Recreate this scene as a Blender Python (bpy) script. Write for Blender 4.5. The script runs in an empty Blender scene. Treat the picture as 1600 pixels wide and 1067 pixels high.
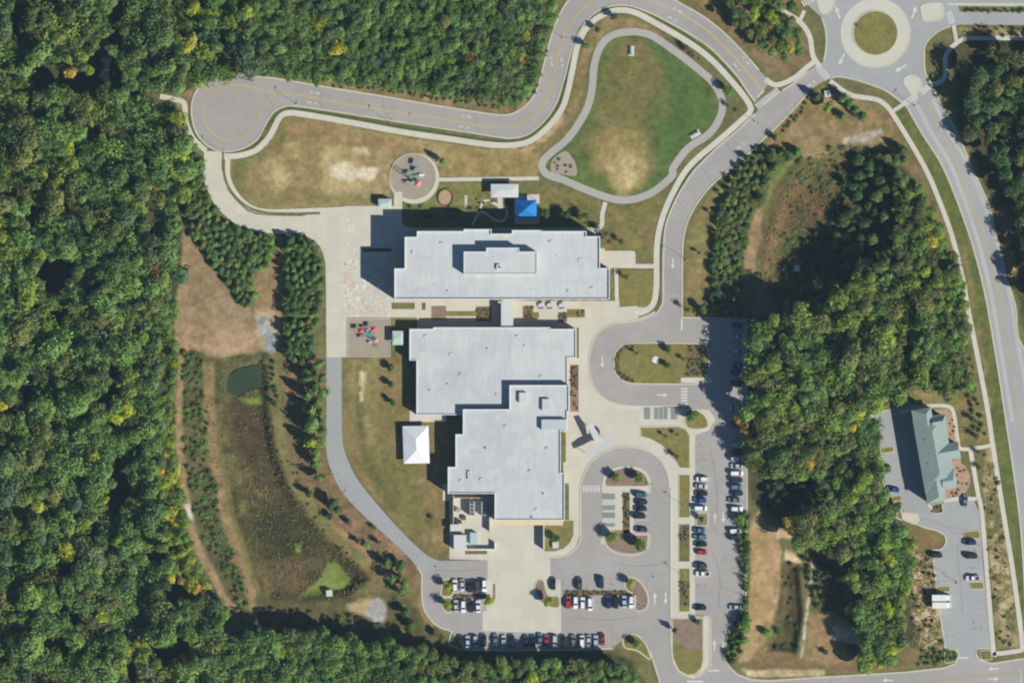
import bpy, bmesh, math, random
import numpy as np
from mathutils import Vector, Matrix, noise as mnoise

random.seed(7)
rng = np.random.default_rng(7)
S = 0.25                                   # metres to one pixel of the survey grid
scene = bpy.context.scene
COL = scene.collection

# ------------------------------------------------------------------ camera, sky, sun, exposure
cam_d = bpy.data.cameras.new('camera')
cam_d.sensor_width = 36.0
CAM_H = 3200.0
cam_d.lens = 36.0 * CAM_H / 400.0
cam_d.clip_start = 50.0
cam_d.clip_end = 20000.0
cam = bpy.data.objects.new('camera', cam_d)
cam.location = (0, 0, CAM_H)
COL.objects.link(cam)
scene.camera = cam

SUN_EL = math.radians(34.0)
SUN_AZ = math.radians(123.0)               # clockwise from north (+Y)
world = bpy.data.worlds.new('World')
scene.world = world
world.use_nodes = True
wn = world.node_tree
bg = wn.nodes['Background']
sky = wn.nodes.new('ShaderNodeTexSky')
sky.sky_type = 'NISHITA'
sky.sun_disc = False
sky.sun_elevation = SUN_EL
sky.sun_rotation = SUN_AZ
sky.altitude = 100
sky.air_density = 1.0
sky.dust_density = 0.0
sky.ozone_density = 6.0
wn.links.new(sky.outputs[0], bg.inputs[0])
bg.inputs[1].default_value = 0.053
sun_d = bpy.data.lights.new('sun', 'SUN')
sun_d.energy = 5.0
sun_d.angle = math.radians(0.53)
sun_d.color = (1.0, 0.95, 0.86)
sun = bpy.data.objects.new('sun', sun_d)
sd = Vector((-math.sin(SUN_AZ) * math.cos(SUN_EL), -math.cos(SUN_AZ) * math.cos(SUN_EL), -math.sin(SUN_EL)))
sun.rotation_euler = sd.to_track_quat('-Z', 'Y').to_euler()
sun.location = (150, -100, 300)
COL.objects.link(sun)
scene.view_settings.view_transform = 'Standard'
scene.view_settings.look = 'None'
scene.view_settings.gamma = 1.0
scene.view_settings.use_curve_mapping = False
scene.view_settings.exposure = 0.48
scene.cycles.pixel_filter_type = 'BLACKMAN_HARRIS'
scene.cycles.filter_width = 2.1
scene.cycles.max_bounces = 4
scene.cycles.diffuse_bounces = 2
scene.cycles.glossy_bounces = 2
scene.cycles.transparent_max_bounces = 4

# ------------------------------------------------------------------ helpers
K = (1.23, 1.23, 1.27)                     # daylight on level ground at this exposure
def lin1(c):
    c /= 255.0
    return c / 12.92 if c <= 0.04045 else ((c + 0.055) / 1.055) ** 2.4
def A(r, g, b):
    """base colour of a level surface that looks (r, g, b) in full sun"""
    return tuple(min(0.86, max(0.004, lin1(v) / k)) for v, k in zip((r, g, b), K))
def W(px, py, z=0.0):
    return ((px - 800.0) * S, (533.5 - py) * S, z)

def mat(name, col, rough=0.8, var=0.12, scales=((0.05, 1.0), (0.6, 0.6)), bump=0.0, bscale=2.0, metallic=0.0, attr=None, objcol=False,
        spec=0.3, joints=None, spots=None):
    m = bpy.data.materials.new(name); m.use_nodes = True
    nt = m.node_tree; N = nt.nodes; L = nt.links
    b = N['Principled BSDF']
    b.inputs['Roughness'].default_value = rough
    b.inputs['Metallic'].default_value = metallic
    b.inputs['Specular IOR Level'].default_value = spec
    if attr:
        a = N.new('ShaderNodeAttribute'); a.attribute_name = attr; cur = a.outputs['Color']
        if objcol:
            oi = N.new('ShaderNodeObjectInfo')
            mx = N.new('ShaderNodeMix'); mx.data_type = 'RGBA'; mx.blend_type = 'MULTIPLY'; mx.inputs[0].default_value = 1
            L.new(cur, mx.inputs[6]); L.new(oi.outputs['Color'], mx.inputs[7]); cur = mx.outputs[2]
    elif objcol:
        oi = N.new('ShaderNodeObjectInfo'); cur = oi.outputs['Color']
    else:
        c = N.new('ShaderNodeRGB'); c.outputs[0].default_value = (*col, 1); cur = c.outputs[0]
    tc = N.new('ShaderNodeTexCoord')
    pos = tc.outputs['Object']
    for i, (sc, w) in enumerate(scales):
        if var <= 0: break
        n = N.new('ShaderNodeTexNoise'); n.inputs['Scale'].default_value = sc
        n.inputs['Detail'].default_value = 5; n.inputs['Roughness'].default_value = 0.62
        L.new(pos, n.inputs['Vector'])
        mr = N.new('ShaderNodeMapRange')
        mr.inputs[1].default_value = 0.3; mr.inputs[2].default_value = 0.7
        mr.inputs[3].default_value = 1 - var * w; mr.inputs[4].default_value = 1 + var * w
        L.new(n.outputs[0], mr.inputs[0])
        mx = N.new('ShaderNodeVectorMath'); mx.operation = 'SCALE'
        L.new(cur, mx.inputs[0]); L.new(mr.outputs[0], mx.inputs['Scale']); cur = mx.outputs[0]
    for joints in ([] if not joints else [joints] if not isinstance(joints, list) else joints):   # (panel width, panel length, joint width, joint darkening, panel tint variation)
        jw, jl, gap, dark, tintv = joints
        br = N.new('ShaderNodeTexBrick'); br.offset = 0.0 if tintv >= 0 else 0.5
        br.inputs['Scale'].default_value = 1.0
        br.inputs['Brick Width'].default_value = jw; br.inputs['Row Height'].default_value = jl
        br.inputs['Mortar Size'].default_value = gap; br.inputs['Mortar Smooth'].default_value = 0.3
        t = abs(tintv)
        br.inputs['Color1'].default_value = (1 + t,) * 3 + (1,); br.inputs['Color2'].default_value = (1 - t,) * 3 + (1,)
        br.inputs['Mortar'].default_value = (dark,) * 3 + (1,)
        L.new(pos, br.inputs['Vector'])
        mx = N.new('ShaderNodeVectorMath'); mx.operation = 'MULTIPLY'
        L.new(cur, mx.inputs[0]); L.new(br.outputs[0], mx.inputs[1]); cur = mx.outputs[0]
    if spots:                               # (scale, threshold, colour, strength)
        sc, th, scol, st = spots
        n = N.new('ShaderNodeTexNoise'); n.inputs['Scale'].default_value = sc; n.inputs['Detail'].default_value = 4
        L.new(pos, n.inputs['Vector'])
        mr = N.new('ShaderNodeMapRange'); mr.inputs[1].default_value = th; mr.inputs[2].default_value = th + 0.12
        mr.inputs[3].default_value = 0; mr.inputs[4].default_value = st
        L.new(n.outputs[0], mr.inputs[0])
        mx = N.new('ShaderNodeMix'); mx.data_type = 'RGBA'
        L.new(mr.outputs[0], mx.inputs[0]); L.new(cur, mx.inputs[6]); mx.inputs[7].default_value = (*scol, 1)
        cur = mx.outputs[2]
    L.new(cur, b.inputs['Base Color'])
    if bump > 0:
        n = N.new('ShaderNodeTexNoise'); n.inputs['Scale'].default_value = bscale; n.inputs['Detail'].default_value = 4
        L.new(pos, n.inputs['Vector'])
        bp = N.new('ShaderNodeBump'); bp.inputs['Strength'].default_value = bump; bp.inputs['Distance'].default_value = 0.3
        L.new(n.outputs[0], bp.inputs['Height']); L.new(bp.outputs[0], b.inputs['Normal'])
    return m

def tag(o, label=None, cat=None, group=None, kind=None):
    if label: o['label'] = label
    if cat: o['category'] = cat
    if group: o['group'] = group
    if kind: o['kind'] = kind
    return o
def link_mesh(name, me, m=None, parent=None, kind=None):
    o = bpy.data.objects.new(name, me)
    if m is not None and not me.materials: me.materials.append(m)
    COL.objects.link(o)
    if parent is not None: o.parent = parent
    if kind: o['kind'] = kind
    return o
def empty(name, loc=(0, 0, 0), rz=0.0, label=None, cat=None, group=None):
    o = bpy.data.objects.new(name, None); o.empty_display_size = 0.5
    o.location = loc; o.rotation_euler = (0, 0, rz); COL.objects.link(o)
    return tag(o, label, cat, group)
def me_from(name, vs, fs):
    me = bpy.data.meshes.new(name); me.from_pydata([tuple(v) for v in vs], [], fs); me.update(); return me
class MB:
    def __init__(s): s.v = []; s.f = []
    def box(s, x0, y0, z0, x1, y1, z1, M=None):
        b = len(s.v)
        pts = [(x0, y0, z0), (x1, y0, z0), (x1, y1, z0), (x0, y1, z0), (x0, y0, z1), (x1, y0, z1), (x1, y1, z1), (x0, y1, z1)]
        if M is not None: pts = [tuple(M @ Vector(p)) for p in pts]
        s.v += pts
        s.f += [[b + i for i in q] for q in ((3, 2, 1, 0), (4, 5, 6, 7), (0, 1, 5, 4), (1, 2, 6, 5), (2, 3, 7, 6), (3, 0, 4, 7))]
        return s
    def prism(s, pts, z0, z1, bottom=True):
        if area(pts) < 0: pts = pts[::-1]
        b = len(s.v); n = len(pts)
        s.v += [(x, y, z0) for x, y in pts] + [(x, y, z1) for x, y in pts]
        s.f.append([b + n + i for i in range(n)])
        if bottom: s.f.append([b + i for i in reversed(range(n))])
        for i in range(n):
            j = (i + 1) % n; s.f.append([b + i, b + j, b + n + j, b + n + i])
        return s
    def cyl(s, x, y, z0, z1, r, n=10, r2=None):
        b = len(s.v); r2 = r if r2 is None else r2
        for k, (z, q) in enumerate(((z0, r), (z1, r2))):
            s.v += [(x + q * math.cos(2 * math.pi * i / n), y + q * math.sin(2 * math.pi * i / n), z) for i in range(n)]
        s.f.append([b + n + i for i in range(n)]); s.f.append([b + i for i in reversed(range(n))])
        for i in range(n):
            j = (i + 1) % n; s.f.append([b + i, b + j, b + n + j, b + n + i])
        return s
    def poly(s, pts):
        b = len(s.v); s.v += [tuple(p) for p in pts]; s.f.append(list(range(b, b + len(pts)))); return s
    def mesh(s, name): return me_from(name, s.v, s.f)
    def build(s, name, m, parent=None, kind=None): return link_mesh(name, s.mesh(name), m, parent, kind)
def area(p):
    return 0.5 * sum(p[i][0] * p[(i + 1) % len(p)][1] - p[(i + 1) % len(p)][0] * p[i][1] for i in range(len(p)))
def smooth(pts, k=5, closed=False):
    """Catmull-Rom through the points"""
    n = len(pts); out = []
    rngi = range(n) if closed else range(n - 1)
    for i in rngi:
        p1 = pts[i]; p2 = pts[(i + 1) % n]
        p0 = pts[i - 1] if (closed or i > 0) else p1
        p3 = pts[(i + 2) % n] if (closed or i + 2 < n) else p2
        for t in range(k):
            u = t / k
            out.append(tuple(0.5 * ((2 * p1[a]) + (-p0[a] + p2[a]) * u + (2 * p0[a] - 5 * p1[a] + 4 * p2[a] - p3[a]) * u * u
                                    + (-p0[a] + 3 * p1[a] - 3 * p2[a] + p3[a]) * u ** 3) for a in (0, 1)))
    if not closed: out.append(tuple(pts[-1]))
    return out
def px(pts): return [W(x, y)[:2] for x, y in pts]
def sheet(name, pts_px, z, m, kind='structure', parent=None):
    p = px(pts_px)
    if area(p) < 0: p = p[::-1]
    me = me_from(name, [(x, y, z) for x, y in p], [list(range(len(p)))])
    return link_mesh(name, me, m, parent, kind)
def offset_line(pts, d, closed=False):
    n = len(pts); out = []
    for i in range(n):
        a = pts[i - 1] if (i > 0 or closed) else pts[i]
        b = pts[(i + 1) % n] if (i < n - 1 or closed) else pts[i]
        tx, ty = b[0] - a[0], b[1] - a[1]; l = math.hypot(tx, ty) or 1
        out.append((pts[i][0] - ty / l * d, pts[i][1] + tx / l * d))
    return out
def strip_mb(mb, pts, w, z0, z1=None, closed=False):
    """pts in metres; flat band or (z1) raised band"""
    a = offset_line(pts, w / 2, closed); c = offset_line(pts, -w / 2, closed); n = len(pts)
    b = len(mb.v); zt = z0 if z1 is None else z1
    for i in range(n): mb.v += [(a[i][0], a[i][1], zt), (c[i][0], c[i][1], zt)]
    if z1 is not None:
        for i in range(n): mb.v += [(a[i][0], a[i][1], z0), (c[i][0], c[i][1], z0)]
    for i in range(n if closed else n - 1):
        j = (i + 1) % n; p, q = b + 2 * i, b + 2 * j
        mb.f.append([p, p + 1, q + 1, q])
        if z1 is not None:
            P, Q = p + 2 * n, q + 2 * n
            mb.f.append([p, q, Q, P]); mb.f.append([p + 1, P + 1, Q + 1, q + 1])
    return mb
def strip(name, pts_px, w, z0, m, z1=None, closed=False, sm=4, kind='structure', parent=None):
    p = px(smooth(pts_px, sm, closed) if sm else pts_px)
    return strip_mb(MB(), p, w, z0, z1, closed).build(name, m, parent, kind)
def circle(cx, cy, r, n=40, ry=None): return [(cx + r * math.cos(2 * math.pi * i / n), cy + (ry or r) * math.sin(2 * math.pi * i / n)) for i in range(n)]
def rect(x0, y0, x1, y1): return [(x0, y0), (x1, y0), (x1, y1), (x0, y1)]
def rrect(x0, y0, x1, y1, r, n=6):
    o = []
    for cx, cy, a in ((x1 - r, y1 - r, 0), (x0 + r, y1 - r, 90), (x0 + r, y0 + r, 180), (x1 - r, y0 + r, 270)):
        for i in range(n + 1):
            t = math.radians(a + 90 * i / n); o.append((cx + r * math.cos(t), cy + r * math.sin(t)))
    return o

# ------------------------------------------------------------------ value noise in numpy
def vnoise(X, Y, scale, seed):
    r = np.random.default_rng(seed); G = r.random((256, 256))
    x = X / scale + 1000; y = Y / scale + 1000
    xi = np.floor(x).astype(int); yi = np.floor(y).astype(int); fx = x - xi; fy = y - yi
    fx = fx * fx * (3 - 2 * fx); fy = fy * fy * (3 - 2 * fy)
    g = lambda i, j: G[i % 256, j % 256]
    return (g(xi, yi) * (1 - fx) + g(xi + 1, yi) * fx) * (1 - fy) + (g(xi, yi + 1) * (1 - fx) + g(xi + 1, yi + 1) * fx) * fy
def fbm(X, Y, scale, seed, o=4):
    t = 0; a = 1; s = 0
    for k in range(o):
        t = t + a * vnoise(X, Y, scale / 2 ** k, seed * 31 + k); s += a; a *= 0.55
    return t / s
def sdist(X, Y, poly):
    """signed distance in pixels, positive inside"""
    d = np.full(X.shape, 1e9); ins = np.zeros(X.shape, bool); n = len(poly)
    for i in range(n):
        x0, y0 = poly[i]; x1, y1 = poly[(i + 1) % n]
        dx, dy = x1 - x0, y1 - y0; l2 = dx * dx + dy * dy or 1
        t = np.clip(((X - x0) * dx + (Y - y0) * dy) / l2, 0, 1)
        d = np.minimum(d, (X - x0 - t * dx) ** 2 + (Y - y0 - t * dy) ** 2)
        if y0 != y1:
            c = ((y0 > Y) != (y1 > Y)) & (X < (x1 - x0) * (Y - y0) / (y1 - y0) + x0)
            ins ^= c
    d = np.sqrt(d); return np.where(ins, d, -d)
def inside(x, y, poly):
    c = False; n = len(poly)
    for i in range(n):
        x0, y0 = poly[i]; x1, y1 = poly[i - 1]
        if (y0 > y) != (y1 > y) and x < (x1 - x0) * (y - y0) / (y1 - y0) + x0: c = not c
    return c
def band(line, w, sm=3):
    """polygon of a path"""
    p = smooth(line, sm) if sm else line
    return offset_line(p, w / 2) + offset_line(p, -w / 2)[::-1]
# ------------------------------------------------------------------ the ground sheet
STEP = 2.5
gx = np.arange(-60, 1661, STEP); gy = np.arange(-60, 1131, STEP)
GX, GY = np.meshgrid(gx, gy)
wx = (fbm(GX, GY, 22, 1) - 0.5) * 2; wy = (fbm(GX, GY, 22, 2) - 0.5) * 2
n_big = fbm(GX, GY, 90, 3); n_mid = fbm(GX, GY, 26, 4); n_fine = fbm(GX, GY, 7, 5, 3); n_f2 = fbm(GX, GY, 16, 6, 4)
HGT = np.zeros(GX.shape)
basin_w = [(345, 560), (415, 552), (424, 610), (432, 690), (455, 760), (500, 825), (560, 880), (578, 905), (545, 935), (470, 945), (415, 938), (395, 880), (372, 810), (352, 720), (340, 640)]
pond_poly = smooth([(352, 592), (366, 580), (392, 571), (412, 570), (417, 582), (418, 606), (405, 605), (388, 607), (372, 617), (356, 612), (348, 600)], 4, True)
basin_e = [(1222, 300), (1270, 245), (1330, 225), (1380, 240), (1370, 330), (1340, 400), (1300, 470), (1250, 500), (1200, 480), (1185, 430), (1200, 360)]
basin_s = [(1222, 880), (1250, 880), (1256, 960), (1245, 1025), (1222, 1020), (1190, 1020), (1218, 960)]
for poly, dep, w in ((basin_w, 2.2, 22), (basin_e, 2.4, 26), (basin_s, 1.5, 12)):
    s = np.clip(sdist(GX, GY, poly) / w, 0, 1); HGT -= dep * s * s * (3 - 2 * s)
s = np.clip(sdist(GX, GY, pond_poly) / 5 + 0.6, 0, 1); HGT -= 0.6 * s
def ground_z(x, y):
    i = int(round((y - gy[0]) / STEP)); j = int(round((x - gx[0]) / STEP))
    if 0 <= i < len(gy) and 0 <= j < len(gx): return float(HGT[i, j])
    return 0.0

linv = np.array([lin1(v) for v in range(256)])
def Av(c): return np.array(A(*c))
RGB = np.zeros(GX.shape + (3,)); RGB[:] = Av((116, 114, 74))
RGB *= (0.86 + 0.28 * n_mid)[..., None]
def zone(poly, c1, c2=None, soft=4, warp=5, mix=None, op=1.0, seed=0, sc=18, thr=None):
    """ground cover: c1 and c2 mixed by noise inside the outline"""
    xs = [p[0] for p in poly]; ys = [p[1] for p in poly]; m = soft + warp + 3
    j0 = max(0, int((min(xs) - m - gx[0]) / STEP)); j1 = min(len(gx), int((max(xs) + m - gx[0]) / STEP) + 2)
    i0 = max(0, int((min(ys) - m - gy[0]) / STEP)); i1 = min(len(gy), int((max(ys) + m - gy[0]) / STEP) + 2)
    if j1 <= j0 or i1 <= i0: return
    sl = (slice(i0, i1), slice(j0, j1))
    X = GX[sl] + wx[sl] * warp; Y = GY[sl] + wy[sl] * warp
    a = np.clip(sdist(X, Y, poly) / max(soft, .1) + 0.5, 0, 1) * op
    if thr is not None:
        nn = fbm(GX[sl], GY[sl], sc, 50 + seed, 4); a = a * np.clip((nn - thr) / 0.12, 0, 1)
    c = Av(c1)[None, None, :]
    if c2 is not None:
        t = np.clip((fbm(GX[sl], GY[sl], sc, 80 + seed, 4) - 0.32) / 0.36, 0, 1)[..., None]
        c = c * (1 - t) + Av(c2) * t
    c = c * (0.70 + 0.34 * n_fine[sl] + .26 * n_f2[sl])[..., None]
    RGB[sl] = RGB[sl] * (1 - a[..., None]) + c * a[..., None]

# forest floors
F_WEST = [(-60, -60), (405, -60), (400, 60), (395, 112), (345, 112), (318, 122), (300, 138), (262, 146), (232, 150), (270, 170), (286, 190), (298, 225), (300, 250), (288, 280), (286, 330), (288, 390), (282, 430), (274, 470), (274, 700), (284, 790), (296, 850), (318, 900), (352, 950), (340, 1000), (330, 1131), (-60, 1131)]
F_NORTH = [(395, -60), (882, -60), (868, 5), (856, 40), (850, 70), (842, 110), (828, 145), (808, 160), (770, 158), (700, 146), (640, 142), (590, 134), (525, 128), (470, 122), (400, 116)]
F_SOUTH = [(300, 1131), (330, 1010), (372, 985), (430, 990), (500, 985), (560, 1000), (610, 998), (650, 990), (690, 1008), (720, 1016), (950, 1018), (985, 1032), (1012, 1080), (1018, 1131)]
zone(F_WEST, (84, 78, 56), (66, 72, 46), 8, 8, seed=1)
zone(F_NORTH, (100, 88, 64), (70, 74, 46), 5, 6, seed=2)
zone(F_SOUTH, (84, 76, 56), (66, 70, 46), 8, 5, seed=3)
# verge north of the loop road: straw and bare clay
zone([(470, 122), (640, 138), (700, 146), (790, 165), (800, 178), (700, 167), (560, 146), (470, 128)], (158, 132, 102), (126, 112, 72), 5, 6, seed=4)
zone([(846, 60), (836, 120), (812, 160), (806, 176), (824, 162), (840, 138), (856, 80)], (165, 140, 112), (120, 112, 70), 4, 3, seed=5)
zone([(250, 150), (300, 140), (330, 118), (350, 112), (310, 128), (296, 160), (296, 200), (285, 170)], (165, 140, 110), (120, 108, 72), 4, 4, seed=6)
# playing field on the west
FW = [(356, 240), (385, 238), (412, 225), (432, 200), (446, 184), (480, 184), (620, 212), (760, 234), (830, 228), (860, 205), (880, 180), (870, 210), (848, 240), (838, 276), (685, 278), (640, 235), (612, 270), (610, 312), (590, 322), (400, 326), (372, 300), (356, 262)]
zone(FW, (172, 152, 108), (150, 134, 90), 5, 3, seed=7, sc=30)
zone([(356, 240), (400, 235), (430, 205), (446, 184), (475, 184), (455, 215), (425, 245), (385, 262), (378, 290), (410, 322), (372, 302), (356, 270)], (112, 116, 68), (134, 122, 78), 12, 9, seed=8)
zone([(400, 300), (600, 296), (600, 322), (410, 326)], (120, 118, 70), (150, 134, 88), 12, 6, op=.8, seed=9, sc=26)
zone([(440, 190), (620, 218), (640, 235), (560, 228), (450, 215)], (160, 132, 92), (146, 128, 84), 10, 6, seed=10)
zone([(690, 232), (760, 240), (838, 234), (838, 272), (690, 272)], (146, 130, 82), (166, 144, 98), 8, 6, seed=11)
zone([(455, 205), (600, 215), (700, 235), (700, 270), (600, 310), (430, 300), (420, 240)], (190, 170, 126), None, 12, 10, op=.8, seed=12, thr=.5, sc=40)
zone([(516, 262), (540, 254), (562, 262), (590, 262), (596, 268), (578, 282), (560, 280), (545, 284), (520, 275)], (226, 214, 190), (214, 200, 170), 5, 6, seed=13, sc=10)
zone([(555, 230), (575, 232), (575, 242), (556, 240)], (206, 188, 150), None, 6, 6, seed=14)
# track field
TRK = [(986, 50), (960, 54), (940, 70), (929, 100), (925, 140), (917, 170), (900, 200), (882, 222), (862, 238), (850, 250), (847, 262), (856, 273), (882, 282), (912, 295), (950, 309), (975, 313), (1000, 309), (1025, 297), (1050, 275), (1052, 262), (1075, 232), (1105, 212), (1122, 190), (1129, 164), (1117, 133), (1087, 105), (1050, 77), (1020, 57), (1000, 51)]
zone(TRK, (92, 114, 60), (106, 114, 64), 3, 1, seed=15, sc=30)
zone([(950, 70), (1010, 75), (1040, 110), (1020, 180), (1010, 240), (980, 240), (930, 250), (915, 230), (935, 150)], (128, 118, 74), (118, 114, 66), 30, 16, seed=16, sc=24)
zone([(1040, 100), (1100, 130), (1112, 180), (1080, 215), (1040, 240), (1020, 200), (1050, 160)], (86, 112, 58), None, 26, 10, seed=17, op=.9)
zone([(930, 215), (970, 200), (1012, 220), (1020, 262), (1000, 292), (975, 302), (950, 285), (925, 250)], (168, 148, 98), (140, 128, 80), 24, 10, seed=18, sc=16)
zone([(955, 240), (980, 228), (1002, 250), (1000, 280), (975, 298), (955, 270)], (206, 186, 138), (176, 156, 108), 20, 10, seed=19, sc=12)
zone([(965, 62), (1005, 62), (1010, 80), (970, 82)], (146, 118, 86), None, 14, 8, op=.7, seed=20)
# verge between loop road walk and the track
zone([(946, 28), (925, 45), (912, 72), (903, 110), (892, 155), (872, 190), (845, 220), (810, 232), (838, 240), (870, 215), (898, 180), (914, 130), (920, 90), (936, 62), (960, 45), (1000, 42), (1040, 62), (1030, 48), (990, 30)], (158, 136, 96), (132, 118, 76), 3, 2, seed=21)
zone([(872, 178), (882, 182), (862, 215), (830, 236), (805, 238), (838, 222)], (190, 168, 130), None, 8, 5, thr=.45, seed=22)
# lawns round the school
zone([(838, 286), (900, 300), (950, 322), (1000, 318), (1040, 300), (1024, 352), (1020, 412), (990, 412), (990, 392), (945, 390), (945, 360), (935, 350), (840, 340)], (118, 116, 68), (136, 122, 78), 4, 2, seed=23)
zone([(682, 286), (770, 286), (770, 310), (740, 350), (640, 350), (640, 322), (680, 306)], (140, 134, 80), (126, 126, 72), 4, 3, seed=24)
zone([(970, 422), (1022, 422), (1018, 478), (970, 480)], (122, 120, 68), (138, 126, 78), 3, 2, seed=25)
LAWN_S = [(534, 558), (640, 558), (640, 650), (700, 660), (702, 870), (676, 866), (640, 836), (600, 795), (560, 745), (540, 705), (535, 660)]
zone(LAWN_S, (130, 118, 74), (142, 124, 82), 2, 1, seed=26, sc=30)
zone([(545, 565), (600, 560), (585, 640), (580, 700), (560, 690), (548, 620)], (150, 138, 92), (138, 128, 82), 12, 6, seed=27)
zone([(558, 570), (566, 572), (566, 640), (574, 700), (610, 760), (625, 800), (612, 800), (570, 735), (556, 660)], (106, 108, 62), (122, 112, 68), 8, 4, seed=28)
zone([(562, 580), (570, 582), (568, 612), (562, 600)], (206, 188, 150), None, 4, 4, seed=29)
zone([(562, 612), (568, 612), (568, 626), (562, 626)], (206, 188, 150), None, 3, 3, seed=30)
zone([(590, 700), (640, 730), (660, 780), (650, 830), (620, 800), (600, 760)], (114, 116, 64), None, 18, 8, op=.7, seed=31)
# clearing and trails on the west
zone([(284, 335), (292, 345), (304, 378), (330, 418), (362, 452), (392, 482), (402, 520), (404, 552), (372, 556), (340, 580), (322, 572), (300, 560), (276, 545), (275, 470), (282, 430), (286, 380)], (160, 138, 106), (146, 126, 94), 4, 3, seed=32, sc=22)
zone([(285, 510), (380, 505), (404, 530), (398, 548), (352, 560), (334, 586), (318, 580), (300, 545), (285, 545)], (184, 156, 122), (166, 140, 108), 10, 8, seed=33, sc=12)
zone([(398, 440), (436, 372), (444, 376), (446, 420), (442, 480), (440, 540), (425, 556), (404, 550), (396, 500)], (146, 124, 84), (158, 134, 96), 5, 4, seed=34)
zone([(400, 485), (420, 478), (432, 510), (432, 545), (415, 556), (402, 540)], (190, 168, 132), None, 8, 8, seed=35)
zone([(404, 494), (416, 492), (420, 508), (430, 530), (430, 552), (414, 552), (410, 525), (402, 508)], (168, 172, 176), (144, 152, 160), 5, 6, seed=36, sc=8)
zone([(440, 560), (510, 556), (510, 700), (540, 770), (600, 835), (655, 885), (655, 980), (600, 940), (520, 850), (470, 770), (448, 690)], (140, 116, 86), (120, 106, 70), 8, 6, seed=37, sc=20)
zone([(530, 790), (600, 838), (640, 870), (600, 865), (540, 830), (500, 780)], (160, 122, 98), None, 12, 8, op=.8, seed=38, thr=.42)
zone([(284, 545), (345, 560), (350, 700), (375, 800), (400, 940), (365, 950), (320, 860), (292, 760), (284, 680)], (112, 102, 70), (84, 92, 54), 6, 6, seed=39)
zone(band([(279, 500), (281, 600), (281, 700), (291, 780), (300, 830), (325, 885), (352, 935), (372, 955)], 12), (170, 144, 112), (156, 130, 100), 4, 3, seed=40)
zone([(288, 780), (297, 785), (302, 812), (292, 808)], (214, 202, 186), None, 3, 3, seed=41)
zone(band([(326, 565), (328, 650), (338, 740), (358, 820), (380, 890), (402, 955)], 18), (158, 134, 98), (142, 124, 86), 5, 3, seed=42)
zone(band([(342, 640), (350, 720), (372, 820), (395, 900), (412, 940)], 8), (126, 120, 74), None, 6, 4, seed=43)
zone(basin_w, (80, 74, 48), (104, 94, 60), 8, 5, seed=44, sc=16)
zone(basin_w, (62, 64, 38), None, 8, 5, op=.8, seed=144, sc=26, thr=.5)
zone(basin_w, (118, 110, 66), None, 8, 5, op=.7, seed=145, sc=18, thr=.56)
zone([(350, 620), (425, 620), (440, 700), (470, 770), (440, 790), (380, 720), (352, 680)], (92, 78, 58), (80, 70, 46), 14, 12, seed=45, sc=12)
zone([(385, 800), (460, 790), (500, 850), (480, 870), (430, 880), (395, 860)], (66, 64, 42), (78, 76, 46), 14, 8, seed=46)
zone([(400, 880), (470, 870), (480, 910), (465, 940), (415, 936)], (112, 94, 66), (96, 84, 54), 10, 6, seed=47)
zone([(340, 560), (420, 550), (432, 610), (415, 625), (380, 620), (350, 625), (338, 600)], (84, 86, 54), (98, 92, 58), 8, 5, seed=48)
zone([(375, 622), (410, 618), (412, 634), (380, 632)], (128, 142, 70), None, 6, 5, seed=49)
zone(band([(424, 560), (428, 620), (438, 690), (462, 760), (505, 815), (560, 868), (600, 905), (640, 935)], 20), (136, 124, 80), (120, 116, 70), 8, 4, seed=50)
zone(band([(520, 822), (570, 860), (612, 905), (630, 930)], 8), (170, 134, 98), None, 6, 4, seed=51)
zone([(464, 936), (498, 906), (512, 880), (520, 876), (534, 888), (552, 910), (540, 920), (520, 922), (506, 927), (480, 935)], (138, 152, 72), (124, 140, 66), 2, 1, seed=52)
zone([(462, 850), (470, 850), (470, 862), (462, 862)], (136, 156, 76), None, 3, 3, seed=53)
zone([(400, 925), (620, 925), (660, 950), (700, 1000), (640, 1000), (560, 1005), (400, 995)], (110, 104, 66), (92, 88, 56), 10, 8, seed=54)
zone([(545, 945), (575, 932), (600, 940), (602, 965), (575, 962), (548, 958)], (182, 160, 120), None, 8, 8, seed=55)
zone([(578, 942), (590, 932), (603, 950), (602, 966), (588, 974), (574, 960)], (184, 182, 182), (162, 160, 160), 5, 5, seed=56, sc=8)
zone([(655, 900), (662, 905), (662, 950), (680, 975), (672, 982), (655, 955)], (150, 130, 92), None, 6, 3, seed=57)
# east of the avenue
zone([(1070, 498), (1070, 380), (1085, 340), (1115, 295), (1150, 262), (1200, 215), (1215, 220), (1160, 275), (1130, 320), (1115, 380), (1112, 440), (1122, 490)], (128, 122, 74), (144, 128, 84), 4, 4, seed=58)
zone([(1230, 165), (1280, 140), (1300, 135), (1370, 165), (1395, 185), (1420, 230), (1395, 215), (1330, 235), (1290, 250), (1240, 245), (1190, 260), (1200, 220)], (160, 136, 100), (134, 120, 76), 6, 5, seed=59, sc=20)
zone([(1320, 215), (1345, 208), (1375, 200), (1388, 203), (1370, 214), (1335, 228), (1318, 228)], (186, 178, 160), (160, 152, 130), 4, 3, seed=60, sc=6)
zone([(1370, 160), (1390, 175), (1418, 225), (1470, 330), (1500, 420), (1515, 470), (1500, 470), (1470, 380), (1420, 280), (1380, 220)], (146, 122, 90), (120, 108, 68), 6, 4, seed=61)
zone([(1135, 300), (1180, 235), (1250, 230), (1250, 260), (1200, 320), (1180, 400), (1175, 500), (1115, 490), (1110, 400)], (84, 94, 54), (104, 104, 62), 6, 6, seed=62)
zone(basin_e, (108, 96, 64), (88, 92, 54), 12, 8, seed=63, sc=16)
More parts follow.
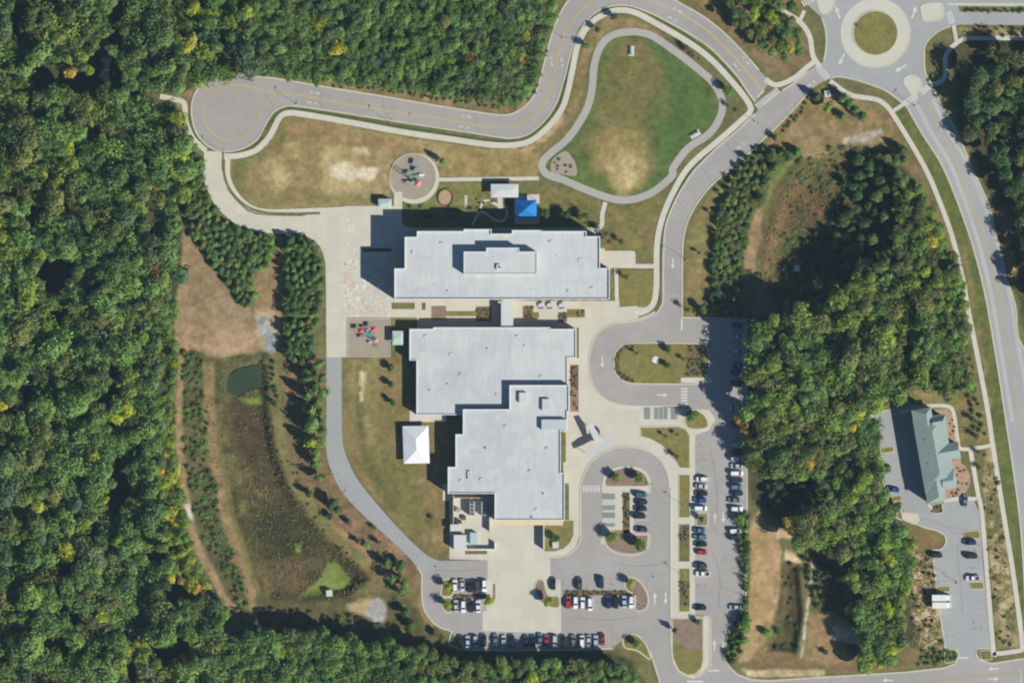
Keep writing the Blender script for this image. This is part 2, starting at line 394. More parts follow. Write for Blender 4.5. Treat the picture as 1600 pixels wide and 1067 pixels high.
zone([(1225, 290), (1270, 270), (1300, 320), (1290, 370), (1240, 350), (1215, 380), (1200, 430), (1190, 400), (1200, 330)], (120, 92, 66), (104, 90, 58), 12, 8, seed=64)
zone([(1300, 260), (1345, 250), (1345, 310), (1310, 320)], (130, 112, 84), (96, 92, 58), 10, 8, seed=65)
zone([(1184, 326), (1195, 328), (1188, 370), (1178, 420), (1172, 440), (1160, 430), (1166, 385), (1176, 345)], (176, 146, 112), (156, 132, 94), 4, 4, seed=66)
zone(band([(1192, 330), (1215, 280), (1250, 240)], 9), (134, 130, 80), None, 5, 4, seed=67)
F_EAST = [(1172, 500), (1230, 480), (1300, 470), (1340, 400), (1330, 300), (1360, 240), (1420, 270), (1470, 360), (1500, 440), (1512, 540), (1520, 620), (1470, 630), (1400, 628), (1362, 645), (1384, 775), (1400, 820), (1440, 850), (1430, 1000), (1380, 1040), (1330, 1040), (1300, 960), (1270, 860), (1200, 800), (1172, 780), (1165, 640)]
zone(F_EAST, (86, 80, 54), (72, 76, 48), 8, 6, seed=68)
zone([(1500, 540), (1520, 560), (1545, 690), (1515, 690), (1495, 640), (1470, 630), (1500, 620)], (150, 128, 94), (116, 110, 66), 6, 6, seed=69)
zone([(1400, 610), (1500, 610), (1500, 640), (1400, 632)], (122, 124, 68), (150, 136, 88), 6, 6, seed=70)
zone([(1160, 800), (1172, 800), (1168, 960), (1140, 1030), (1135, 960), (1160, 940)], (78, 92, 50), None, 4, 3, seed=71)
zone([(1184, 800), (1205, 828), (1222, 862), (1222, 900), (1216, 950), (1200, 985), (1190, 1035), (1155, 1035), (1152, 1010), (1168, 965), (1174, 900), (1170, 830)], (188, 158, 118), (172, 146, 104), 5, 4, seed=72, sc=20)
zone([(1200, 820), (1235, 832), (1235, 842), (1212, 842)], (206, 176, 142), None, 5, 5, seed=73)
zone([(1228, 860), (1255, 872), (1252, 880), (1226, 876)], (216, 190, 150), None, 4, 4, seed=74)
zone(basin_s, (84, 72, 52), (92, 90, 54), 6, 4, seed=75, sc=10)
zone([(1190, 1010), (1300, 1030), (1420, 1015), (1470, 1020), (1400, 1048), (1200, 1055), (1160, 1045)], (140, 118, 86), (126, 112, 72), 6, 5, seed=76)
zone([(1262, 960), (1290, 950), (1330, 975), (1350, 990), (1320, 1010), (1330, 1035), (1262, 1035)], (160, 134, 98), (142, 124, 82), 6, 5, seed=77)
zone([(1300, 978), (1320, 978), (1345, 995), (1350, 1008), (1325, 1005), (1300, 998)], (204, 186, 166), (170, 156, 140), 4, 4, seed=78, sc=7)
zone(band([(1268, 880), (1265, 920), (1260, 960), (1256, 1000), (1253, 1030)], 5), (210, 198, 170), (150, 138, 108), 2, 2, seed=79, sc=6)
zone([(1160, 1046), (1288, 1046), (1288, 1056), (1170, 1058)], (206, 190, 150), (176, 156, 116), 3, 3, seed=80, sc=6)
# scrub beside the clinic car park
zone([(1425, 862), (1462, 870), (1468, 920), (1474, 1012), (1440, 1015), (1425, 960)], (204, 184, 146), (130, 116, 78), 5, 5, seed=81, sc=9)
zone([(1408, 815), (1440, 822), (1470, 838), (1476, 852), (1450, 860), (1425, 862), (1410, 840)], (136, 116, 76), (118, 112, 66), 4, 4, seed=82)
zone([(1536, 700), (1552, 700), (1568, 790), (1590, 990), (1592, 1010), (1556, 1015), (1548, 900), (1538, 800)], (184, 166, 126), (118, 114, 70), 4, 4, seed=83, sc=9)
zone([(1500, 640), (1540, 640), (1548, 692), (1500, 692)], (126, 120, 72), (148, 132, 90), 5, 4, seed=84, sc=10)
# verge along the main road
zone([(1412, 168), (1475, 262), (1512, 360), (1535, 442), (1552, 532), (1574, 680), (1594, 800), (1604, 1020), (1597, 1020), (1580, 880), (1566, 780), (1545, 640), (1524, 540), (1504, 430), (1466, 310), (1416, 212), (1396, 178)], (98, 110, 58), (112, 114, 64), 3, 1, seed=85)
zone(band([(1500, 385), (1518, 450), (1532, 540), (1548, 640)], 9), (148, 128, 88), None, 6, 4, op=.8, thr=.4, seed=86)
zone([(1485, 80), (1500, 60), (1661, 60), (1661, 540), (1600, 520), (1590, 450), (1560, 330), (1520, 240), (1495, 190)], (92, 80, 56), (76, 78, 50), 8, 6, seed=87)
zone([(1458, 136), (1478, 124), (1486, 180), (1520, 240), (1535, 290), (1515, 250), (1490, 200)], (124, 118, 72), (140, 122, 82), 4, 4, seed=88)
zone([(1562, 385), (1586, 395), (1590, 440), (1575, 440)], (208, 176, 132), (184, 156, 112), 4, 4, seed=89)
zone([(1545, 320), (1580, 330), (1580, 380), (1562, 385)], (124, 106, 82), None, 6, 5, seed=90)
zone([(1500, 45), (1560, 42), (1600, 52), (1600, 60), (1510, 60)], (190, 166, 120), (120, 108, 72), 4, 4, seed=91)
zone([(1060, -30), (1240, -30), (1262, 60), (1270, 95), (1240, 120), (1205, 118), (1150, 65), (1095, 18)], (146, 124, 90), (116, 106, 66), 5, 4, seed=92)

zone([(158, 92), (174, 92), (172, 104), (170, 115), (174, 130), (165, 128), (154, 120), (164, 108)], (224, 214, 202), None, 3, 3, seed=93)
zone([(174, 130), (200, 145), (232, 150), (225, 156), (195, 150), (172, 134)], (120, 86, 68), None, 4, 3, seed=94)
zone([(462, 937), (498, 905), (512, 879), (520, 875), (534, 888), (553, 910), (540, 919), (520, 922), (506, 927), (482, 935)], (140, 152, 78), (124, 138, 70), 2, 0, seed=152)
nx, ny = len(gx), len(gy)
co = np.empty((ny, nx, 3)); co[..., 0] = (GX - 800) * S; co[..., 1] = (533.5 - GY) * S; co[..., 2] = HGT
edge = np.minimum(np.minimum(GX - gx[0], gx[-1] - GX), np.minimum(GY - gy[0], gy[-1] - GY)) < 1
idx = np.arange(nx * ny).reshape(ny, nx)
q = np.stack([idx[1:, :-1], idx[1:, 1:], idx[:-1, 1:], idx[:-1, :-1]], -1).reshape(-1, 4)
def np_mesh(name, co, quads, col=None, attr='col'):
    me = bpy.data.meshes.new(name)
    me.vertices.add(len(co)); me.vertices.foreach_set('co', np.ascontiguousarray(co, dtype=np.float32).ravel())
    me.loops.add(quads.size); me.loops.foreach_set('vertex_index', quads.astype(np.int32).ravel())
    me.polygons.add(len(quads)); me.polygons.foreach_set('loop_start', np.arange(0, quads.size, quads.shape[1], dtype=np.int32))
    me.update(calc_edges=True)
    if col is not None:
        a = me.color_attributes.new(attr, 'FLOAT_COLOR', 'POINT')
        c4 = np.ones((len(co), 4), np.float32); c4[:, :3] = col; a.data.foreach_set('color', c4.ravel())
    return me
m_ground = mat('ground_cover', (0, 0, 0), 0.95, 0.24, ((0.16, .8), (0.45, 1.0), (1.7, 0.8)), bump=0.5, bscale=2.2, attr='col', spec=0.1)
gme = np_mesh('ground', co.reshape(-1, 3), q, RGB.reshape(-1, 3))
link_mesh('ground', gme, m_ground, kind='structure')
m_far = mat('far_ground', A(86, 88, 58), 0.95, 0.2, ((0.01, 1.0), (0.3, .8)), spec=0.1)
e = [W(gx[0], gy[0]), W(gx[-1], gy[0]), W(gx[-1], gy[-1]), W(gx[0], gy[-1])]
B = 9000
o4 = [(-B, B), (B, B), (B, -B), (-B, -B)]
MBf = MB(); MBf.v = [(x, y, 0.0) for x, y, _ in e] + [(x, y, 0.0) for x, y in o4]
MBf.f = [[i, (i + 1) % 4, 4 + (i + 1) % 4, 4 + i] for i in range(4)]
MBf.build('terrain', m_far, None, 'structure')

# ------------------------------------------------------------------ surface materials
m_asph = mat('asphalt', A(168, 164, 162), 0.9, 0.10, ((0.03, 1.0), (0.25, .5), (3, .5)), bump=.2, bscale=6, spots=(0.09, .60, A(158, 155, 155), .5))
m_asph2 = mat('asphalt_main', A(168, 170, 172), 0.9, 0.07, ((0.04, 1.0), (0.5, .5), (3, .5)), bump=.2, bscale=6)
m_asphw = mat('asphalt_worn', A(186, 186, 182), 0.9, 0.06, ((0.05, 1.0), (1, .5)))
m_asphd = mat('asphalt_dark', A(140, 145, 144), 0.85, 0.08, ((0.2, 1.0), (2, .5)))
m_lane = mat('lane_paving', A(164, 166, 168), 0.9, 0.05, ((0.05, 1.0), (1, .5)))
m_track = mat('track_paving', A(176, 173, 168), 0.9, 0.06, ((0.08, 1.0), (1, .6)))
m_conc = mat('concrete', A(206, 202, 188), 0.85, 0.05, ((0.05, 1.0), (0.8, .8)), joints=(4.5, 4.5, 0.05, 0.86, 0.035))
m_walk = mat('concrete_walk', A(209, 205, 192), 0.85, 0.06, ((0.08, 1.0), (0.9, .8)), joints=(1.5, 1.5, 0.03, 0.88, 0.03))
m_kerb = mat('concrete_kerb', A(202, 198, 178), 0.85, 0.08, ((0.2, 1.0), (1.5, .8)))
m_apron = mat('apron_concrete', A(204, 202, 190), 0.85, 0.04, ((0.08, 1.0), (1, .8)))
m_white = mat('road_paint_white', A(214, 214, 211), 0.7, 0.08, ((1.2, 1.0),))
m_faint = mat('worn_stall_paint', A(196, 195, 190), 0.7, 0.06, ((1.2, 1.0),))
m_yellow = mat('road_paint_yellow', A(208, 186, 124), 0.7, 0.08, ((1.2, 1.0),))
m_grass = mat('verge_grass', A(112, 116, 68), 0.95, 0.26, ((0.12, .7), (0.6, 1.0), (2.5, .8)), bump=.4, bscale=3, spec=.1, spots=(.35, .58, A(140, 124, 78), .7))
m_grass2 = mat('island_grass', A(132, 126, 74), 0.95, 0.2, ((0.12, .7), (0.6, 1.0), (2.5, .8)), bump=.4, bscale=3, spec=.1, spots=(.3, .55, A(148, 130, 84), .7))
m_mulch = mat('mulch', A(146, 126, 112), 0.95, 0.18, ((0.4, 1.0), (3, 1.0)), bump=.5, bscale=5, spec=.1)
m_mulchg = mat('play_mulch', A(168, 158, 144), 0.95, 0.07, ((0.3, 1.0), (3, 1.0)), bump=.3, bscale=5, spec=.1)
m_bed = mat('planting_bed', A(120, 104, 78), 0.95, 0.3, ((0.8, 1.0), (3, 1.0)), bump=.5, bscale=4, spec=.1)
m_water = mat('pond_water', A(60, 76, 52), 0.3, 0.15, ((0.1, 1.0),), spec=.5)

Z0, ZA, ZB, ZC, ZM = 0.0, 0.035, 0.06, 0.085, 0.105
kc = [0]; tc_ = [0]
def kerb(line, sm=4, w=0.6, closed=False, h=0.14):
    p = px(smooth(line, sm, closed) if sm else line)
    kc[0] += 1; h += (kc[0] % 17) * .0021
    return strip_mb(MB(), p, w, 0.0, h, closed).build('kerb', m_kerb, None, 'structure')
def island(outline, m, label=None, w=0.55, sm=0, name='traffic_island_bed'):
    """kerbed island: raised kerb round a filled bed"""
    o = smooth(outline, sm, True) if sm else outline
    kerb(o, 0, w, True, 0.15)
    return sheet(name, o, 0.13, m)

# ------------------------------------------------------------------ roads
up1 = [(400, 120), (425, 122), (450, 126), (525, 139), (600, 151), (675, 164), (750, 176), (785, 180), (805, 176), (825, 162), (840, 138), (848, 108), (855, 80), (862, 55), (870, 33), (883, 8), (900, -12), (925, -26), (960, -33), (1000, -26), (1030, -14), (1060, 4), (1100, 27), (1137, 57), (1170, 92), (1186, 110), (1203, 128)]
lo1 = [(1180, 160), (1163, 136), (1150, 117), (1112, 77), (1075, 52), (1050, 38), (1025, 25), (987, 10), (960, 9), (940, 15), (922, 27), (907, 48), (898, 65), (892, 82), (883, 118), (877, 138), (869, 162), (850, 190), (825, 210), (800, 216), (775, 214), (725, 206), (625, 191), (525, 175), (462, 166), (444, 167), (428, 175), (417, 190)]
cul = [(417, 190), (408, 208), (400, 220), (380, 232), (358, 237), (340, 235), (322, 226), (308, 210), (301, 190), (299, 168), (304, 148), (316, 130), (333, 119), (352, 115), (375, 116), (400, 120)]
o1 = smooth(up1, 4) + smooth(lo1, 4) + smooth(cul, 4)[1:-1]
sheet('road', o1, ZA, m_asph)
kerb(up1[:-1], 4); kerb(lo1, 4); kerb(cul, 4)
# avenue from the roundabout down to the car parks, bus loop and east car park
av_w = [(1278, 100), (1262, 112), (1240, 130), (1222, 142), (1203, 150), (1180, 178), (1150, 206), (1125, 227), (1087, 264), (1070, 288), (1057, 310), (1044, 340), (1038, 367), (1036, 420), (1036, 467), (1032, 480), (1024, 490), (1000, 500), (962, 505)]
loop_w = [(962, 505), (942, 513), (928, 530), (921, 555), (921, 580), (928, 604), (942, 621), (962, 630), (990, 634), (1064, 634)]
av_e = [(1066, 497), (1066, 475), (1066, 417), (1068, 372), (1078, 338), (1100, 303), (1120, 282), (1142, 264), (1170, 240), (1200, 211), (1230, 182), (1262, 146), (1276, 134), (1296, 122)]
sheet('road', smooth(av_w, 4) + smooth(loop_w, 4)[1:] + [(1066, 634), (1066, 560)] + smooth(av_e, 4) , ZA + .004, m_asph)
kerb(av_w[1:4], 3); kerb(av_w[5:], 4); kerb(loop_w, 4); kerb(av_e[:-2], 4)
lot_a = [(1064, 497), (1166, 499), (1166, 800), (1164, 962), (1148, 975), (1137, 990), (1131, 1010), (1131, 1028), (1140, 1042), (1152, 1053), (1172, 1061), (1200, 1063), (1292, 1057), (1412, 1050), (1475, 1043), (1493, 1036), (1497, 1020), (1477, 1014), (1475, 1012), (1463, 918), (1458, 873), (1470, 858), (1478, 848), (1476, 836), (1462, 828), (1440, 822), (1412, 802), (1406, 776), (1384, 776), (1361, 646), (1384, 640), (1430, 630), (1444, 788), (1470, 798), (1476, 780), (1520, 778), (1530, 800), (1536, 880), (1549, 1012), (1526, 1013), (1526, 1024), (1532, 1031), (1550, 1036), (1640, 1022), (1640, 1110), (1100, 1110), (1030, 1110), (1030, 1062), (1016, 1017), (1048, 1000), (1051, 1025), (1058, 1042), (1076, 1055), (1095, 1054), (1110, 1040), (1110, 963), (1086, 960), (1086, 680), (1105, 672), (1108, 655), (1064, 636)]
sheet('car_park', lot_a, ZA, m_asph)
kerb([(1064, 496), (1166, 498), (1167, 800), (1165, 962), (1150, 974), (1138, 990), (1132, 1010), (1132, 1028), (1140, 1042), (1152, 1053), (1172, 1061), (1200, 1063), (1292, 1057), (1412, 1050), (1475, 1043), (1493, 1036), (1498, 1022), (1496, 1014), (1477, 1013), (1463, 918)], 0)
kerb([(1463, 918), (1458, 873)], 0); kerb([(1456, 859), (1470, 858), (1478, 848), (1476, 836), (1462, 828), (1440, 822), (1412, 806), (1408, 790)], 3)
kerb([(1384, 776), (1361, 646), (1386, 641)], 0); kerb([(1549, 1012), (1526, 1013), (1526, 1024), (1532, 1031), (1550, 1036), (1640, 1022)], 0)
# clinic car park takes the cooler tone
sheet('car_park', [(1363, 648), (1384, 642), (1430, 632), (1447, 788), (1470, 798), (1476, 781), (1520, 779), (1530, 801), (1536, 880), (1548, 1011), (1525, 1012), (1526, 1030), (1496, 1033), (1496, 1015), (1477, 1012), (1464, 918), (1459, 873), (1472, 858), (1480, 848), (1478, 834), (1464, 827), (1442, 821), (1414, 801), (1408, 775), (1386, 775)], ZA + .012, m_asph2)
# south loop and lots
loop_s = [(907, 830), (907, 784), (908, 755), (915, 735), (928, 717), (950, 703), (980, 698), (1010, 703), (1030, 717), (1042, 737), (1047, 765)]
lot_b = smooth(loop_s, 4) + [(1048, 800), (1048, 1000), (1050, 1025), (1062, 1052), (1062, 1110), (1032, 1110), (1030, 1062), (1016, 1017), (1006, 998), (988, 989), (955, 1012), (722, 1014), (706, 986), (690, 981), (675, 970), (662, 950), (659, 925), (659, 900), (650, 884), (675, 876), (862, 874), (882, 871), (898, 857)]
sheet('car_park', lot_b, ZA + .008, m_asph)
kerb(loop_s, 4); kerb([(907, 830), (906, 845), (898, 858), (882, 869), (858, 872)], 3)
kerb([(1048, 765), (1048, 1000), (1050, 1025), (1060, 1047), (1076, 1056), (1095, 1055), (1110, 1040), (1110, 965)], 0)
kerb([(1032, 1090), (1030, 1062), (1016, 1017)], 0); kerb([(958, 1013), (722, 1014), (706, 987), (690, 981), (675, 970), (662, 950), (659, 925), (659, 898), (652, 886)], 3)
# service lane
lane_l = [(510, 556), (510, 640), (510, 705), (520, 741), (535, 769), (562, 799), (595, 829), (625, 857), (645, 877), (660, 900)]
lane_r = [(690, 877), (667, 867), (637, 840), (600, 800), (560, 751), (541, 712), (535, 684), (534, 640), (534, 556)]
sheet('service_lane', smooth(lane_l, 4) + smooth(lane_r, 4), ZA + .016, m_lane)
# main road on the east and the roundabout
r5w = [(1404, 122), (1412, 158), (1440, 208), (1475, 265), (1512, 360), (1535, 442), (1552, 532), (1572, 659), (1592, 799), (1600, 900), (1604, 1030)]
r5e = [(1700, 1030), (1690, 800), (1650, 640), (1600, 545), (1590, 520), (1586, 475), (1562, 400), (1547, 327), (1520, 265), (1495, 207), (1455, 135), (1443, 112)]
sheet('main_road', smooth(r5w, 4) + smooth(r5e, 4), ZA + .02, m_asph2)
kerb(r5w[1:], 4); kerb(r5e[1:-1], 4)
for off in (7, 36):
    strip('road_shoulder', [(1421 + off, 155), (1449 + off * .95, 208), (1482 + off * .95, 265), (1516 + off, 360), (1538 + off, 442), (1554 + off, 532), (1575 + off, 659)], 1.5, ZA + .03, m_asphw)
RC = (1368, 52)
arc = lambda r, a0, a1, n=20: [(RC[0] + r * math.cos(math.radians(a0 + (a1 - a0) * i / n)), RC[1] + r * math.sin(math.radians(a0 + (a1 - a0) * i / n))) for i in range(n + 1)]
rb = [(1280, -60), (1281, -12), (1262, 8), (1272, 17), (1284, 28), (1290, 48), (1291, 72), (1287, 96), (1278, 103), (1296, 125), (1310, 120), (1340, 126), (1380, 140), (1402, 155), (1415, 164), (1436, 150), (1458, 134), (1446, 115), (1444, 85), (1447, 68), (1465, 50), (1485, 41), (1500, 39), (1640, 40), (1640, -60)]
sheet('roundabout_road', rb, ZA + .024, m_asph2)
kerb([(1284, 28), (1290, 48), (1291, 72), (1287, 96)], 4); kerb([(1300, 122), (1310, 120), (1340, 126), (1380, 140), (1402, 155), (1412, 163)], 4)
kerb([(1456, 132), (1446, 115), (1444, 85), (1447, 68), (1465, 50), (1485, 41)], 4)
sheet('roundabout_apron', circle(*RC, 53.5, 64), ZB + .012, m_apron); kerb(circle(*RC, 54, 64), 0, .5, True, .1)
kerb(circle(*RC, 35, 48), 0, .5, True, .2)
sheet('roundabout_green', circle(*RC, 34.5, 48), .19, m_grass2)
island([(1412, 128), (1420, 118), (1434, 121), (1440, 134), (1432, 147), (1424, 147)], m_apron, sm=3, name='splitter_island')
island([(1441, 8), (1470, 6), (1474, 22), (1470, 30), (1445, 33), (1440, 22)], m_apron, sm=3, name='splitter_island')
island([(1276, -10), (1300, -8), (1304, 4), (1298, 16), (1288, 22), (1280, 14)], m_apron, sm=3, name='splitter_island')
sheet('verge', [(1497, 10), (1640, 12), (1640, 20), (1500, 19)], ZB + .02, m_grass)
sheet('road_median', [(1480, 5), (1640, 6), (1640, 10), (1482, 9)], ZB + .03, m_kerb)
# concrete lane and plaza
cl_o = [(319, 236), (318, 262), (320, 285), (328, 306), (340, 325), (360, 344), (378, 355), (400, 362), (430, 365), (462, 366), (485, 372), (500, 386), (507, 405), (509, 430), (510, 558)]
plaza = smooth(cl_o, 4) + [(544, 558), (544, 496), (640, 497), (660, 500), (660, 470), (800, 470), (960, 462), (955, 421), (938, 418), (938, 372), (932, 356), (640, 356), (628, 330), (628, 322), (540, 322), (470, 338), (420, 337), (400, 335), (385, 329), (367, 312), (356, 297), (350, 280), (346, 262), (347, 237)]
sheet('concrete_plaza', plaza, ZB, m_conc)
sheet('entrance_plaza', [(640, 470), (1020, 470), (1024, 490), (1000, 500), (962, 505), (942, 513), (928, 530), (921, 555), (921, 580), (928, 604), (942, 621), (962, 630), (1000, 634), (1108, 640), (1118, 655), (1108, 672), (1086, 680), (1086, 962), (1110, 964), (1049, 966), (1049, 765), (1042, 737), (1030, 717), (1010, 703), (980, 698), (950, 703), (928, 717), (915, 735), (908, 755), (907, 830), (898, 858), (882, 869), (858, 872), (858, 813), (880, 812), (880, 700), (884, 600), (890, 512), (640, 514)], ZB + .002, m_conc)
sheet('entrance_plaza', [(700, 765), (885, 765), (885, 815), (860, 815), (860, 905), (876, 906), (877, 985), (874, 989), (754, 985), (754, 956), (768, 950), (770, 910), (762, 905), (762, 875), (702, 873), (702, 765)], ZB + .004, m_conc)
sheet('concrete_pad', rect(640, 641, 697, 659), ZB, m_walk)
sheet('concrete_pad', rect(692, 756, 712, 782), ZB, m_walk)
# walks
WALKS = [([(250, 151), (262, 153), (285, 159), (289, 170), (290, 187), (295, 203), (303, 218), (322, 236)], 8),
 ([(350, 245), (376, 243), (400, 235), (416, 220), (425, 207), (437, 184), (450, 177), (475, 179), (550, 192), (625, 206), (700, 217), (762, 226), (800, 227), (830, 220), (857, 198), (877, 172), (886, 148), (895, 107), (903, 70), (920, 40), (945, 22), (970, 16), (995, 21), (1025, 37), (1075, 66), (1112, 94), (1150, 135), (1170, 162), (1172, 175), (1160, 187), (1125, 218), (1087, 250), (1066, 275), (1044, 317), (1031, 355), (1026, 392), (1026, 442), (1022, 472), (1010, 485), (990, 491)], 9),
 ([(356, 245), (356, 275), (364, 296), (378, 314), (395, 326), (420, 331), (470, 330), (545, 327)], 8),
 ([(1297, 127), (1325, 147), (1345, 152), (1370, 156), (1382, 163), (1392, 174), (1415, 210), (1445, 262), (1465, 307), (1487, 367), (1503, 430), (1512, 480), (1524, 540), (1542, 634), (1551, 694), (1567, 797), (1582, 888), (1594, 975), (1598, 1017)], 7.5),
 ([(1395, 174), (1412, 163)], 6), ([(1200, 3), (1225, 19), (1250, 35), (1265, 57), (1270, 87), (1280, 103)], 8), ([(1272, 97), (1258, 108), (1244, 120), (1228, 129), (1210, 133), (1196, 124)], 8), ([(1250, 32), (1257, 17)], 6),
 ([(1460, 132), (1470, 127), (1477, 118), (1477, 92), (1482, 80), (1492, 70), (1508, 61), (1540, 60), (1640, 60)], 7), ([(1495, 67), (1490, 40)], 6),
 ([(682, 281), (760, 280), (842, 279)], 6), ([(946, 316), (941, 335), (940, 352), (930, 360)], 7), ([(990, 416), (1022, 416)], 7), ([(963, 420), (964, 476)], 6), ([(622, 300), (622, 326)], 13),
 ([(1408, 646), (1430, 637), (1454, 634), (1478, 634), (1488, 640), (1492, 655), (1496, 684), (1501, 701), (1530, 699), (1551, 695)], 6), ([(1516, 700), (1521, 730), (1528, 770), (1534, 800), (1540, 870), (1552, 1012), (1556, 1020), (1574, 1019), (1598, 1015)], 7),
 ([(1461, 800), (1452, 789), (1448, 780)], 4), ([(1474, 782), (1500, 779), (1526, 779)], 6)]
for i, (l, w) in enumerate(WALKS): strip('footpath', l, w * S, ZB + .03 + i * .002, m_walk)
strip('running_track', TRK, 11.5 * S, ZA + .01, m_track, closed=True, sm=4)
m_vdark = mat('kerbside_grass', A(84, 100, 56), .95, .3, ((.3, 1), (2, .8)), spec=.1, spots=(.12, .6, A(84, 68, 50), .8))
for l, w in (([(416, 203), (424, 191), (436, 178), (450, 171.5), (475, 173), (550, 184.5), (625, 198), (700, 210.5), (762, 220), (800, 221.5), (828, 214.5), (852, 194.5), (872, 167), (881, 141), (891, 96), (899, 63), (912, 39), (940, 19), (970, 13), (1000, 16), (1030, 30.5), (1076, 59), (1113, 86), (1151, 126), (1168, 150)], 3.6),
             ([(1140, 211), (1107, 241), (1079, 267), (1050, 322), (1036, 357), (1031, 392), (1031, 440), (1028, 470), (1017, 486)], 3.4), ([(296, 172), (297, 190), (303, 210), (318, 227)], 3.2), ([(352, 240.5), (375, 238), (397, 229), (410, 214)], 3.2)):
    strip('kerbside_verge', l, w * S, ZB + .01, m_vdark)
sheet('mulch_bed', smooth([(862, 252), (872, 242), (884, 236), (893, 245), (900, 258), (900, 275), (880, 273), (862, 270)], 3, True), ZA + .005, m_mulchg)
sheet('concrete_pad', [(945, 392), (990, 392), (993, 395), (993, 419), (936, 419), (936, 388), (945, 388)], ZB + .02, m_conc)
sheet('grass_bed', rect(953, 422, 959, 468), ZC + .02, m_grass)
sheet('verge', [(968, 422), (1022, 422), (1021, 470), (1010, 480), (998, 480), (996, 478), (968, 480)], ZC, m_grass2)
sheet('verge', rect(612, 473, 648, 483), ZC, m_grass); sheet('verge', rect(610, 496, 652, 513), ZC, m_grass2)
# beds of the courtyard
for b, m in ((rect(674, 478, 697, 500), m_mulch), (rect(697, 486, 744, 494), m_grass2), (rect(744, 479, 768, 502), m_bed), (rect(817, 478, 833, 497), m_bed), (rect(833, 488, 842, 497), m_grass2), (rect(872, 488, 886, 503), m_bed), (rect(886, 483, 914, 496), m_grass2), (rect(659, 473, 665, 484), m_bed)):
    sheet('courtyard_bed', b, ZC + .01, m)
sheet('courtyard_lawn', [(628, 322), (800, 322), (932, 330), (932, 356), (640, 356), (628, 350)], ZC - .01, m_grass)
strip('footpath', [(738, 352), (748, 334), (756, 332), (774, 344), (786, 345), (792, 335), (790, 322)], .9, ZC + .015, m_walk)
strip('footpath', [(752, 326), (754, 316), (762, 314), (776, 320), (782, 325)], 1.1, ZC + .03, m_walk)
strip('footpath', [(781, 308), (782, 326)], 2.0, ZC + .02, m_walk, sm=0)
sheet('concrete_pad', rect(726, 305, 730, 326), ZC + .01, m_walk); sheet('concrete_pad', rect(804, 304, 843, 350), ZC + .005, m_walk)
# play surfaces
sheet('play_circle_rim', circle(647, 279, 39.5, 60), ZB + .02, m_walk); sheet('play_mulch', circle(645, 276, 35.5, 60), ZC + .02, m_mulchg); kerb(circle(645, 276, 36, 60), 0, .3, True, .2)
sheet('play_mulch', rect(543, 498, 609, 556), ZC + .02, m_mulchg); kerb(rect(543, 498, 609.5, 557), 0, .4, True, .2)
m_sand = mat('sand', A(184, 156, 128), .95, .08, ((1, 1), (4, 1)))
sheet('sand_circle', circle(695, 309, 10.5, 32, 12), ZC + .01, m_sand); 
m_log = mat('timber_edging', A(108, 78, 60), .9, .25, ((2, 1), (5, 1)))
strip('timber_edging', circle(696, 309, 11.5, 32, 13), .5, 0, m_log, z1=.35, closed=True, sm=0)
# narrow grass strip islands next to kerbs
for l, w in (([(349, 252), (351, 276), (359, 296), (372, 312), (392, 326), (420, 333), (460, 334), (500, 333)], 4),):
    strip('verge', l, w * S, ZB + .035, m_grass)
sheet('verge', [(997, 497), (1012, 492), (1026, 484), (1033, 470), (1036, 462), (1036, 440), (1031.5, 440), (1031, 468), (1024, 482), (1010, 490), (998, 494)], ZB + .02, m_grass)
# islands
bus = smooth([(1094, 537), (1040, 536), (990, 536), (972, 540), (961, 552), (959, 568), (962, 583), (972, 594), (990, 599), (1040, 600), (1094, 599), (1105, 590), (1108, 568), (1105, 545)], 4, True)
island(bus, m_grass2)
sheet('planting_bed', band([(990, 540), (973, 545), (965, 556), (964, 570), (968, 583), (980, 592), (990, 595)], 7), .14, m_bed)
sheet('concrete_pad', rect(1064, 590, 1112, 598), .145, m_walk)
sheet('planting_bed', rect(1072, 540, 1100, 588), .14, m_bed)
island(smooth([(1073, 642), (1088, 641), (1100, 648), (1106, 660), (1102, 669), (1076, 669), (1070, 655)], 4, True), m_grass2)
island([(1001, 667), (1060, 666), (1072, 670), (1078, 680), (1078, 731), (1062, 731), (1050, 712), (1034, 696), (1016, 686), (1002, 682)], m_grass2)
for r, m in ((rect(1061, 742, 1078, 808), m_grass2), (rect(1060.5, 819, 1078, 877), m_bed), (rect(1061, 888, 1078, 955), m_grass2)):
    island(r, m, w=.3)
sheet('verge', rect(1062, 858, 1077, 876), .14, m_grass); sheet('planting_bed', rect(1061.5, 907, 1077.5, 946), .14, m_bed)
bigi = [(1051, 966), (1099, 966), (1099, 1030), (1096, 1044), (1086, 1053), (1072, 1055), (1060, 1048), (1052, 1034), (1050, 1015)]
island(bigi, m_grass2); sheet('mulch_bed', [(1052, 967), (1098, 967), (1098, 1010), (1086, 1018), (1074, 1014), (1062, 1004), (1053, 1000)], .14, m_mulch)
sheet('concrete_walkway', [(1099, 962), (1110, 962), (1110, 1038), (1098, 1052), (1084, 1060), (1072, 1057), (1088, 1054), (1097, 1044), (1100.5, 1030)], ZB + .01, m_conc)
island(rect(1088, 801, 1106, 821), m_mulch)
nI = smooth([(946, 755), (948, 745), (958, 736), (980, 731), (1000, 736), (1010, 746), (1014, 758)], 3)
sheet('concrete_walkway', smooth([(940, 758), (943, 744), (955, 733), (980, 729), (1003, 734), (1013, 745), (1016, 760)], 3) + [(1016, 768), (1014, 836), (1015, 850), (938, 850), (941, 830), (941, 768)], ZB + .006, m_conc)
sheet('mulch_bed', nI + [(1008, 759), (948, 759)], .1, m_mulch)
sI = smooth([(945, 836), (947, 848), (958, 858), (975, 863), (995, 863), (1008, 856), (1012, 842)], 3)
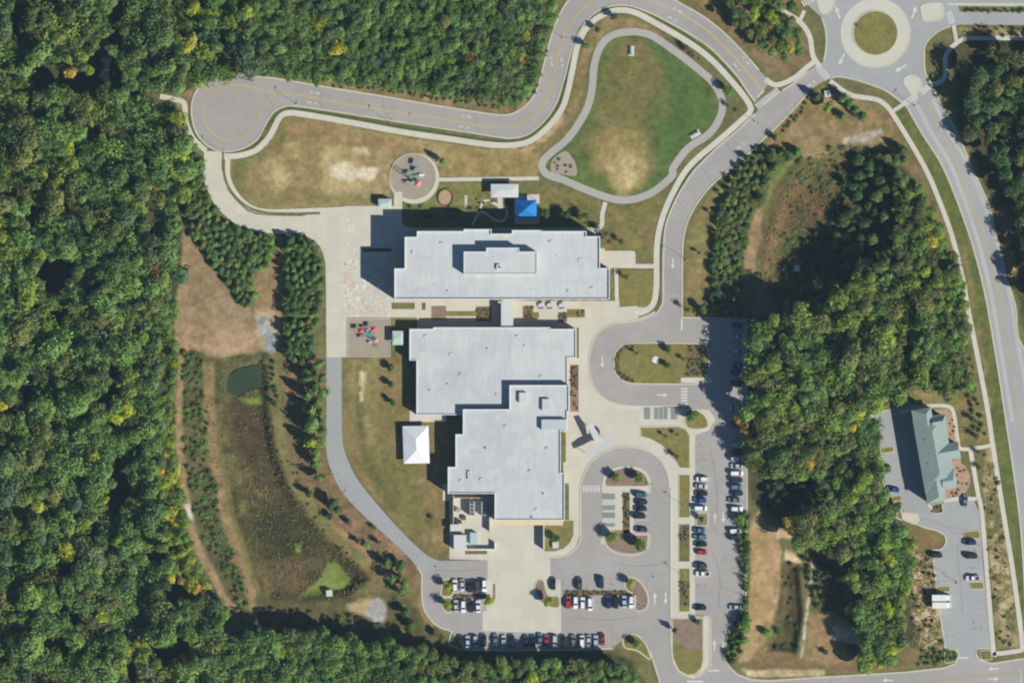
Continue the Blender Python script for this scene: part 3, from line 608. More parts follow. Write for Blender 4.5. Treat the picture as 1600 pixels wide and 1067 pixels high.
sheet('mulch_bed', sI + [(1012, 836), (985, 836), (984, 828), (972, 828), (960, 828), (957, 836)], .1, m_mulch)
kerb([(943, 836), (946, 850), (958, 861), (975, 866), (995, 866), (1010, 858), (1015, 842), (1015, 834)], 3)
kerb([(942, 760), (944, 744), (956, 733), (980, 728.5), (1003, 733), (1014, 745), (1016, 760), (1016, 768)], 3)
sheet('asphalt_bays', rect(990.5, 769, 1015.5, 834), ZB + .02, m_asph)
sheet('planting_bed', rect(973, 769, 984, 832), .1, m_bed)
sheet('accessible_bay', rect(941, 770, 961, 823), ZB + .012, m_faint)
for y0, y1 in ((770.5, 780), (789, 796.5), (800, 809), (817, 822.5)): sheet('accessible_bay', rect(941, y0, 961, y1), ZB + .03, m_asphd)
for x0, x1 in ((1006, 1016), (1022, 1029), (1030, 1036), (1037, 1043), (1048, 1058)): sheet('accessible_bay', rect(x0, 636.5, x1, 655), ZB + .03, m_asphd)
sheet('planting_bed', rect(888, 512, 904, 560), ZC - .015, m_conc); sheet('planting_bed', rect(901, 512, 904.5, 559), ZC, m_grass)
sheet('planting_bed', rect(891, 570, 904, 602), ZC, m_bed); sheet('planting_bed', rect(891, 602, 904, 643), ZC, m_mulch)
sheet('planting_bed', rect(877, 676, 884, 722), ZC, m_grass); sheet('planting_bed', rect(882, 755, 889, 812), ZC, m_grass)
sheet('verge', [(851, 814), (896, 813), (896, 836), (890, 848), (880, 857), (866, 861), (851, 861)], ZC + .01, m_grass2)
# mid island of the staff car parks
island(smooth([(839, 908), (844, 905), (850, 908), (852, 918), (858, 931), (873, 932), (873, 948), (860, 948), (848, 942), (840, 932), (836, 918)], 3, True), m_mulch, w=.35)
sheet('grass_bed', [(856, 933), (872, 933), (872, 947), (860, 947)], .14, m_grass2)
sheet('planting_bed', rect(881, 922, 994, 929.5), .12, m_bed)
island(smooth([(977, 903), (990, 902), (1003, 912), (1011, 926), (1013, 940), (1008, 951), (993, 953), (992, 930), (980, 922), (976, 912)], 3, True), m_mulch)
island(smooth([(975, 993), (990, 990), (1003, 998), (1012, 1012), (1016, 1030), (996, 1016), (976, 1011)], 3, True), m_grass2)
island(smooth([(692, 906), (705, 905), (708, 920), (706, 930), (690, 931), (690, 918)], 3, True), m_grass2)
island(smooth([(692, 934), (706, 934), (708, 950), (700, 957), (692, 950), (690, 940)], 3, True), m_grass2)
sheet('planting_bed', rect(706, 928, 766, 935), .12, m_bed)
sheet('concrete_walkway', rect(760, 905, 773, 955), ZB + .02, m_conc); sheet('planting_bed', rect(770, 912, 774, 935), .12, m_mulch)
# clinic islands
island(smooth([(1376, 700), (1395, 697), (1395, 706), (1378, 707)], 2, True), m_grass2, w=.4)
island([(1505, 830), (1530, 828), (1531, 841), (1507, 841)], m_grass2, w=.4); island([(1515, 909), (1536, 909), (1537, 920), (1517, 920)], m_grass2, w=.4)
island([(1462, 916), (1484, 915), (1484, 924), (1464, 925)], m_grass2, w=.4)
island([(1476, 1014), (1494, 1014), (1494, 1032), (1480, 1036), (1476, 1034)], m_grass, w=.4); island([(1530, 1017), (1548, 1015), (1550, 1030), (1534, 1030)], m_grass, w=.4)
island([(1388, 776), (1407, 773), (1409, 782), (1390, 784)], m_grass2, w=.4)
sheet('concrete_pad', [(1408, 800), (1434, 802), (1437, 812), (1430, 820), (1410, 812)], ZB + .02, m_conc)
sheet('planting_bed', [(1456, 640), (1480, 638), (1488, 648), (1496, 690), (1480, 690), (1477, 652), (1456, 650)], ZC, mat('pine_straw', A(176, 150, 126), .95, .15, ((.6, 1), (3, 1))))
sheet('planting_bed', [(1487, 720), (1500, 714), (1516, 742), (1516, 756), (1508, 772), (1494, 778), (1475, 776), (1475, 764), (1494, 760)], ZC, bpy.data.materials['pine_straw'])
sheet('grass_bed', [(1500, 706), (1512, 704), (1514, 730), (1502, 724)], ZC + .02, m_grass)
island([(1456, 788), (1472, 785), (1474, 800), (1460, 803)], m_bed, w=.5)
# pond
sheet('pond_water', pond_poly, -1.9 + .15, m_water)

# ------------------------------------------------------------------ markings
def line(pts, m, w=.12, z=ZM, sm=4, name='lane_line'): return strip(name, pts, w, z, m, sm=sm)
cy1 = [(440, 147), (475, 150), (525, 160), (600, 172), (700, 187), (765, 198), (800, 197), (828, 185), (852, 158), (864, 118), (873, 78), (884, 48), (905, 18), (935, -4), (965, -12), (1000, -6), (1050, 14), (1100, 44), (1135, 77), (1165, 110), (1192, 144)]
for d in (-.22, .22):
    strip_mb(MB(), offset_line(px(smooth(cy1, 4)), d), .22, ZM - .02).build('lane_line', m_yellow, None, 'structure')
    strip_mb(MB(), offset_line(px(smooth([(438, 147), (420, 152), (410, 168), (402, 188), (388, 206), (370, 216), (350, 219), (332, 208), (320, 192), (317, 172), (324, 152), (337, 139), (355, 133), (380, 134), (410, 141), (440, 147)], 4)), d), .22, ZM - .016).build('lane_line', m_yellow, None, 'structure')
    strip_mb(MB(), offset_line(px(smooth([(1452, 170), (1475, 215), (1495, 260), (1530, 350), (1557, 442), (1573, 530), (1590, 634), (1612, 760)], 4)), d * 1.6), .2, ZM).build('lane_line', m_yellow, None, 'structure')
    strip_mb(MB(), offset_line(px([(1170, 1082), (1320, 1078), (1450, 1066), (1530, 1056), (1640, 1046)]), d), .15, ZM).build('lane_line', m_yellow, None, 'structure')
    strip_mb(MB(), offset_line(px([(1434, 150), (1445, 162), (1452, 170)]), d * 6), .15, ZM).build('lane_line', m_yellow, None, 'structure')
def crosswalk(x, y, ang, length, n, bar, name='crosswalk'):
    """white bars across a road; ang = direction along which the bars are spaced"""
    mb = MB(); a = math.radians(ang); cx, cyy = W(x, y)[:2]; u = Vector((math.cos(a), math.sin(a))); v = Vector((-u.y, u.x))
    for i in range(n):
        t = (i - (n - 1) / 2) * length / n; c = Vector((cx, cyy)) + u * t; hw = length / n * .3
        mb.poly([(*(c - u * hw - v * bar / 2), ZM + .02), (*(c + u * hw - v * bar / 2), ZM + .02), (*(c + u * hw + v * bar / 2), ZM + .02), (*(c - u * hw + v * bar / 2), ZM + .02)])
    mb.build(name, m_white, None, 'structure')
crosswalk(1199, 154, 38, 11, 12, 2.6); crosswalk(1286, 114, -52, 6.5, 7, 2.6); crosswalk(1422, 156, 35, 6.5, 7, 2.6); crosswalk(1447, 139, 35, 5, 5, 2.6)
crosswalk(1485, 28, -70, 5, 5, 2.6); crosswalk(1262, 2, 30, 5, 5, 2.6); crosswalk(1069, 621, 90, 8, 7, 2.6); crosswalk(924, 763, 0, 7, 7, 2.6)
line([(1183, 152), (1194, 142)], m_white, .6, sm=0, name='stop_line'); line([(1065, 498), (1065, 516)], m_white, .6, sm=0, name='stop_line'); line([(1107, 1047), (1124, 1047)], m_white, .7, sm=0, name='stop_line'); line([(1497, 1027), (1513, 1027)], m_white, .6, sm=0, name='stop_line')
line([(1073, 1064), (1098, 1064)], m_white, .8, sm=0, name='stop_line')
def arrow(x, y, ang, s=1.0):
    a = math.radians(ang); c = Vector(W(x, y)[:2]); u = Vector((math.cos(a), math.sin(a))); v = Vector((-u.y, u.x))
    P = lambda p, r: (*(c + u * p * s + v * r * s), ZM + .015)
    mb = MB(); mb.poly([P(-2.2, -.28), P(.4, -.28), P(.4, .28), P(-2.2, .28)][::1]); mb.poly([P(.4, -.85), P(2.2, 0), P(.4, .85)])
    mb.build('road_arrow', m_white, None, 'structure')
def sharrow(x, y, ang):
    a = math.radians(ang); c = Vector(W(x, y)[:2]); u = Vector((math.cos(a), math.sin(a))); v = Vector((-u.y, u.x))
    P = lambda p, r: (*(c + u * p + v * r), ZM + .015)
    mb = MB()
    for o in (.5, 1.1): mb.poly([P(o, -.6), P(o + .5, 0), P(o, .6), P(o + .3, .6), P(o + .8, 0), P(o + .3, -.6)])
    for k in (-.9, .0): mb.poly([P(k - .75 + .4 * math.cos(t), .4 * math.sin(t)) for t in [i * math.pi / 4 for i in range(8)]])
    mb.build('bicycle_marking', m_white, None, 'structure')
for x, y, a in ((491, 145, 170), (488, 161, -10), (728, 182, 170), (725, 199, -10), (861, 96, 100), (878, 98, -80), (1058, 16, 150), (1051, 30, -30), (1165, 95, 130), (1152, 106, -50), (1158, 228, 40), (1268, 131, 40)):
    sharrow(x, y, a)
for x, y, a, s in ((1309, 20, 110, 1.2), (1315, 93, -115, 1.2), (1407, 107, -150, 1.2), (1428, 20, 70, 1.2), (941, 566, -90, 1), (1051, 412, -90, 1), (1035, 617, 0, 1), (1023, 934, 90, 1.1), (1040, 934, -90, 1.1), (1117, 809, 90, 1), (1130, 808, -90, 1), (1116, 1007, 90, 1), (1130, 1007, -90, 1), (1387, 1062, 180, 1), (1552, 1044, 180, 1), (1552, 1060, 0, 1)):
    arrow(x, y, a, s)
line([(1594, 1045), (1596, 1067)], m_white, .4, sm=0)
for a0, a1 in ((20, 46), (150, 172), (95, 118), (-20, 4)):
    for k in range(5):
        p = arc(62 + (k % 2) * .0, a0 + k * (a1 - a0) / 5, a0 + (k + .5) * (a1 - a0) / 5, 4)
def stalls(x0, y0, x1, y1, n, dx, dy, m=m_faint):
    """n + 1 stall lines spaced from (x0, y0) to (x1, y1), each running (dx, dy)"""
    mb = MB()
    for i in range(n + 1):
        x = x0 + (x1 - x0) * i / n; y = y0 + (y1 - y0) * i / n
        strip_mb(mb, px([(x, y), (x + dx, y + dy)]), .14, ZM - .01)
    mb.build('stall_lines', m, None, 'structure')
stalls(1086, 682, 1086, 798, 11, 20, 0); stalls(1086, 824, 1086, 955, 12, 20, 0); stalls(1165, 505, 1165, 800, 27, -22, 0); stalls(1165, 824, 1165, 954, 12, -22, 0)
stalls(991, 769, 991, 834, 6, 24, 0, m_white); stalls(860, 922, 968, 922, 10, 0, -20); stalls(882, 930, 992, 930, 10, 0, 20); stalls(706, 928, 762, 928, 5, 0, -20); stalls(706, 936, 752, 936, 4, 0, 20)
stalls(722, 1012, 972, 1012, 23, 0, -22)
stalls(1364, 650, 1373, 696, 5, 19, -3, m_faint); stalls(1377, 708, 1387, 765, 6, 19, -3, m_faint); stalls(1459, 875, 1462, 910, 4, 20, 0, m_faint); stalls(1465, 927, 1476, 1008, 8, 19, 0, m_faint)
stalls(1512, 843, 1520, 905, 6, 19, 0, m_faint); stalls(1519, 924, 1528, 1008, 8, 18, 0, m_faint); stalls(1478, 784, 1520, 783, 4, 0, 18, m_faint)
line([(1107, 700), (1107, 798)], m_faint, .12, ZM - .02, 0)
# painted plaza games
cols = [A(222, 172, 160), A(168, 198, 194), A(226, 216, 190), A(222, 226, 224), A(220, 190, 158), A(196, 206, 210)]
dz = [0.0]; dots = [MB() for _ in cols]; r7 = random.Random(3)
def dot(x, y, s, k, z=ZC):
    x, y = W(x, y)[:2]; dz[0] += .00012; z += dz[0] - .01; dots[k].poly([(x - s, y - s, z), (x + s, y - s, z), (x + s, y + s, z), (x - s, y + s, z)])
zz = ZC - .015
for i, (a, b) in enumerate(smooth([(541, 412), (552, 408), (558, 414), (550, 420), (543, 424), (540, 434), (545, 440), (538, 446), (545, 452), (540, 460), (545, 466), (539, 474), (546, 480), (541, 488), (548, 494)], 3)): dot(a + r7.uniform(-2, 2), b + r7.uniform(-2, 2), r7.uniform(.28, .5), r7.randrange(6), zz)
for k in range(70):
    t = k / 34 * 2 * math.pi; dot(584 + 19 * math.cos(t) + r7.uniform(-1.5, 1.5), 460 + 21 * math.sin(t) + r7.uniform(-1, 1), r7.uniform(.3, .5), r7.randrange(6), zz)
for k in range(75): dot(r7.uniform(545, 612), r7.uniform(425, 496), r7.uniform(.25, .7), r7.randrange(6), zz + .002)
for k in range(40): dot(r7.uniform(538, 558), r7.uniform(410, 496), r7.uniform(.2, .45), r7.randrange(6), zz + .004)
for k in range(30): dot(r7.uniform(532, 575), r7.uniform(336, 400), r7.uniform(.2, .5), r7.choice((2, 3, 5)), zz + .006)
for k in range(60): dot(r7.uniform(549, 612), r7.uniform(478, 496), r7.uniform(.22, .45), r7.randrange(6), zz)
for k in range(30): dot(r7.choice((598, 604, 610)) + r7.uniform(-2, 2), r7.uniform(328, 376), r7.uniform(.3, .5), r7.randrange(6), zz)
for k in range(22): dot(r7.uniform(566, 602), r7.uniform(405, 438), r7.uniform(.3, .7), r7.choice((1, 1, 5, 0)), zz)
for k, d in enumerate(dots): d.build('painted_play_marking', mat('play_paint', cols[k], .7, .1, ((2, 1),)), None, 'structure')
sheet('planting_bed', rect(566, 388, 612, 393), ZC + .01, m_bed)

# sealed cracks across the roads and the bays
m_tar = mat('crack_sealant', A(138, 134, 134), .8, .1, ((1, 1),))
for l in ([(412, 136), (418, 150), (428, 168)], [(503, 140), (500, 160), (508, 172)], [(598, 155), (600, 172), (606, 186)], [(742, 178), (746, 200), (748, 210)], [(843, 140), (858, 152), (872, 158)], [(890, 40), (905, 48)], [(985, -2), (982, 8)], [(1085, 25), (1075, 44)], [(1040, 396), (1066, 404)], [(1040, 450), (1066, 460)], [(1055, 310), (1075, 330)], [(1098, 262), (1112, 285)], [(1135, 225), (1150, 250)], [(1475, 820), (1500, 826), (1528, 830)], [(1440, 810), (1470, 818), (1500, 840)], [(920, 720), (935, 735)], [(1015, 760), (1045, 790)], [(960, 880), (1000, 884), (1045, 880)], [(1110, 700), (1120, 760), (1118, 830)], [(1112, 860), (1125, 900), (1122, 950)], [(680, 890), (720, 892), (758, 888)], [(900, 965), (950, 968), (1000, 962)], [(1120, 915), (1150, 925), (1160, 920)], [(1290, 1075), (1300, 1060)], [(1495, 850), (1500, 900), (1505, 960)]):
    p = smooth(l, 4); rj = random.Random(int(l[0][0])); p = [(a + rj.uniform(-.7, .7), b + rj.uniform(-.7, .7)) for a, b in p]
    strip('crack_sealant', p, .16, ZM - .03, m_tar, sm=0)
m_oil = mat('oil_stain', A(146, 142, 140), .8, .1, ((1, 1),)); ro = random.Random(8); mbo = MB()
for k in range(90):
    x, y = ro.choice(((ro.uniform(1090, 1104), ro.uniform(684, 950)), (ro.uniform(1144, 1162), ro.uniform(505, 950)), (ro.uniform(864, 965), ro.uniform(903, 918)), (ro.uniform(884, 990), ro.uniform(934, 948)), (ro.uniform(1464, 1480), ro.uniform(875, 1005)), (ro.uniform(1516, 1534), ro.uniform(845, 1005))))
    X, Y = W(x, y)[:2]; q = ro.uniform(.25, .6); mbo.poly([(X + q * ro.uniform(.6, 1.2) * math.cos(t * math.pi / 4), Y + q * ro.uniform(.6, 1.2) * math.sin(t * math.pi / 4), ZM - .034 + k * .0001) for t in range(8)])
mbo.build('oil_stain', m_oil, None, 'structure')
# ------------------------------------------------------------------ buildings
m_roof = mat('roof_membrane', A(199, 204, 207), 0.6, 0.06, ((0.03, 1.0), (0.35, .8), (2, .5)), joints=[(3.0, 24.0, .06, .94, .018), (17.0, 11.0, .0, 1, .028), (7.0, 19.0, .0, 1, .016)], spots=(.14, .52, A(211, 211, 208), .7))
_n = m_roof.node_tree; _t = _n.nodes.new('ShaderNodeTexNoise'); _v = _n.nodes.new('ShaderNodeMapping'); _c = _n.nodes.new('ShaderNodeTexCoord'); _r = _n.nodes.new('ShaderNodeMapRange'); _s = _n.nodes.new('ShaderNodeVectorMath'); _s.operation = 'SCALE'
_v.inputs['Scale'].default_value = (1.1, .12, 1); _t.inputs['Scale'].default_value = 1.0; _t.inputs['Detail'].default_value = 5; _r.inputs[1].default_value = .35; _r.inputs[2].default_value = .75; _r.inputs[3].default_value = 1.03; _r.inputs[4].default_value = .93
_b = _n.nodes['Principled BSDF']; _src = _b.inputs['Base Color'].links[0].from_socket
_n.links.new(_c.outputs['Object'], _v.inputs[0]); _n.links.new(_v.outputs[0], _t.inputs['Vector']); _n.links.new(_t.outputs[0], _r.inputs[0]); _n.links.new(_src, _s.inputs[0]); _n.links.new(_r.outputs[0], _s.inputs['Scale']); _n.links.new(_s.outputs[0], _b.inputs['Base Color'])
m_roof2 = mat('roof_membrane_cool', A(190, 200, 208), 0.6, 0.04, ((0.04, 1.0), (0.35, .8)), joints=(24.0, 3.0, .04, .97, .012))
m_coping = mat('metal_coping', A(224, 230, 234), 0.5, 0.04, ((0.3, 1.0),))
m_brick = mat('brick_wall', (0.28, 0.13, 0.085), 0.85, 0.12, ((0.3, 1.0), (4, .8)), joints=(.6, .2, .02, 1.2, -.12))
m_tan = mat('block_wall', (0.42, 0.36, 0.27), 0.85, 0.08, ((0.3, 1.0), (4, .8)))
m_glass = mat('window_glass', (0.03, 0.045, 0.06), 0.12, 0.0, spec=.6)
m_frame = mat('window_frame', (0.5, 0.5, 0.5), 0.5, 0.0)
m_metal = mat('galvanised_metal', (0.42, 0.44, 0.46), 0.45, 0.1, ((1, 1),), metallic=.3)
m_dark = mat('dark_metal', (0.05, 0.055, 0.06), 0.6, 0.1, ((1, 1),))
m_wpaint = mat('white_paint', A(232, 232, 232), 0.6, 0.04, ((.5, 1),))
m_tent = mat('white_tent_fabric', (0.66, 0.66, 0.69), 0.6, 0.05, ((.25, 1), (1.5, .6)), joints=(30, 3.2, .05, .93, .0))
m_groof = mat('green_metal_roof', A(146, 162, 158), 0.45, 0.05, ((.15, 1), (1, .6)), joints=(.5, 30, .03, .9, .01))
m_bluefab = mat('blue_fabric', (0.004, 0.17, 0.46), 0.7, 0.05, ((1, 1),))
m_palegreen = mat('pale_green_panel', A(186, 206, 198), 0.6, 0.05, ((.5, 1),))
m_red = mat('red_plastic', (0.62, 0.08, 0.08), 0.5, 0.05, ((1, 1),))
m_teal = mat('teal_plastic', (0.10, 0.28, 0.27), 0.5, 0.05, ((1, 1),))
m_door = mat('grey_door', (0.25, 0.26, 0.27), 0.5, 0.05, ((1, 1),))
m_canopy = mat('canopy_roof', A(206, 212, 212), .6, .03, ((.3, 1),))
m_canopyl = mat('canopy_roof_grey', A(198, 200, 204), .6, .03, ((.3, 1),))

win_me = MB().box(-.9, 0, 0, .9, .12, 1.6).mesh('window'); win_me.materials.append(m_glass)
frame_me = MB().box(-1.0, -.02, -.1, 1.0, .14, 0).box(-1.0, -.02, 1.6, 1.0, .14, 1.7).box(-1.0, -.02, 0, -.9, .14, 1.6).box(.9, -.02, 0, 1.0, .14, 1.6).box(-.04, .12, 0, .04, .15, 1.6).mesh('window_frame'); frame_me.materials.append(m_frame)
def windows(root, foot, sills, gap=4.6, least=6.0):
    n = len(foot)
    for i in range(n):
        a = Vector(foot[i]); b = Vector(foot[(i + 1) % n]); d = b - a; l = d.length
        if l < least: continue
        k = int(l // gap); u = d / l; out = Vector((u.y, -u.x))       # footprint runs counter-clockwise
        for j in range(k):
            c = a + u * (l * (j + .5) / k)
            for z in sills:
                o = bpy.data.objects.new('window', win_me); COL.objects.link(o); o.parent = root
                o.location = (c.x, c.y, z); o.rotation_euler = (0, 0, math.atan2(out.y, out.x) - math.pi / 2)
                f = bpy.data.objects.new('window_frame', frame_me); COL.objects.link(f); f.parent = o
def inset(pts, d):
    """offset a counter-clockwise rectilinear outline inwards by d"""
    n = len(pts); out = []
    for i in range(n):
        a, b, c = Vector(pts[i - 1]), Vector(pts[i]), Vector(pts[(i + 1) % n])
        u = (b - a).normalized(); v = (c - b).normalized(); n1 = Vector((-u.y, u.x)); n2 = Vector((-v.y, v.x))
        k = n1 + n2; den = k.dot(n1)
        out.append(tuple(b + (n1 * d if abs(den) < 1e-4 else k * (d / den))))
    return out
def ring_mb(mb, outer, inner, z0, z1):
    n = len(outer); b = len(mb.v)
    for z in (z0, z1):
        mb.v += [(x, y, z) for x, y in outer]; mb.v += [(x, y, z) for x, y in inner]
    for i in range(n):
        j = (i + 1) % n; o0, i0, o1, i1 = b, b + n, b + 2 * n, b + 3 * n
        mb.f += [[o1 + i, o1 + j, i1 + j, i1 + i], [o0 + i, o0 + j, o1 + j, o1 + i], [i0 + j, i0 + i, i1 + i, i1 + j], [o0 + j, o0 + i, i0 + i, i0 + j]]
    return mb
def block(root, foot_px, z0, z1, wall, roof, par=.55, wt=.3, wallname='wall', sills=(), z_roof_drop=0):
    foot = px(foot_px)
    if area(foot) < 0: foot = foot[::-1]
    MB().prism(foot, z0, z1 - par - .02, False).build(wallname, wall, root)
    ins = inset(foot, wt)
    MB().prism(ins, z1 - par - .015, z1 - par, False).build('roof', roof, root)
    ring_mb(MB(), inset(foot, -.04), ins, z1 - par - .01, z1).build('parapet', m_coping, root)
    if sills: windows(root, foot, sills)
    return z1 - par
def at_root(o, root):      # children are laid out in world coordinates: undo the root's own place
    pass
def bldg(name, cx, cy, label, cat='building', group=None):
    r = empty(name, (0, 0, 0), 0, label, cat, group)
    r['_c'] = W(cx, cy)[:2]
    return r
ROOTS = []
def settle(root):
    """move the Empty to the foot of its thing and keep the parts where they stand"""
    x, y = root['_c']; del root['_c']
    for ch in root.children: ch.location = Vector(ch.location) - Vector((x, y, 0))
    root.location = (x, y, 0)
def vent(root, x, y, z, r=.18, h=.3, m=None, name='roof_vent'):
    X, Y = W(x, y)[:2]; MB().cyl(X, Y, z, z + h, r, 8).build(name, m or m_metal, root)
def roofbox(root, x0, y0, x1, y1, z, h, m, name='roof_unit', lid=None):
    (a, b), (c, d) = px([(x0, y1), (x1, y0)]); MB().box(a, b, z, c, d, z + h).build(name, m, root)

N = bldg('school_wing', 790, 420, 'white roofed two storey school wing north of the courtyard, with a raised penthouse roof')
f1 = [(652, 362), (725, 362), (725, 359), (768, 359), (768, 366), (800, 366), (800, 360.5), (846, 360.5), (846, 362), (916, 362), (916, 370), (937, 370), (937, 419.5), (952, 419.5), (952, 468), (617, 468), (617, 420), (633, 420), (633, 371), (652, 371)]
z = block(N, f1, 0, 10.9, m_brick, m_roof, sills=(1.0, 5.2))
ph = [(725, 394), (760, 394), (760, 388), (811, 388), (811, 394), (839, 394), (839, 429), (725, 429)]
block(N, ph, z, z + 3.6, m_tan, m_roof, par=.25, wallname='penthouse_wall')
for x, y in ((680, 445), (830, 452), (870, 400)): vent(N, x, y, z)
roofbox(N, 776, 414, 782, 422, z + 3.35, .8, m_coping, 'roof_hatch'); roofbox(N, 778, 470, 786, 474, 0, 4, m_tan, 'entry_canopy')
vent(N, 782, 419, z + 3.35, .5, 1.3); roofbox(N, 903, 404, 909, 409, z, .2, m_roof2, 'roof_unit')
settle(N)
C = bldg('school_wing', 770, 580, 'low white roofed school wing between the courtyard and the gymnasium, west side on the lawn')
f2 = [(640, 514), (677, 514), (677, 511.5), (860, 511.5), (860, 514), (900, 514), (900, 559), (886.5, 559), (886.5, 600.5), (795.5, 600.5), (795.5, 636), (722, 636), (722, 648), (651, 648), (651, 563), (640, 563)]
z2 = block(C, f2, 0, 4.6, m_brick, m_roof, par=.4, sills=(1.0,))
for x, y in ((700, 600), (776, 616), (820, 540)): vent(C, x, y, z2, .22, .5)
roofbox(C, 702, 551, 708, 556, z2, .2, m_roof2)
settle(C)
G = bldg('school_wing', 800, 710, 'white roofed gymnasium wing with square skylights, above the service yard')
f3 = [(796, 601.5), (889, 601.5), (889, 643), (886, 643), (886, 673), (876, 673), (876, 738), (882, 738), (882, 812), (773, 812), (773, 770.5), (700, 770.5), (700, 729), (712, 729), (712, 678), (723.5, 678), (723.5, 639), (796, 639)]
z3 = block(G, f3, 0, 6.7, m_brick, m_roof, par=.45, sills=(1.4,))
roofbox(G, 811, 613, 823, 629, z3, 1.1, m_roof, 'skylight'); roofbox(G, 847, 623, 859, 641, z3, 1.1, m_roof, 'skylight')
roofbox(G, 846, 655, 885, 671, z3, 1.6, m_roof2, 'raised_roof'); roofbox(G, 730.5, 735, 735.5, 748, z3, .5, m_roof2, 'roof_hatch')
for x, y in ((850, 771), (760, 700), (832, 808)): vent(G, x, y, z3, .3, .7)
MB().box(*W(774, 820)[:2], 3.6, *W(880, 812.5)[:2], 3.9).build('dock_canopy', mat('pale_yellow_canopy', A(222, 206, 170), .7, .05, ((.5, 1),)), G)
for x0, x1 in ((781, 799), (805, 812)): MB().box(*W(x0, 812.4)[:2], 0, *W(x1, 812)[:2], 3.2).build('dock_door', m_door, G)
settle(G)
def wall_run(name, pts, h, t, m, label, cat='wall'):
    mb = MB(); strip_mb(mb, px(pts), t, 0, h); o = mb.build(name, m); tag(o, label, cat); return o
lk = bldg('covered_walkway', 791, 490, 'flat white roofed link corridor crossing the courtyard between two school wings', 'walkway')
(a, b), (c, d) = px([(783, 511), (802, 468.5)]); MB().box(a, b, 3.5, c, d, 3.8).build('roof', m_canopy, lk)
for x in (785, 800): MB().box(*W(x - .6, 510.5)[:2], 0, *W(x + .6, 469)[:2], 3.5).build('wall', m_tan, lk)
settle(lk)
# service yard
wall_run('yard_wall', [(708.5, 773), (708.5, 818)], 2.6, .3, m_tan, 'pale screen wall on the west side of the school service yard')
wall_run('yard_wall', [(710.5, 777.5), (752, 777.5)], 2.2, .3, m_tan, 'pale screen wall across the top of the school service yard')
wall_run('yard_wall', [(765, 798), (765, 830)], 2.4, .3, m_tan, 'pale screen wall on the east side of the school service yard')
wall_run('yard_wall', [(733, 857.5), (773, 857.5), (773, 847)], 2.0, .3, m_wpaint, 'white L shaped wall at the foot of the service yard')
wall_run('dock_wall', [(849.5, 815), (849.5, 858)], 3.0, .4, m_canopy, 'tall white wall between the loading dock and the corner lawn')
sheet('yard_hedge_bed', rect(727, 860, 761, 865.5), ZC + .02, m_bed)
def yard_block(name, x0, y0, x1, y1, h, m, label, cat, lidm=None):
    r = bldg(name, (x0 + x1) / 2, (y0 + y1) / 2, label, cat)
    (a, b), (c, d) = px([(x0, y1), (x1, y0)])
    MB().box(a, b, 0, c, d, h).build('body', m, r); MB().box(a - .1, b - .1, h, c + .1, d + .1, h + .15).build('roof', lidm or m_canopy, r)
    MB().box((a + c) / 2 - .5, b - .06, 0, (a + c) / 2 + .5, b, min(2.0, h * .85)).build('door', m_door, r)
    settle(r); return r
yard_block('yard_shed', 709.5, 835.5, 728.5, 858, 3.2, m_tan, 'flat pale roofed block at the lower left of the service yard', 'shed')
yard_block('yard_shed', 704, 819, 718, 829, 2.6, m_tan, 'small flat roofed block on the west wall of the service yard', 'shed')
yard_block('dumpster', 735, 832, 746, 850, 1.7, m_metal, 'pale blue lidded dumpster inside the service yard', 'dumpster', mat('pale_blue_lid', A(176, 200, 214), .6, .05, ((.5, 1),)))
def chiller(x0, y0, x1, y1, label):
    r = bldg('chiller', (x0 + x1) / 2, (y0 + y1) / 2, label, 'chiller'); (a, b), (c, d) = px([(x0, y1), (x1, y0)])
    MB().box(a, b, .3, c, d, 3.0).build('body', m_metal, r)
    for k in range(4):
        y = b + (d - b) * (k + .5) / 4; MB().cyl((a + c) / 2, y, 3.0, 3.25, .5, 10).build('fan_guard', m_dark, r)
    MB().box(a, b, 0, c, d, .3).build('plinth', m_kerb, r); settle(r)
chiller(734, 783, 742.5, 805, 'left of the two grey chillers in the service yard'); chiller(752, 783, 760.5, 805, 'right of the two grey chillers in the service yard')
yard_block('generator', 713, 795, 719, 800, 1.5, m_metal, 'small grey generator by the west wall of the service yard', 'generator', m_metal)
yard_block('electric_cabinet', 713, 813, 721, 817, 1.6, m_dark, 'dark electric cabinet below the chillers in the service yard', 'cabinet', m_dark)

# sheds, pavilion, tent, canopies
def shed(x0, y0, x1, y1, h, m, label, name='shed', posts=True, cat='shed'):
    r = bldg(name, (x0 + x1) / 2, (y0 + y1) / 2, label, cat); (a, b), (c, d) = px([(x0, y1), (x1, y0)])
    mb = MB(); b0 = [(a, b, h), (c, b, h), (c, d, h), (a, d, h), ((a * .75 + c * .25), (b + d) / 2, h + .35), ((a * .25 + c * .75), (b + d) / 2, h + .35)]
    mb.v = b0; mb.f = [[0, 1, 5, 4], [1, 2, 5], [2, 3, 4, 5], [3, 0, 4], [3, 2, 1, 0]]; mb.build('roof', m, r)
    if posts:
        for X, Y in ((a + .3, b + .3), (c - .3, b + .3), (c - .3, d - .3), (a + .3, d - .3)): MB().cyl(X, Y, 0, h, .1, 8).build('post', m_metal, r)
    else:
        MB().box(a + .2, b + .2, 0, c - .2, d - .2, h - .01).build('wall', m_tan, r); MB().box((a + c) / 2 - .5, b + .12, 0, (a + c) / 2 + .5, b + .2, 2).build('door', m_door, r)
    settle(r); return r
shed(767, 288, 810, 309, 3.0, m_canopy, 'white roofed open pavilion between the play circle and the track', 'pavilion', True, 'pavilion')
shed(591, 311, 612, 324.5, 2.4, m_palegreen, 'small pale roofed shed beside the path to the play circle', 'shed', False)
shed(613, 517, 630, 539, 2.6, m_palegreen, 'small pale green roofed shelter beside the square playground', 'shelter', True, 'shelter')
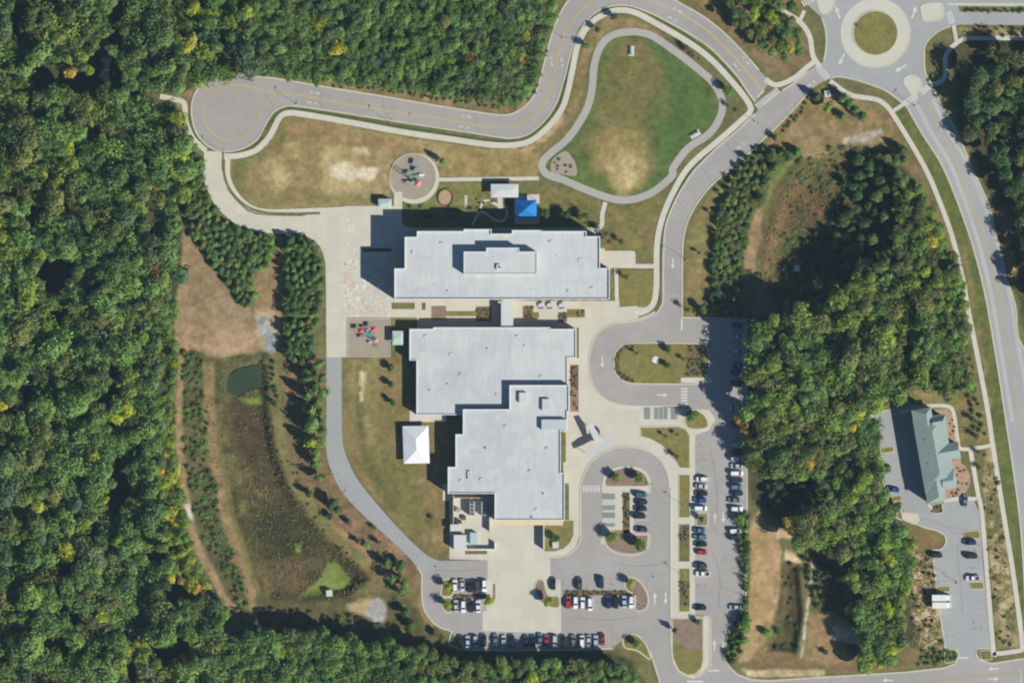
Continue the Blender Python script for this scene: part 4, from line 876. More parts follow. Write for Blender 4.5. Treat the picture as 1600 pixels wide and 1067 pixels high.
def pyramid(name, pts_px, h0, h1, m, label, cat, ridge=None, posts=True):
    p = px(pts_px); p = p if area(p) > 0 else p[::-1]
    cx = sum(x for x, _ in p) / 4; cy = sum(y for _, y in p) / 4
    r = empty(name, (0, 0, 0), 0, label, cat); r['_c'] = (cx, cy)
    k = len(p); mb = MB()
    if ridge: R = [(*q, h1) for q in px(ridge)]
    else: R = [(cx, cy, h1)]
    mb.v = [(x, y, h0) for x, y in p] + [(x, y, h0 - .25) for x, y in p] + R
    if ridge:
        d = lambda q, s: (Vector(q) - Vector(s[:2])).length
        A_, B_ = 8, 9; near = [A_ if d(q, R[0]) < d(q, R[1]) else B_ for q in p]
    else: near = [8] * 4
    for i in range(4):
        j = (i + 1) % 4
        mb.f.append([i, j, near[j], near[i]] if near[i] != near[j] else [i, j, near[i]])
        mb.f.append([4 + i, 4 + j, j, i])
    mb.build('canopy', m, r)
    if posts:
        for x, y in p: MB().cyl(x + (cx - x) * .05, y + (cy - y) * .05, 0, h0, .08, 8).build('post', m_metal, r)
    settle(r); return r
pyramid('marquee_tent', [(629, 665.5), (669.5, 665), (671.5, 723.5), (631, 724)], 2.4, 3.9, m_tent, 'large white marquee tent standing on the lawn west of the gymnasium', 'tent', ridge=[(650, 686), (651, 703)])
pyramid('shade_canopy', [(804.5, 313), (838.5, 313), (838.5, 340.5), (804.5, 340.5)], 3.3, 5.7, m_bluefab, 'bright blue peaked shade canopy on the north side of the school', 'canopy')
def flat_canopy(pts, h, m, label, posts):
    r = empty('entrance_canopy', (0, 0, 0), 0, label, 'canopy'); p = px(pts); r['_c'] = p[0]
    MB().prism(p, h, h + .2).build('roof', m, r)
    for q in px(posts): MB().cyl(*q, 0, h, .12, 8).build('post', m_metal, r)
    settle(r)
flat_canopy([(917, 664), (925, 662), (935, 677), (938, 692), (933, 698), (928, 687)], 4.2, m_canopy, 'white entrance canopy arm running north west from the elbow', [(921, 666), (932, 690)])
flat_canopy([(914, 706), (926, 697), (944, 690), (948, 700), (930, 709), (917, 714)], 4.22, m_canopyl, 'grey white entrance canopy arm beside the curved drop off kerb', [(918, 709), (940, 696)])
flat_canopy([(941, 682), (953, 679), (958.5, 686), (957, 694), (948, 699), (943, 690)], 4.24, m_canopyl, 'short grey white entrance canopy arm nearest the car park', [(952, 688)])
# picnic tables
def picnic(x, y, rz, label, m=None):
    r = empty('picnic_table', W(x, y), rz, label, 'picnic table', 'picnic tables in the courtyard')
    mm = m or m_ptab
    MB().box(-.9, -.75, .72, .9, .75, .8).build('table_top', mm, r)
    for s in (-1, 1): MB().box(-.9, s * 1.15 - .2, .42, .9, s * 1.15 + .2, .48).build('bench', m_pb, r)
    for s in (-1, 1): MB().box(s * .6 - .05, -1.1, 0, s * .6 + .05, 1.1, .08).box(s * .6 - .05, -.05, 0, s * .6 + .05, .05, .72).build('leg', m_dark, r)
m_ptab = mat('blue_white_table', A(196, 204, 226), .5, .05, ((1, 1),)); m_pb = mat('blue_bench', (.05, .08, .3), .5, .05, ((1, 1),))
for (x, y), t in zip(((845, 477), (858.5, 477), (877, 477)), ('leftmost', 'middle', 'rightmost')): picnic(x, y, .2, t + ' of the three blue and white picnic tables in the courtyard')
# clinic
CL = bldg('clinic_building', 1457, 712, 'green grey metal roofed building with cross gables beside the small car park')
A0 = Vector((1422, 641)); U = Vector((25, 145)).normalized(); V = Vector((145, -25)).normalized()
def L2(u, v): p = A0 + U * u + V * v; return W(p.x, p.y)[:2]
def hip(u0, u1, v0, v1, e, r, vr, ua, ub, walls=True, nm='roof'):
    """hipped or gabled roof over a rotated rectangle; the ridge runs along u"""
    c = [L2(u0, v0), L2(u1, v0), L2(u1, v1), L2(u0, v1)]; R = [L2(ua, vr), L2(ub, vr)]
    mb = MB(); mb.v = [(*q, e) for q in c] + [(*q, r) for q in R] + [(*q, e - .3) for q in c]
    mb.f = [[0, 1, 5, 4], [1, 2, 5], [2, 3, 4, 5], [3, 0, 4]] + [[6 + i, 6 + (i + 1) % 4, (i + 1) % 4, i] for i in range(4)] + [[9, 8, 7, 6]]
    me = mb.mesh(nm); bm = bmesh.new(); bm.from_mesh(me); bmesh.ops.recalc_face_normals(bm, faces=bm.faces); bm.to_mesh(me); bm.free()
    link_mesh(nm, me, m_groof, CL)
    if walls:
        w = [L2(u0 + 2, v0 + 2), L2(u1 - 2, v0 + 2), L2(u1 - 2, v1 - 2), L2(u0 + 2, v1 - 2)]
        w = w if area(w) > 0 else w[::-1]
        MB().prism(w, 0, e - .31, False).build('wall', m_brick, CL); windows(CL, w, (1.0, 4.2), 4, 5)
hip(14, 130, 0, 50, 7.0, 9.0, 27, 37, 104)
hip(0, 34, .5, 31.5, 6.95, 8.4, 22, 10, 30, True); hip(112, 148, .5, 31, 6.9, 8.5, 20, 116, 140, True)
def hipv(u0, u1, v0, v1, e, r, ur, va, vb):
    c = [L2(u0, v0), L2(u1, v0), L2(u1, v1), L2(u0, v1)]; R = [L2(ur, va), L2(ur, vb)]
    mb = MB(); mb.v = [(*q, e) for q in c] + [(*q, r) for q in R] + [(*q, e - .3) for q in c]
    mb.f = [[3, 0, 4, 5], [0, 1, 4], [1, 2, 5, 4], [2, 3, 5]] + [[6 + i, 6 + (i + 1) % 4, (i + 1) % 4, i] for i in range(4)] + [[9, 8, 7, 6]]
    me = mb.mesh('roof'); bm = bmesh.new(); bm.from_mesh(me); bmesh.ops.recalc_face_normals(bm, faces=bm.faces); bm.to_mesh(me); bm.free()
    link_mesh('roof', me, m_groof, CL)
    w = [L2(u0 + 2, v0 + 2), L2(u1 - 2, v0 + 2), L2(u1 - 2, v1 - 2), L2(u0 + 2, v1 - 2)]; w = w if area(w) > 0 else w[::-1]
    MB().prism(w, 0, e - .31, False).build('wall', m_brick, CL)
hipv(60, 86, 30, 64.5, 7.05, 8.9, 73, 32, 62); hipv(15.5, 40, 28, 51, 7.1, 8.9, 24, 29, 46); hipv(100, 129, 28, 51.5, 7.08, 8.7, 118, 29, 46)
for u, v in ((50, 15), (72, 18), (88, 14)):
    x, y = L2(u, v); MB().cyl(x, y, 7.6, 8.6, .2, 8).build('roof_vent', m_metal, CL)
settle(CL)
cw = wall_run('screen_wall', [(1402, 799), (1400, 808), (1408, 812)], 2.2, .4, m_wpaint, 'white screen wall round the clinic bins at the wood edge')

# ------------------------------------------------------------------ playgrounds
def play_set(cx, cy, label, pieces):
    r = empty('climbing_frame', W(cx, cy), 0, label, 'playground'); 
    for kind, dx, dy, w, d, h, m in pieces:
        dx *= S; dy *= -S; w *= S / 2; d *= S / 2
        if kind == 'deck':
            MB().box(dx - w, dy - d, h, dx + w, dy + d, h + .12).build('deck', m, r)
            for sx in (-1, 1):
                for sy in (-1, 1): MB().cyl(dx + sx * w * .92, dy + sy * d * .92, 0, h + 1.0, .06, 6).build('post', m_metal, r)
        elif kind == 'roof':
            mb = MB(); mb.v = [(dx - w, dy - d, h), (dx + w, dy - d, h), (dx + w, dy + d, h), (dx - w, dy + d, h), (dx, dy, h + .8)]
            mb.f = [[0, 1, 4], [1, 2, 4], [2, 3, 4], [3, 0, 4], [3, 2, 1, 0]]; mb.build('play_roof', m, r)
            for sx in (-1, 1):
                for sy in (-1, 1): MB().cyl(dx + sx * w * .8, dy + sy * d * .8, 0, h + .1, .06, 6).build('post', m_metal, r)
        elif kind == 'slide':
            mb = MB(); mb.v = [(dx - w, dy - d, h), (dx - w, dy + d, h), (dx + w, dy + d, .3), (dx + w, dy - d, .3), (dx - w, dy - d, h - .15), (dx - w, dy + d, h - .15), (dx + w, dy + d, .1), (dx + w, dy - d, .1)]
            mb.f = [[3, 2, 1, 0], [4, 5, 6, 7], [0, 1, 5, 4], [2, 3, 7, 6], [1, 2, 6, 5], [3, 0, 4, 7]]; mb.build('slide', m, r)
        elif kind == 'climber':
            mb = MB()
            for k in range(5): mb.cyl(dx + w * math.cos(k * 1.25), dy + d * math.sin(k * 1.25), 0, h, .05, 6)
            strip_mb(mb, [(dx + w * math.cos(t * .5), dy + d * math.sin(t * .5)) for t in range(12)], .12, h, h + .1, True); mb.build('climbing_ring', m, r)
m_pgray = mat('grey_green_plastic', A(150, 162, 156), .6, .1, ((1, 1),)); m_pink = mat('pale_red_plastic', (.72, .22, .2), .5, .05, ((1, 1),))
play_set(645, 276, 'grey green climbing frame with one red roof on the round playground', [('climber', -20, -9, 7, 6, 2.2, m_pgray), ('deck', 4, -20, 7, 8, 1.6, m_pgray), ('deck', 7, -9, 9, 7, 1.5, m_pgray), ('deck', -6, -4, 9, 6, 1.4, m_pgray), ('climber', -9, -1, 8, 6, 2.4, m_pgray), ('roof', 8, 11, 9, 9, 2.8, m_pink), ('deck', 6, 4, 9, 7, 1.4, m_pgray), ('slide', -5, 9, 10, 4, 1.4, m_pgray), ('slide', 14, -2, 8, 4, 1.4, m_metal), ('climber', -7, 12, 6, 5, 1.8, m_pgray), ('deck', -1, 1, 7, 6, 1.4, m_pgray)])
play_set(575, 520, 'red and teal climbing frame on the square playground', [('roof', -11, -3, 9, 7, 2.6, m_red), ('roof', 9, -6, 8, 7, 2.8, m_red), ('deck', -2, 2, 8, 8, 1.5, m_teal), ('deck', 6, 4, 9, 6, 1.5, m_teal), ('roof', 12, 11, 7, 6, 2.2, m_pink), ('deck', -9, 7, 7, 5, 1.2, m_pgray), ('slide', 8, 9, 9, 3.5, 1.4, m_teal), ('climber', 15, 22, 5, 4, 1.6, m_pgray), ('slide', 4, 15, 5, 4, 1.1, m_pgray), ('roof', -1, -5, 5, 5, 2.2, m_pgray)])
# benches and slabs on the track field
def bench_slab(x, y, rz, w, d, label):
    r = empty('bench_pad', W(x, y), rz, label, 'bench')
    MB().box(-w / 2, -d / 2, 0, w / 2, d / 2, .12).build('concrete_slab', m_walk, r)
    MB().box(-w / 2 + .3, -.25, .45, w / 2 - .3, .25, .52).build('seat', m_metal, r)
    MB().box(-w / 2 + .3, .25, .5, w / 2 - .3, .3, .95).build('backrest', m_metal, r)
    for s in (-1, 1): MB().box(s * (w / 2 - .5) - .04, -.2, .12, s * (w / 2 - .5) + .04, .25, .46).build('leg', m_dark, r)
bench_slab(986.5, 80, math.pi / 2, 4, 2.2, 'concrete pad with a bench at the top of the track field'); bench_slab(1086, 210, .5, 4.2, 2.4, 'pale concrete pad with a bench at the right side of the track field')
r = empty('flag_pole', W(1024, 562), 0, 'flag pole on a round white base in the bus loop island', 'flag pole'); MB().cyl(0, 0, .13, .3, 1.3, 20).build('base', m_wpaint, r); MB().cyl(0, 0, .3, 9, .08, 8, .04).build('pole', m_wpaint, r)
for x, y, l in ((868, 851, 'white cabinet on the small corner lawn south east of the gymnasium'), (514.5, 926.5, 'square white concrete outlet box at the foot of the bright green wedge'), (1245, 419, 'small white concrete riser in the shaded eastern basin'), (1293, 147, 'white boulder sign base beside the roundabout path'), (1162, 0, '')):
    if not l: continue
    r = empty('utility_box', W(x, y, ground_z(x, y)), .1, l, 'utility box'); MB().box(-1.1, -1.1, 0, 1.1, 1.1, 1.0).build('body', m_wpaint, r); MB().box(-1.2, -1.2, 1.0, 1.2, 1.2, 1.12).build('lid', m_canopy, r)

# ------------------------------------------------------------------ lamps
def lamp_meshes():
    a = MB().cyl(0, 0, 0, .6, .25, 10).mesh('base'); b = MB().cyl(0, 0, .6, 7.0, .08, 8, .05).mesh('pole'); c = MB().box(0, -.04, 6.9, 1.3, .04, 6.98).mesh('arm'); d = MB().box(.9, -.18, 6.82, 1.6, .18, 6.95).mesh('lamp_head')
    a.materials.append(m_kerb); b.materials.append(m_dark); c.materials.append(m_dark); d.materials.append(m_dark); return [a, b, c, d]
lm = lamp_meshes()
def lamp(x, y, rz, label):
    r = empty('street_lamp', W(x, y), rz, label, 'street lamp', 'street lamps by the roads and car parks')
    for me in lm: o = bpy.data.objects.new(me.name, me); COL.objects.link(o); o.parent = r
for x, y, a, l in ((464, 163, 90, 'dark street lamp on the loop road verge near the turning circle'), (350, 240, 90, 'dark street lamp at the foot of the turning circle'), (1073, 406, 180, 'dark street lamp on the east kerb of the avenue'), (1180, 190, -40, 'dark street lamp on the avenue kerb below the crosswalk'), (610, 192, 80, 'dark street lamp midway along the loop road'), (880, 60, 0, 'dark street lamp on the loop road bend beside the north wood'), (1069, 790, 0, 'dark street lamp on the strip island beside the east car park'), (1069, 900, 0, 'dark street lamp on the lower strip island beside the east car park'), (1496, 910, 180, 'dark street lamp among the stalls of the clinic car park'), (1012, 755, 0, 'dark street lamp on the drop off loop island'), (1430, 166, 45, 'dark street lamp by the south crosswalk of the roundabout'), (1000, 945, 0, 'dark street lamp at the east end of the staff car park island')):
    lamp(x, y, math.radians(a), l)
# overhead traffic sign frames and manhole covers
for x, y in ((1370, 60), (930, 60), (640, 178), (1062, 300), (1090, 880), (1020, 900), (680, 884)):
    MB().cyl(*W(x, y)[:2], 0, ZM, .35, 12).build('manhole_cover', m_dark, None, 'structure')

# small plant on the school roofs: squat curbs, pipes and drains
for wing, zt, lst in ((N, 10.35, ((690, 380, 4, 3), (860, 378, 5, 4), (888, 455, 4, 4), (700, 455, 3, 3), (925, 450, 5, 3), (645, 395, 3, 4))), (C, 4.2, ((665, 525, 4, 3), (720, 585, 5, 4), (808, 525, 4, 3), (762, 545, 3, 3), (845, 588, 4, 4), (672, 610, 4, 3))), (G, 6.25, ((752, 748, 5, 4), (828, 735, 4, 4), (790, 665, 4, 3), (855, 700, 5, 4), (720, 750, 3, 3), (838, 795, 4, 3)))):
    cx, cy = wing.location[:2]
    for x, y, w, d in lst:
        a, b = W(x, y)[:2]; MB().box(a - cx - w * S / 2, b - cy - d * S / 2, zt - .02, a - cx + w * S / 2, b - cy + d * S / 2, zt + .28).build('roof_curb', m_roof2, wing)
tag(MB().box(*W(722, 812)[:2], 0, *W(728, 806)[:2], 1.1).build('pallet_stack', m_log), 'small dark pallet stack in the middle of the service yard', 'pallets')
# ------------------------------------------------------------------ crowns
m_leaf = mat('foliage', (0, 0, 0), 0.85, 0.10, ((.35, 1.0),), attr='leaf', objcol=True, spec=.12)
_nt = m_leaf.node_tree; _pb = _nt.nodes['Principled BSDF']; _out = _nt.nodes['Material Output']
_tr = _nt.nodes.new('ShaderNodeBsdfTranslucent'); _mx = _nt.nodes.new('ShaderNodeMixShader'); _mx.inputs[0].default_value = .28
_nt.links.new(_pb.inputs['Base Color'].links[0].from_socket, _tr.inputs[0]); _nt.links.new(_pb.outputs[0], _mx.inputs[1]); _nt.links.new(_tr.outputs[0], _mx.inputs[2]); _nt.links.new(_mx.outputs[0], _out.inputs[0])
m_bark = mat('bark', (0.09, 0.07, 0.055), 0.9, 0.2, ((1, 1), (5, 1)))
def ico(n=1):
    bm = bmesh.new(); bmesh.ops.create_icosphere(bm, subdivisions=n, radius=1)
    v = np.array([tuple(q.co) for q in bm.verts]); f = np.array([[q.index for q in p.verts] for p in bm.faces]); bm.free(); return v, f
IV, IF = ico(1); IV2, IF2 = ico(2)
def quads_on(c, nrm, size, r, asp=.8):
    """leaf sprays: one bent-free quad at each centre, roughly facing along nrm"""
    n = len(c); t = r.normal(size=(n, 3)); nrm = nrm / np.linalg.norm(nrm, axis=1, keepdims=True)
    a = np.cross(nrm, t); a /= np.linalg.norm(a, axis=1, keepdims=True); b = np.cross(nrm, a)
    s = (size * r.uniform(.6, 1.35, n))[:, None]
    # irregular kite, not a square
    k1 = r.uniform(.55, 1.1, (n, 1)); k2 = r.uniform(.55, 1.1, (n, 1)); k3 = r.uniform(.55, 1.1, (n, 1)); k4 = r.uniform(.55, 1.1, (n, 1))
    V = np.stack([c + a * s * k1, c + b * s * asp * k2, c - a * s * k3, c - b * s * asp * k4], 1).reshape(-1, 3)
    F = np.arange(4 * n).reshape(n, 4); return V, F
def crown(kind, seed):
    """unit crown: radius about 1, centre at z = 0, returns verts, quads, tint per vertex"""
    r = np.random.default_rng(seed); Vs = []; Fs = []; Ts = []; off = 0
    def add(V, F, T):
        nonlocal off
        Vs.append(V); Fs.append(F + off); Ts.append(T); off += len(V)
    if kind in ('broad', 'low'):
        nl = r.integers(7, 18) if kind == 'broad' else r.integers(4, 8); lobes = []; ex = r.uniform(.78, 1.0); big = 1 + (14 - nl) * .035
        for i in range(nl):
            a = i * 2.4 + r.uniform(-.5, .5); q = math.sqrt((i + .3) / nl) * r.uniform(.66, .95)
            rr = r.uniform(.20, .44) * (1.1 - .25 * q) * big
            lobes.append((q * math.cos(a) * ex, q * math.sin(a) / ex, .58 * (1 - q * q) + r.uniform(-.16, .16), rr, r.uniform(.76, 1.24)))
        for x, y, z, rr, tn in lobes:
            n = int(14 + 270 * rr * rr)
            d = r.normal(size=(n, 3)); d[:, 2] = np.abs(d[:, 2]) * 1.0 - .25; d /= np.linalg.norm(d, axis=1, keepdims=True)
            c = np.array([x, y, z]) + d * rr * r.uniform(.75, 1.12, (n, 1)) * np.array([1, 1, .85])
            nn = d + r.normal(size=(n, 3)) * .36
            V, F = quads_on(c, nn, .098, r)
            T = np.repeat(tn * r.uniform(.82, 1.18, n), 4); add(V, F, T)
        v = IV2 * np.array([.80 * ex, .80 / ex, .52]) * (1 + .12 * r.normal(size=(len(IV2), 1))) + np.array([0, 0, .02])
        add(v, np.concatenate([IF2, IF2[:, 2:3]], 1), np.full(len(v), .85))  # solid core added inside the leaves to block light through the crown
    elif kind == 'pine':
        for lev in range(7):
            z = .85 - lev * .2; R = .30 + .70 * (lev / 6) ** .5; nb = 6 + lev
            for j in range(nb):
                a = j * 2 * math.pi / nb + lev * .7 + r.uniform(-.25, .25); L = R * r.uniform(.75, 1.1); m = int(3 + 7 * L)
                for k in range(m):
                    t = (k + .5) / m; 
                    c = np.array([[L * t * math.cos(a) + r.normal() * .05, L * t * math.sin(a) + r.normal() * .05, z - .18 * t * t + r.normal() * .04]])
                    V, F = quads_on(c, np.array([[math.cos(a) * .35, math.sin(a) * .35, 1.0]]) + r.normal(size=(1, 3)) * .35, .15, r)
                    add(V, F, np.full(4, r.uniform(.7, 1.25)))
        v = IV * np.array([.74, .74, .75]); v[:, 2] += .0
        add(v, np.concatenate([IF, IF[:, 2:3]], 1), np.full(len(v), .6))  # added inner core, stops light between the sprays; tinted darker
    elif kind == 'shrub':
        n = 110; d = r.normal(size=(n, 3)); d[:, 2] = np.abs(d[:, 2]); d /= np.linalg.norm(d, axis=1, keepdims=True)
        lump = 1 + .25 * np.sin(d[:, 0] * 5 + seed) * np.cos(d[:, 1] * 4 + seed * 2)
        c = d * (r.uniform(.6, 1.05, n) * lump)[:, None] * np.array([1, 1, .8])
        V, F = quads_on(c, d + r.normal(size=(n, 3)) * .5, .16, r); add(V, F, np.repeat(r.uniform(.7, 1.3, n), 4))
        v = IV * np.array([.7, .7, .55]); add(v, np.concatenate([IF, IF[:, 2:3]], 1), np.full(len(v), .6))  # darker core added inside the bush to block light
    elif kind == 'sparse':
        n = 300; d = r.normal(size=(n, 3)); d[:, 2] *= .9; d /= np.linalg.norm(d, axis=1, keepdims=True)
        c = d * r.uniform(.25, 1.05, (n, 1)); V, F = quads_on(c, d + r.normal(size=(n, 3)) * .8, .15, r); add(V, F, np.repeat(r.uniform(.7, 1.2, n), 4))
        v = IV * .5; add(v, np.concatenate([IF, IF[:, 2:3]], 1), np.full(len(v), .6))  # small darker core added so light does not pass straight through
    return np.concatenate(Vs), np.concatenate(Fs), np.concatenate(Ts)
CR = {k: [crown(k, 100 * i + 11 + len(k)) for i in range(n)] for k, n in (('broad', 12), ('pine', 5), ('shrub', 5), ('sparse', 3))}
CM = {}
for k, lst in CR.items():
    CM[k] = []
    for V, F, T in lst:
        me = np_mesh('crown', V, F, np.repeat(T[:, None], 3, 1), 'leaf'); me.materials.append(m_leaf); CM[k].append(me)
for i in range(6):                             # bushy saplings stand among the young conifers
    V, F, T = crown('low', 900 + i); CR['pine'].append((V, F, T)); me = np_mesh('crown', V, F, np.repeat(T[:, None], 3, 1), 'leaf'); me.materials.append(m_leaf); CM['pine'].append(me)
def trunk_mesh(kind, seed):
    r = random.Random(seed); mb = MB(); mb.cyl(0, 0, 0, 1.0, .045, 7, .02)
    if kind != 'pine':
        for k in range(5):                       # limbs that rise into the crown
            a = k * 1.26 + r.uniform(-.3, .3); z0 = .45 + .08 * k; b = len(mb.v); n = 5; x1, y1, z1 = .22 * math.cos(a), .22 * math.sin(a), z0 + .3
            for (x, y, z, q) in ((0, 0, z0, .022), (x1, y1, z1, .008)): mb.v += [(x + q * math.cos(t * 2 * math.pi / n), y + q * math.sin(t * 2 * math.pi / n), z) for t in range(n)]
            mb.f += [[b + t, b + (t + 1) % n, b + n + (t + 1) % n, b + n + t] for t in range(n)]
    me = mb.mesh('trunk'); me.materials.append(m_bark); return me
TM = {'broad': [trunk_mesh('broad', i) for i in range(3)], 'pine': [trunk_mesh('pine', 9)], 'sparse': [trunk_mesh('broad', 5)]}

TINT0 = {'dark': (.036, .070, .031), 'mid': (.053, .098, .037), 'green': (.066, .125, .042), 'blue': (.045, .082, .047), 'olive': (.070, .094, .038),
        'bright': (.115, .170, .040), 'lime': (.19, .235, .035), 'yellow': (.27, .26, .045), 'gold': (.27, .21, .05), 'rust': (.19, .115, .060), 'grey': (.078, .105, .066), 'brown': (.11, .085, .055)}
TINT = {k: tuple(min(.6, v * m) for v, m in zip(c, ((2.65, 2.3, 1.8) if k in ('dark', 'mid', 'green', 'blue', 'olive', 'grey') else (1.85, 1.8, 1.45)))) for k, c in TINT0.items()}
WORD = {'dark': 'dark green', 'mid': 'mid green', 'green': 'green', 'blue': 'blue green', 'olive': 'olive green', 'bright': 'bright green', 'lime': 'lime green', 'yellow': 'yellow', 'gold': 'golden', 'rust': 'rusty', 'grey': 'grey green', 'brown': 'brown'}
def tinted(name, r):
    c = TINT[name]; k = r.uniform(.82, 1.2); return (c[0] * k * r.uniform(.93, 1.07), c[1] * k, c[2] * k * r.uniform(.9, 1.1), 1)
DOWN = ('top edge', 'upper part', 'upper middle', 'middle', 'lower middle', 'lower part', 'bottom edge')
TEN = ('at top', 'tenth down', 'fifth down', 'third down', 'two fifths down', 'mid height', 'three fifths down', 'two thirds down', 'four fifths down', 'near bottom', 'at bottom')
def where2(x, y): return f"{('far left', 'left', 'centre left', 'centre', 'centre right', 'right', 'far right')[max(0, min(6, int(x / 1600 * 7)))]} {TEN[max(0, min(10, round(y / 1067 * 10)))]}"
def where(x, y): return f"{('far left', 'left', 'centre left', 'centre', 'centre right', 'right', 'far right')[max(0, min(6, int(x / 1600 * 7)))]}, {DOWN[max(0, min(6, int(y / 1067 * 7)))]}"
def place_tree(kind, x, y, rad, h, tint, label, cat='tree', group=None, name=None, r=random, seed=None):
    """rad and h in metres; (x, y) is the middle of the crown"""
    i = r.randrange(len(CM[kind])) if seed is None else seed
    z = ground_z(x, y); rz = r.uniform(0, 6.28)
    if kind == 'shrub':
        o = bpy.data.objects.new(name or 'shrub', CM[kind][i]); o.location = W(x, y, z); o.rotation_euler = (0, 0, rz)
        o.scale = (rad * r.uniform(.88, 1.12), rad * r.uniform(.88, 1.12), h); o.color = tinted(tint, r); COL.objects.link(o)
        return tag(o, label, cat, group)
    nm = name or {'broad': 'broadleaf_tree', 'pine': 'young_tree', 'sparse': 'young_tree'}[kind]
    e = bpy.data.objects.new(nm, None); e.location = W(x, y, z); e.rotation_euler = (0, 0, rz); COL.objects.link(e); tag(e, label, cat, group)
    c = bpy.data.objects.new('crown', CM[kind][i]); c.parent = e; c.color = tinted(tint, r); COL.objects.link(c)
    cz = {'broad': min(rad * 1.0, h * .5), 'pine': h * .5, 'sparse': min(rad * 1.1, h * .45)}[kind]
    c.scale = (rad * r.uniform(.82, 1.22), rad * r.uniform(.82, 1.22), cz)
    c.location = (0, 0, {'broad': h - cz * .85, 'pine': h * .55, 'sparse': h - cz}[kind])
    tms = TM[kind]; t = bpy.data.objects.new('trunk', tms[i % len(tms)]); t.parent = e; t.scale = (h * .5, h * .5, h * (.8 if kind != 'pine' else .93)); COL.objects.link(t)
    return e

# ------------------------------------------------------------------ the woods
GRID = {}
def free(x, y, rad, k):
    g = 24
    for a in range(int((x - 60) // g), int((x + 60) // g) + 1):
        for b in range(int((y - 60) // g), int((y + 60) // g) + 1):
            for (X, Y, R) in GRID.get((a, b), ()):
                if (X - x) ** 2 + (Y - y) ** 2 < (k * (R + rad)) ** 2: return False
    return True
def put(x, y, rad): GRID.setdefault((int(x // 24), int(y // 24)), []).append((x, y, rad))
TREES = []
def wood(poly, radii, height, tints, kind, area_name, pack=.72, tries=6000, gap=.0, seed=1, hscale=70):
    r = random.Random(seed); xs = [p[0] for p in poly]; ys = [p[1] for p in poly]
    tn = [t for t, w in tints for _ in range(w)]
    for i in range(tries):
        f = 1 - i / tries
        rad = radii[0] + (radii[1] - radii[0]) * min(1, max(0, f * 1.1 - .05)) * r.uniform(.75, 1.1); rad = max(rad, radii[0])
        x = r.uniform(max(-45, min(xs)), min(1645, max(xs))); y = r.uniform(max(-45, min(ys)), min(1125, max(ys)))
        if not inside(x, y, poly): continue
        if any(math.hypot(x - ex, y - ey) < er * .85 + rad * .45 for ex, ey, er in HOLES): continue
        nz = vn1(x, y, hscale, 5)
        if nz < gap and r.random() < .85: continue
        if not free(x, y, rad, pack): continue
        put(x, y, rad)
        h = height[0] + (height[1] - height[0]) * min(1, max(0, .5 * vn1(x, y, hscale, 9) + .5 * r.random() + r.uniform(-.12, .12)))
        tz = vn1(x, y, 40, 13); t = tn[int(min(.999, max(0, .75 * r.random() + .25 * tz)) * len(tn))]
        TREES.append(dict(kind=kind, x=x, y=y, rad=rad * S, h=h, t=t, area=area_name))
_vg = np.random.default_rng(99).random((64, 64))
def vn1(x, y, sc, sd):
    x = x / sc + sd * 7.3 + 20; y = y / sc + sd * 3.1 + 20; xi, yi = int(math.floor(x)), int(math.floor(y)); fx, fy = x - xi, y - yi
    fx = fx * fx * (3 - 2 * fx); fy = fy * fy * (3 - 2 * fy); g = lambda a, b: _vg[a % 64, b % 64]
    return (g(xi, yi) * (1 - fx) + g(xi + 1, yi) * fx) * (1 - fy) + (g(xi, yi + 1) * (1 - fx) + g(xi + 1, yi + 1) * fx) * fy
# clearings and dark gaps seen in the canopy: (x, y, radius)
HOLES = [(164, 100, 22), (168, 118, 26), (190, 138, 10), (30, 30, 20), (30, 60, 14), (70, 125, 26), (105, 120, 24), (140, 140, 20), (180, 60, 12), (190, 12, 14), (62, 338, 22), (85, 430, 26), (100, 425, 20), (60, 480, 16), (185, 575, 16), (182, 610, 16), (160, 625, 12), (50, 610, 22), (30, 640, 14), (190, 735, 20), (200, 765, 22), (185, 790, 14),
         (150, 825, 14), (235, 860, 12), (115, 880, 16), (92, 890, 10), (105, 955, 14), (90, 1010, 16), (280, 925, 16), (270, 1020, 24), (245, 1012, 12), (210, 1040, 12), (100, 490, 16), (150, 455, 14), (250, 151, 12), (270, 155, 12), (288, 170, 10), (298, 200, 10), (288, 325, 12), (292, 350, 12), (290, 380, 12), (288, 410, 10), (284, 450, 10), (240, 152, 10), (212, 148, 9)]
